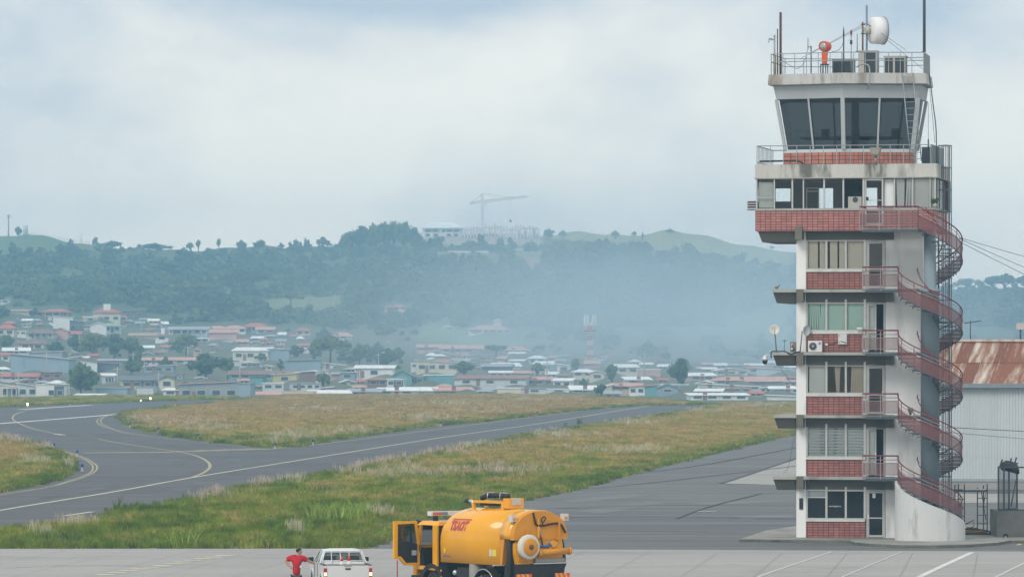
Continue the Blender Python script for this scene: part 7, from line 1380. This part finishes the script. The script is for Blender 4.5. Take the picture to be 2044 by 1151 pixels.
# ================================================================== man in red
PY = 185.6; pe = thing('person', 'man in red polo shirt and jeans, hand on hip, leaning on the white pickup', 'person', ((592-CX)/F*PY, PY, APZ), 0)
def pp(px, row, y=0.0): return Vector(((px-592)*.01856, y, CH-(row-HY)*.01856-APZ))
def skin_mesh(name, verts, edges, rad, m, sub=2, parent=None):
    me = bpy.data.meshes.new(name); me.from_pydata([tuple(v) for v in verts], edges, []); o = bpy.data.objects.new(name, me); COL.objects.link(o)
    sk_ = o.modifiers.new('skin', 'SKIN'); sk_.use_smooth_shade = True; o.modifiers.new('sub', 'SUBSURF').levels = sub; o.modifiers['sub'].render_levels = sub
    for v, r in zip(me.skin_vertices[0].data, rad): v.radius = r if isinstance(r, tuple) else (r, r)
    me.skin_vertices[0].data[0].use_root = True
    bpy.context.view_layer.update(); dg = bpy.context.evaluated_depsgraph_get(); nm = bpy.data.meshes.new_from_object(o.evaluated_get(dg)); bpy.data.objects.remove(o); nm.name = name
    nm.materials.clear(); nm.materials.append(m); r = bpy.data.objects.new(name, nm); COL.objects.link(r); r.parent = parent; return r
M_SKIN = mat('skin', (.44,.245,.165), .6, var=.05); M_SHIRT = mat('red_polo', (.50,.012,.022), .85, var=.14, scale=7, bump=.2); M_JEAN = mat('blue_jeans', (.055,.085,.17), .9, var=.2, scale=8); M_HAIR = mat('dark_hair', (.022,.018,.016), .8); M_SHOE = mat('dark_shoes', (.03,.025,.02), .6)
pel = pp(591.5,1144); V, E, Rr = [pel], [], [(.115,.085)]
def chain(start, pts, rs):
    k = start
    for p, r in zip(pts, rs): V.append(p); Rr.append(r); E.append((k, len(V)-1)); k = len(V)-1
    return k
ch = chain(0, [pp(592,1132), pp(592.5,1121), pp(593.5,1112.5)], [(.12,.08),(.14,.085),(.11,.075)]); nk = chain(ch, [pp(596,1108), pp(597,1104.5)], [.062,.058])
hd = chain(nk, [pp(598,1101.5), pp(598,1098.5), pp(597.6,1096)], [(.095,.10),(.108,.10),(.085,.085)])
la = chain(ch, [pp(580,1112.8,.0), pp(574,1115.5,.03), pp(569.6,1119.5,.05), pp(575,1125,-.03), pp(580,1130,-.09)], [.085,.07,.058,.054,.038])
ra = chain(ch, [pp(605,1112.8,.02), pp(611,1116.3,.05), pp(616.5,1119.2,.08), pp(622,1121.8,.1), pp(626,1123.6,.11)], [.085,.07,.058,.052,.038])
def hand(k, base, d, side, up):
    d = d.normalized(); side = side.normalized(); pl_ = chain(k, [base+d*.05], [(.036,.022)])
    for j, (o_, ln) in enumerate(((-.030,.062),(-.010,.072),(.010,.070),(.028,.055))):
        a = base+d*.085+side*o_; chain(pl_, [a, a+d*ln*.55-up*.008, a+d*ln*.9-up*.03], [.011,.0095,.008])
    a = base+d*.03-side*.04; chain(pl_, [a, a+d*.035-side*.02-up*.01], [.012,.009])
hand(la, pp(580,1130,-.09), Vector((.5,-.2,-.55)), Vector((.4,-.7,.1)), Vector((-.4,-.4,.2))); hand(ra, pp(626,1123.6,.11), Vector((1,.1,-.25)), Vector((0,1,0)), Vector((0,0,1)))
for s, fx in ((-1,-.17),(1,.15)):
    hip = Vector((pel.x+s*.10, .02*s, pel.z-.08)); chain(0, [hip, Vector((fx*.8+pel.x,-.03,.48)), Vector((fx+pel.x,.04,.09)), Vector((fx+pel.x+.13,-.06,.045))], [.10,.068,.045,.04])
skin_mesh('body', V, E, Rr, M_SKIN, 2, pe)
V, E, Rr = [pel+Vector((0,0,-.10))], [], [(.235,.16)]
c1 = chain(0, [pp(592,1134), pp(592.3,1125), pp(592.8,1116.5), pp(594.5,1111)], [(.23,.155),(.25,.16),(.26,.155),(.15,.115)])
chain(3, [pp(581,1112.5), pp(576,1114.8,.025), pp(573,1116.8,.035)], [.125,.115,.105]); chain(3, [pp(604,1112.5,.02), pp(609.5,1115.5,.045), pp(613,1117.2,.06)], [.125,.115,.105])
skin_mesh('polo_shirt', V, E, Rr, M_SHIRT, 2, pe)
V, E, Rr = [pel+Vector((0,0,.05))], [], [(.20,.14)]
for s, fx in ((-1,-.17),(1,.15)): chain(0, [Vector((pel.x+s*.095,.02*s,pel.z-.10)), Vector((fx*.8+pel.x,-.03,.48)), Vector((fx+pel.x,.04,.09))], [.14,.105,.09])
skin_mesh('jeans', V, E, Rr, M_JEAN, 2, pe)
hc = pp(597.4,1099.2)
hb_ = MB().ball((hc.x-.02,hc.y+.006,hc.z+.03), .112, 14, (1.0,.98,.80)); hb_.build('hair', M_HAIR, pe)
MB().ring([[(hc.x+.085,hc.y-.012,hc.z-.03),(hc.x+.085,hc.y+.012,hc.z-.03),(hc.x+.08,hc.y,hc.z-.015)],[(hc.x+.115,hc.y-.012,hc.z-.045),(hc.x+.115,hc.y+.012,hc.z-.045),(hc.x+.10,hc.y,hc.z-.01)]]).build('nose', M_SKIN, pe)
for s in (-1,1): MB().ball((hc.x+.0,hc.y+s*.088,hc.z-.03), .026, 8, (.8,.5,1.2)).build('ear', M_SKIN, pe); MB().ball((hc.x+.078,hc.y+s*.032,hc.z-.005), .011, 8).build('eye', M_BLACK, pe); MB().box(pel.x+(.15 if s > 0 else -.17)-.06, pel.x+(.15 if s > 0 else -.17)+.19, -.06, .07, .0, .075).build('shoe', M_SHOE, pe)
MB().box(hc.x+.07,hc.x+.086,hc.y-.025,hc.y+.025,hc.z-.068,hc.z-.06).build('mouth', mat('lips', (.3,.11,.09)), pe)
MB().tube([pp(591,1110,-.10), pp(597,1119,-.15), pp(600,1127,-.15), pp(602,1119,-.14), pp(600,1110,-.08)], .006, 5).build('lanyard', M_DGREY, pe); c = pp(600.4,1129.5,-.155); MB().box(c.x-.03,c.x+.03,c.y-.006,c.y,c.z-.045,c.z+.045).build('id_card', M_WHITEP, pe)
# ================================================================== hangar and yard right of the tower
def corrug(name, base):
    return mat(name, base, .55, .15, var=.06, scale=.8, col2=tuple(c*.86 for c in base), thr=(.5,.8), vec=(2,2,.15))
M_CORR = corrug('white_corrugated_sheet', (.58,.63,.65)); HYd = 331.0
hx0 = (1846-CX)/F*HYd; hg = thing('hangar', 'white corrugated hangar with a rusty patchwork roof right of the tower', 'hangar', (hx0, HYd, 0), -TA)
def HU(px): k = (px-CX)/F; return (k*HYd-hx0)/(ca+k*sa)
def HZ(row, u=8): return CH-(row-HY)/F*(HYd-u*sa)
uE = HU(2044)+9; zE = HZ(773); mb = MB(); u = 0.0; n = 0; L = []
while u < uE: L += [(u, 0), (u+.07, 0), (u+.10, -.045), (u+.17, -.045)]; u += .20
for z0, z1 in ((.55, HZ(912)), (HZ(912)-.02, zE)):
    off = -.012 if z0 > 1 else 0
    vs = [(a, b+off, z0) for a, b in L]+[(a, b+off, z1) for a, b in L]; k = len(L); mb.add(vs, [(i, i+1, k+i+1, k+i) for i in range(k-1)])
mb.build('wall', M_CORR, hg); MB().box(0,uE,-.02,.2,-.1,.55).build('plinth', M_CONCOLD, hg); MB().box(0,.2,.02,22,-.1,zE).box(uE-.2,uE,.02,22,-.1,zE).box(.2,uE-.2,21.8,22,-.1,zE).build('side_wall', M_CORR, hg)
MB().box(-.3,uE+.3,-.55,-.08,zE-.02,zE+.26).build('gutter', mat('gutter_grey', (.23,.28,.30), .5, .2, var=.08), hg); MB().box(0,uE,-.075,-.05,.52,.70).build('base_flashing', mat('flashing', (.33,.38,.40), .6), hg)
# roof in separate sheets: rust differs from sheet to sheet and runs with the slope
def rust(name, base, ru, thr):
    m = mat(name, base, .8, var=.12, scale=.9, col2=ru, thr=thr, vec=(2.6,.16,.16), col2scale=.9); return m
RU = [rust('rusty_sheet', (.50,.40,.33), (.21,.075,.035), (.26,.46)), rust('pale_rusty_sheet', (.60,.55,.48), (.30,.14,.075), (.38,.56)), rust('deep_rust_sheet', (.33,.16,.09), (.15,.05,.025), (.42,.6)), rust('streaked_sheet', (.55,.46,.39), (.26,.095,.045), (.32,.5))]
zRg = HZ(683, 10)+.45; dR = 11.0; zRg = CH-(683-HY)/F*(HYd+dR*ca-10*sa); rp = Vector((0, dR, zRg-zE)); u = -.3; k = 0; rs = random.Random(8)
while u < uE:
    w = .86; mb = MB(); nn = 6; prof_ = []
    for i in range(nn): a = u+w*i/nn; prof_ += [(a, 0), (a+w/nn*.5, .04)]
    prof_.append((u+w-.004, 0)); lift = .008*(k % 2)
    for y0, t0, y1, t1, lf_ in ((-.5,-.045,5.6,.51,.02),(5.2,.473,dR,1.0,.0)):
        a_ = [(p, y0, zE+.28+(zRg-zE-.28)*t0+q+lift+lf_*0) for p, q in prof_]; b_ = [(p, y1, zE+.28+(zRg-zE-.28)*t1+q+lift+(.03 if y0 > 0 else 0)) for p, q in prof_]
        if y0 > 0: a_ = [(x, y, z+.03) for x, y, z in a_]
        kk = len(a_); MB().add(a_+b_, [(i, i+1, kk+i+1, kk+i) for i in range(kk-1)]).build('roof_sheet', rs.choice(RU), hg)
    u += w; k += 1
MB().box(-.4,uE+.4,dR-.35,dR+.35,zRg+.05,zRg+.22).build('ridge_cap', rust('ridge_cap', (.62,.52,.46), (.33,.15,.1), (.5,.66)), hg)
MB().add([(-.3,dR,zRg+.04),(uE,dR,zRg+.04),(uE,22.3,zE+.26),(-.3,22.3,zE+.26)], [(0,1,2,3)]).build('rear_roof', RU[0], hg)
def HP(px, row, v): k = (px-CX)/F; Y_ = HYd+v*ca; return Vector((k*(HYd+v), HYd+v, CH-(row-HY)/F*(HYd+v)))
ya = thing('roof_aerial', 'yagi aerial on a thin post above the rusty hangar roof', 'antenna', (0,0,0)); a, b = HP(1937,684,10.5), HP(1937,640,10.5)
MB().tube([a, b], .035, 6).build('post', M_DGREY, ya); MB().tube([HP(1924,645,10.5), HP(1958,640,10.5)], .03, 5).build('boom', M_DGREY, ya)
for i in range(5): q = HP(1938+i*4.4, 643-i*.65, 10.5); MB().tube([q+Vector((0,-.35,-.04)), q+Vector((.1,.35,.05))], .016, 5).build('element', M_DGREY, ya)
sb = thing('roof_box', 'small pale box on a post at the right end of the hangar roof', 'box', (0,0,0)); q = HP(2037,651,10.5); MB().box(q.x-.28,q.x+.28,q.y-.15,q.y+.15,q.z-.22,q.z+.22).build('case', mat('box_pinkish', (.5,.47,.46)), sb); MB().tube([HP(2037,684,10.5), HP(2037,658,10.5)], .06, 6).build('post', M_DGREY, sb)

# scaffold, trailer with timber, caged block
def yard(px, row): return G(px, row)
Ys = 249.0; kx = Ys/F
def SP(px, row, dy=0): return Vector(((px-CX)/F*(Ys+dy), Ys+dy, CH-(row-HY)/F*(Ys+dy)))
M_SCAF = mat('scaffold_steel', (.075,.08,.085), .6, .3, var=.25); M_WOOD = mat('old_timber', (.36,.25,.12), .9, var=.3, scale=3, vec=(.3,3,3)); M_WOODD = mat('dark_timber', (.13,.095,.06), .9, var=.3, scale=3)
sc_ = thing('scaffold', 'rusty steel scaffold frame with plank top beside the plinth wall', 'scaffold', (0,0,0))
for px, rt, dy in ((1925,966,0),(1970.5,965,0),(1951,972,1.6),(1963,968,1.6),(1906,967,0),(1913,965,1.6)): MB().bar(SP(px, 1062, dy), SP(px, rt, dy), .055).build('upright', M_SCAF, sc_)
for r_ in (993.5, 1010.5, 1027.5, 1044):
    MB().bar(SP(1951,r_,1.6), SP(1970.5,r_,0), .04).build('rung', mat('rusty_tube', (.23,.10,.06), .8) if r_ == 1010.5 else M_SCAF, sc_); MB().bar(SP(1906,r_+2,0), SP(1925,r_+2,0), .04).build('rung', M_SCAF, sc_)
MB().bar(SP(1959,980,.5), SP(1968,1037,.5), .04).bar(SP(1967,985,.5), SP(1963,1010,.5), .04).build('brace', M_SCAF, sc_); MB().bar(SP(1903,979.5), SP(1971,979.5), .06).bar(SP(1903,977,1.6), SP(1971,977,1.6), .06).build('ledger', M_SCAF, sc_)
for k in range(7): MB().hexa([SP(1922+k*6.5,978,0), SP(1926.5+k*6.5,978,0), SP(1926.5+k*6.5+3,976,1.6), SP(1922+k*6.5+3,976,1.6)], [SP(1922+k*6.5,976.6,0), SP(1926.5+k*6.5,976.6,0), SP(1926.5+k*6.5+3,974.6,1.6), SP(1922+k*6.5+3,974.6,1.6)]).build('plank', mat('pale_plank', (.42,.39,.33), .9), sc_)
tl = thing('timber_trolley', 'low trolley loaded with old timber and a small wheel, right of the plinth', 'trolley', (0,0,0)); Ys = 243.5
MB().hexa([SP(1915,1068.5),SP(1970,1068.5),SP(1970,1066.5,1.2),SP(1915,1066.5,1.2)], [SP(1915,1063),SP(1970,1063),SP(1970,1061,1.2),SP(1915,1061,1.2)]).build('bed', M_WOODD, tl)
for i, (a, b, r0, r1, m) in enumerate(((1918,1965,1061.5,1059,M_WOOD),(1922,1968,1058,1061,M_WOOD),(1926,1960,1055,1057,M_WOODD),(1930,1972,1053,1059,M_WOODD),(1920,1950,1056,1054,M_WOODD))): MB().bar(SP(a,r0,.2+i*.12), SP(b,r1,.2+i*.12), .09).build('timber', m, tl)
q = SP(1973,1062.6); MB().lathe([(.06,-.05),(.105,-.05),(.115,0),(.105,.05),(.06,.05)], tuple(q), 'y', 16).build('wheel', M_TYRE, tl); MB().lathe([(.06,-.055),(.02,-.06)], tuple(q), 'y', 12).build('rim', M_RIM, tl)
MB().tube([SP(1926,1046), SP(1944,1037), SP(1944,1050), SP(1926,1056)], .025, 5).build('tow_handle', M_SCAF, tl)
Ys = 240.5
bl = thing('concrete_block_wall', 'dark grey concrete base wall at the right border with a drain hole', 'wall', (0,0,0)); a, b = SP(1990,1074), SP(2075,1074)
MB().box(a.x,b.x,Ys,Ys+3.5,.0,SP(0,1019).z).build('wall', mat('stained_block', (.145,.145,.135), .95, var=.2, scale=1.2, col2=(.09,.09,.082), thr=(.45,.65)), bl); q = SP(2007,1070); MB().lathe([(.13,-.03),(.13,.02)], (q.x,Ys,q.z+.02), 'y', 14).build('drain_pipe', M_BLACK, bl); MB().lathe([(.05,-.035),(.05,-.032)], (q.x,Ys,q.z-.02), 'y', 10).build('pipe_mouth', M_CHROME, bl)
cg = thing('steel_cage', 'dark blue grey steel mesh cage standing on the concrete base wall', 'cage', (0,0,0)); zb = SP(0,1019).z; M_CAGE = mat('cage_steel', (.055,.07,.085), .6, .3, var=.2)
c0, c1, c2 = SP(1993,1018,.1), SP(2030,1011,2.2), SP(2052,1018,.1)
for p, rt in ((c0,931),(SP(2004,1016,.6),930),(SP(2014,1014,1.1),930),(c1,927),(c2,931)): MB().bar((p.x,p.y,zb), (p.x,p.y,SP(0,rt,p.y-Ys).z), .075).build('post', M_CAGE, cg)
zt2 = SP(0,932).z; MB().bar((c0.x,c0.y,zt2),(c1.x,c1.y,zt2+.15), .08).bar((c0.x,c0.y,zt2),(c2.x,c2.y,zt2), .07).bar((c0.x,c0.y,zb+.05),(c1.x,c1.y,zb+.05),.08).bar((c0.x,c0.y,zb+.03),(c2.x,c2.y,zb+.03),.05).build('rail', M_CAGE, cg)
MB().add([(c0.x,c0.y,zb),(c1.x,c1.y,zb),(c1.x,c1.y,zt2+.1),(c0.x,c0.y,zt2)], [(0,1,2,3)]).build('mesh_panel', meshpanel('wire_mesh', (.06,.075,.09), .5), cg); MB().tube([SP(2018,1010,1), SP(2028,958,1)], .03, 5).build('brace', M_SCAF, cg)
for px, r_ in ((1996,916),(2014,914),(2024,912)): MB().bar(SP(px-1,932,.5), SP(px+5,r_,.5), .07).build('spike', M_CAGE, cg)
bd = thing('dark_bundle', 'dark wrapped bundle lying on top of the mesh cage', 'bundle', (0,0,0)); o_ = SP(2014,931,1.0)
MB().ring([[(o_.x+x, o_.y+.55*s_*math.cos(t), o_.z+dz+.26*s_*math.sin(t)) for t in [k*math.pi/6 for k in range(12)]] for x, s_, dz in ((-.42,.15,.02),(-.36,.7,.02),(-.15,1.0,.06),(.15,1.05,.0),(.38,.95,-.1),(.48,.5,-.22),(.5,.1,-.3))], True).build('tarpaulin', mat('dark_tarpaulin', (.035,.04,.048), .7, var=.3, scale=4), bd)
lf2 = thing('fallen_leaf', 'small yellow scrap lying on the road at the right border', 'litter', G(2034,1088)); MB().add([(-.15,0,.02),(0,-.09,.03),(.16,.02,.05),(.02,.1,.09)], [(0,1,2,3)]).build('scrap', mat('yellow_scrap', (.6,.42,.16)), lf2)
# overhead cables
def WP(px, row, Y): return P(px, row, Y)
wire('overhead_cable', 'upper overhead cable running off right from the top of the staircase', [WP(1915,474,242), WP(2500,612,300)], .014, None, .3, 12, w=True)
wire('overhead_cable', 'middle overhead cable running off right from the top of the staircase', [WP(1915,476,242), WP(2500,703,300)], .014, None, .3, 12, w=True)
wire('overhead_cable', 'lowest and steepest overhead cable at the top right of the staircase', [WP(1915,482,242), WP(2500,745,300)], .014, None, .3, 12, w=True)
wire('service_cable', 'dark cable stretched across the white hangar wall', [WP(1890,852,243), WP(2500,874,300)], .018, None, .1, 12, w=True)
wire('service_cable', 'thinner lower cable stretched across the white hangar wall', [WP(1890,862,243), WP(2500,903,300)], .012, None, .1, 12, w=True)
q = WP(2500,612,300); cp = thing('utility_pole', 'grey concrete pole holding the overhead cables right of the hangar yard', 'pole', (q.x, q.y+.2, 0)); MB().tube([(0,0,-.3),(0,0,q.z+.6)], [.18,.12], 8).build('shaft', M_POLE, cp); MB().box(-.9,.9,-.08,.08,q.z-.1,q.z+.05).build('cross_arm', M_POLE, cp)
wire('stay_wire', 'thin wire slanting from the dish canopy down to the ground canopy', [ent(1554,728,.1), ent(1580,765,.1), ent(1592,770,-.1)], .008)
wire('stay_wire', 'thin wire from the second canopy edge down to the lowest canopy', [ent(1592,830,1), ent(1575,925,1), ent(1563,944,1)], .008)

# ================================================================== smoke drifting over the town, and the haze of the valley
def volume(name, dens, col, aniso=.0):
    m = bpy.data.materials.new(name); m.use_nodes = True; ns = m.node_tree.nodes; ns.clear(); o = ns.new('ShaderNodeOutputMaterial'); v = ns.new('ShaderNodeVolumePrincipled')
    v.inputs['Density'].default_value = dens; v.inputs['Color'].default_value = (*col, 1); v.inputs['Anisotropy'].default_value = aniso; m.node_tree.links.new(v.outputs[0], o.inputs['Volume']); return m
HAZE_D, HAZE_C = .00029, (.385,.715,1.0)
mb = MB().box(-1500,1500,-60,3400,-6,106); hz_ = mb.build('haze', volume('haze_air', HAZE_D, HAZE_C)); hz_['kind'] = 'stuff'; hz_.visible_shadow = True
def smoke_cloud(px, row, Y, rx, ry, rz, d, col):
    """drifting smoke: density falls off towards the rim and is broken up by noise"""
    c = P(px, row, Y); m = bpy.data.materials.new('smoke'); m.use_nodes = True; ns, ls = m.node_tree.nodes, m.node_tree.links; ns.clear(); o = ns.new('ShaderNodeOutputMaterial'); v = ns.new('ShaderNodeVolumePrincipled'); v.inputs['Color'].default_value = (*col, 1)
    tc = ns.new('ShaderNodeTexCoord'); ln = ns.new('ShaderNodeVectorMath'); ln.operation = 'LENGTH'; ls.new(tc.outputs['Object'], ln.inputs[0])
    mr = ns.new('ShaderNodeMapRange'); mr.interpolation_type = 'SMOOTHSTEP'; mr.inputs['From Min'].default_value = 1.0; mr.inputs['From Max'].default_value = .05; ls.new(ln.outputs['Value'], mr.inputs['Value'])
    nz = ns.new('ShaderNodeTexNoise'); nz.inputs['Scale'].default_value = 2.2; nz.inputs['Detail'].default_value = 3; ls.new(tc.outputs['Object'], nz.inputs['Vector']); nr = ns.new('ShaderNodeMapRange'); nr.inputs['From Min'].default_value = .3; nr.inputs['From Max'].default_value = .7; nr.inputs['To Min'].default_value = .35*d; nr.inputs['To Max'].default_value = 1.5*d; ls.new(nz.outputs['Fac'], nr.inputs['Value'])
    mu = ns.new('ShaderNodeMath'); mu.operation = 'MULTIPLY'; ls.new(mr.outputs[0], mu.inputs[0]); ls.new(nr.outputs[0], mu.inputs[1]); ls.new(mu.outputs[0], v.inputs['Density']); ls.new(v.outputs[0], o.inputs['Volume'])
    me = bpy.data.meshes.new('smoke'); bm = bmesh.new(); bmesh.ops.create_icosphere(bm, subdivisions=3, radius=1.0); bm.to_mesh(me); bm.free(); me.materials.append(m)
    ob = bpy.data.objects.new('smoke', me); COL.objects.link(ob); ob.location = c; ob.scale = (rx, ry, rz); ob['kind'] = 'stuff'; return ob
smoke_cloud(1360, 695, 1680, 150, 520, 62, .0029, (.70,.85,1.0))
smoke_cloud(980, 690, 1800, 150, 480, 56, .0009, (.68,.83,1.0))
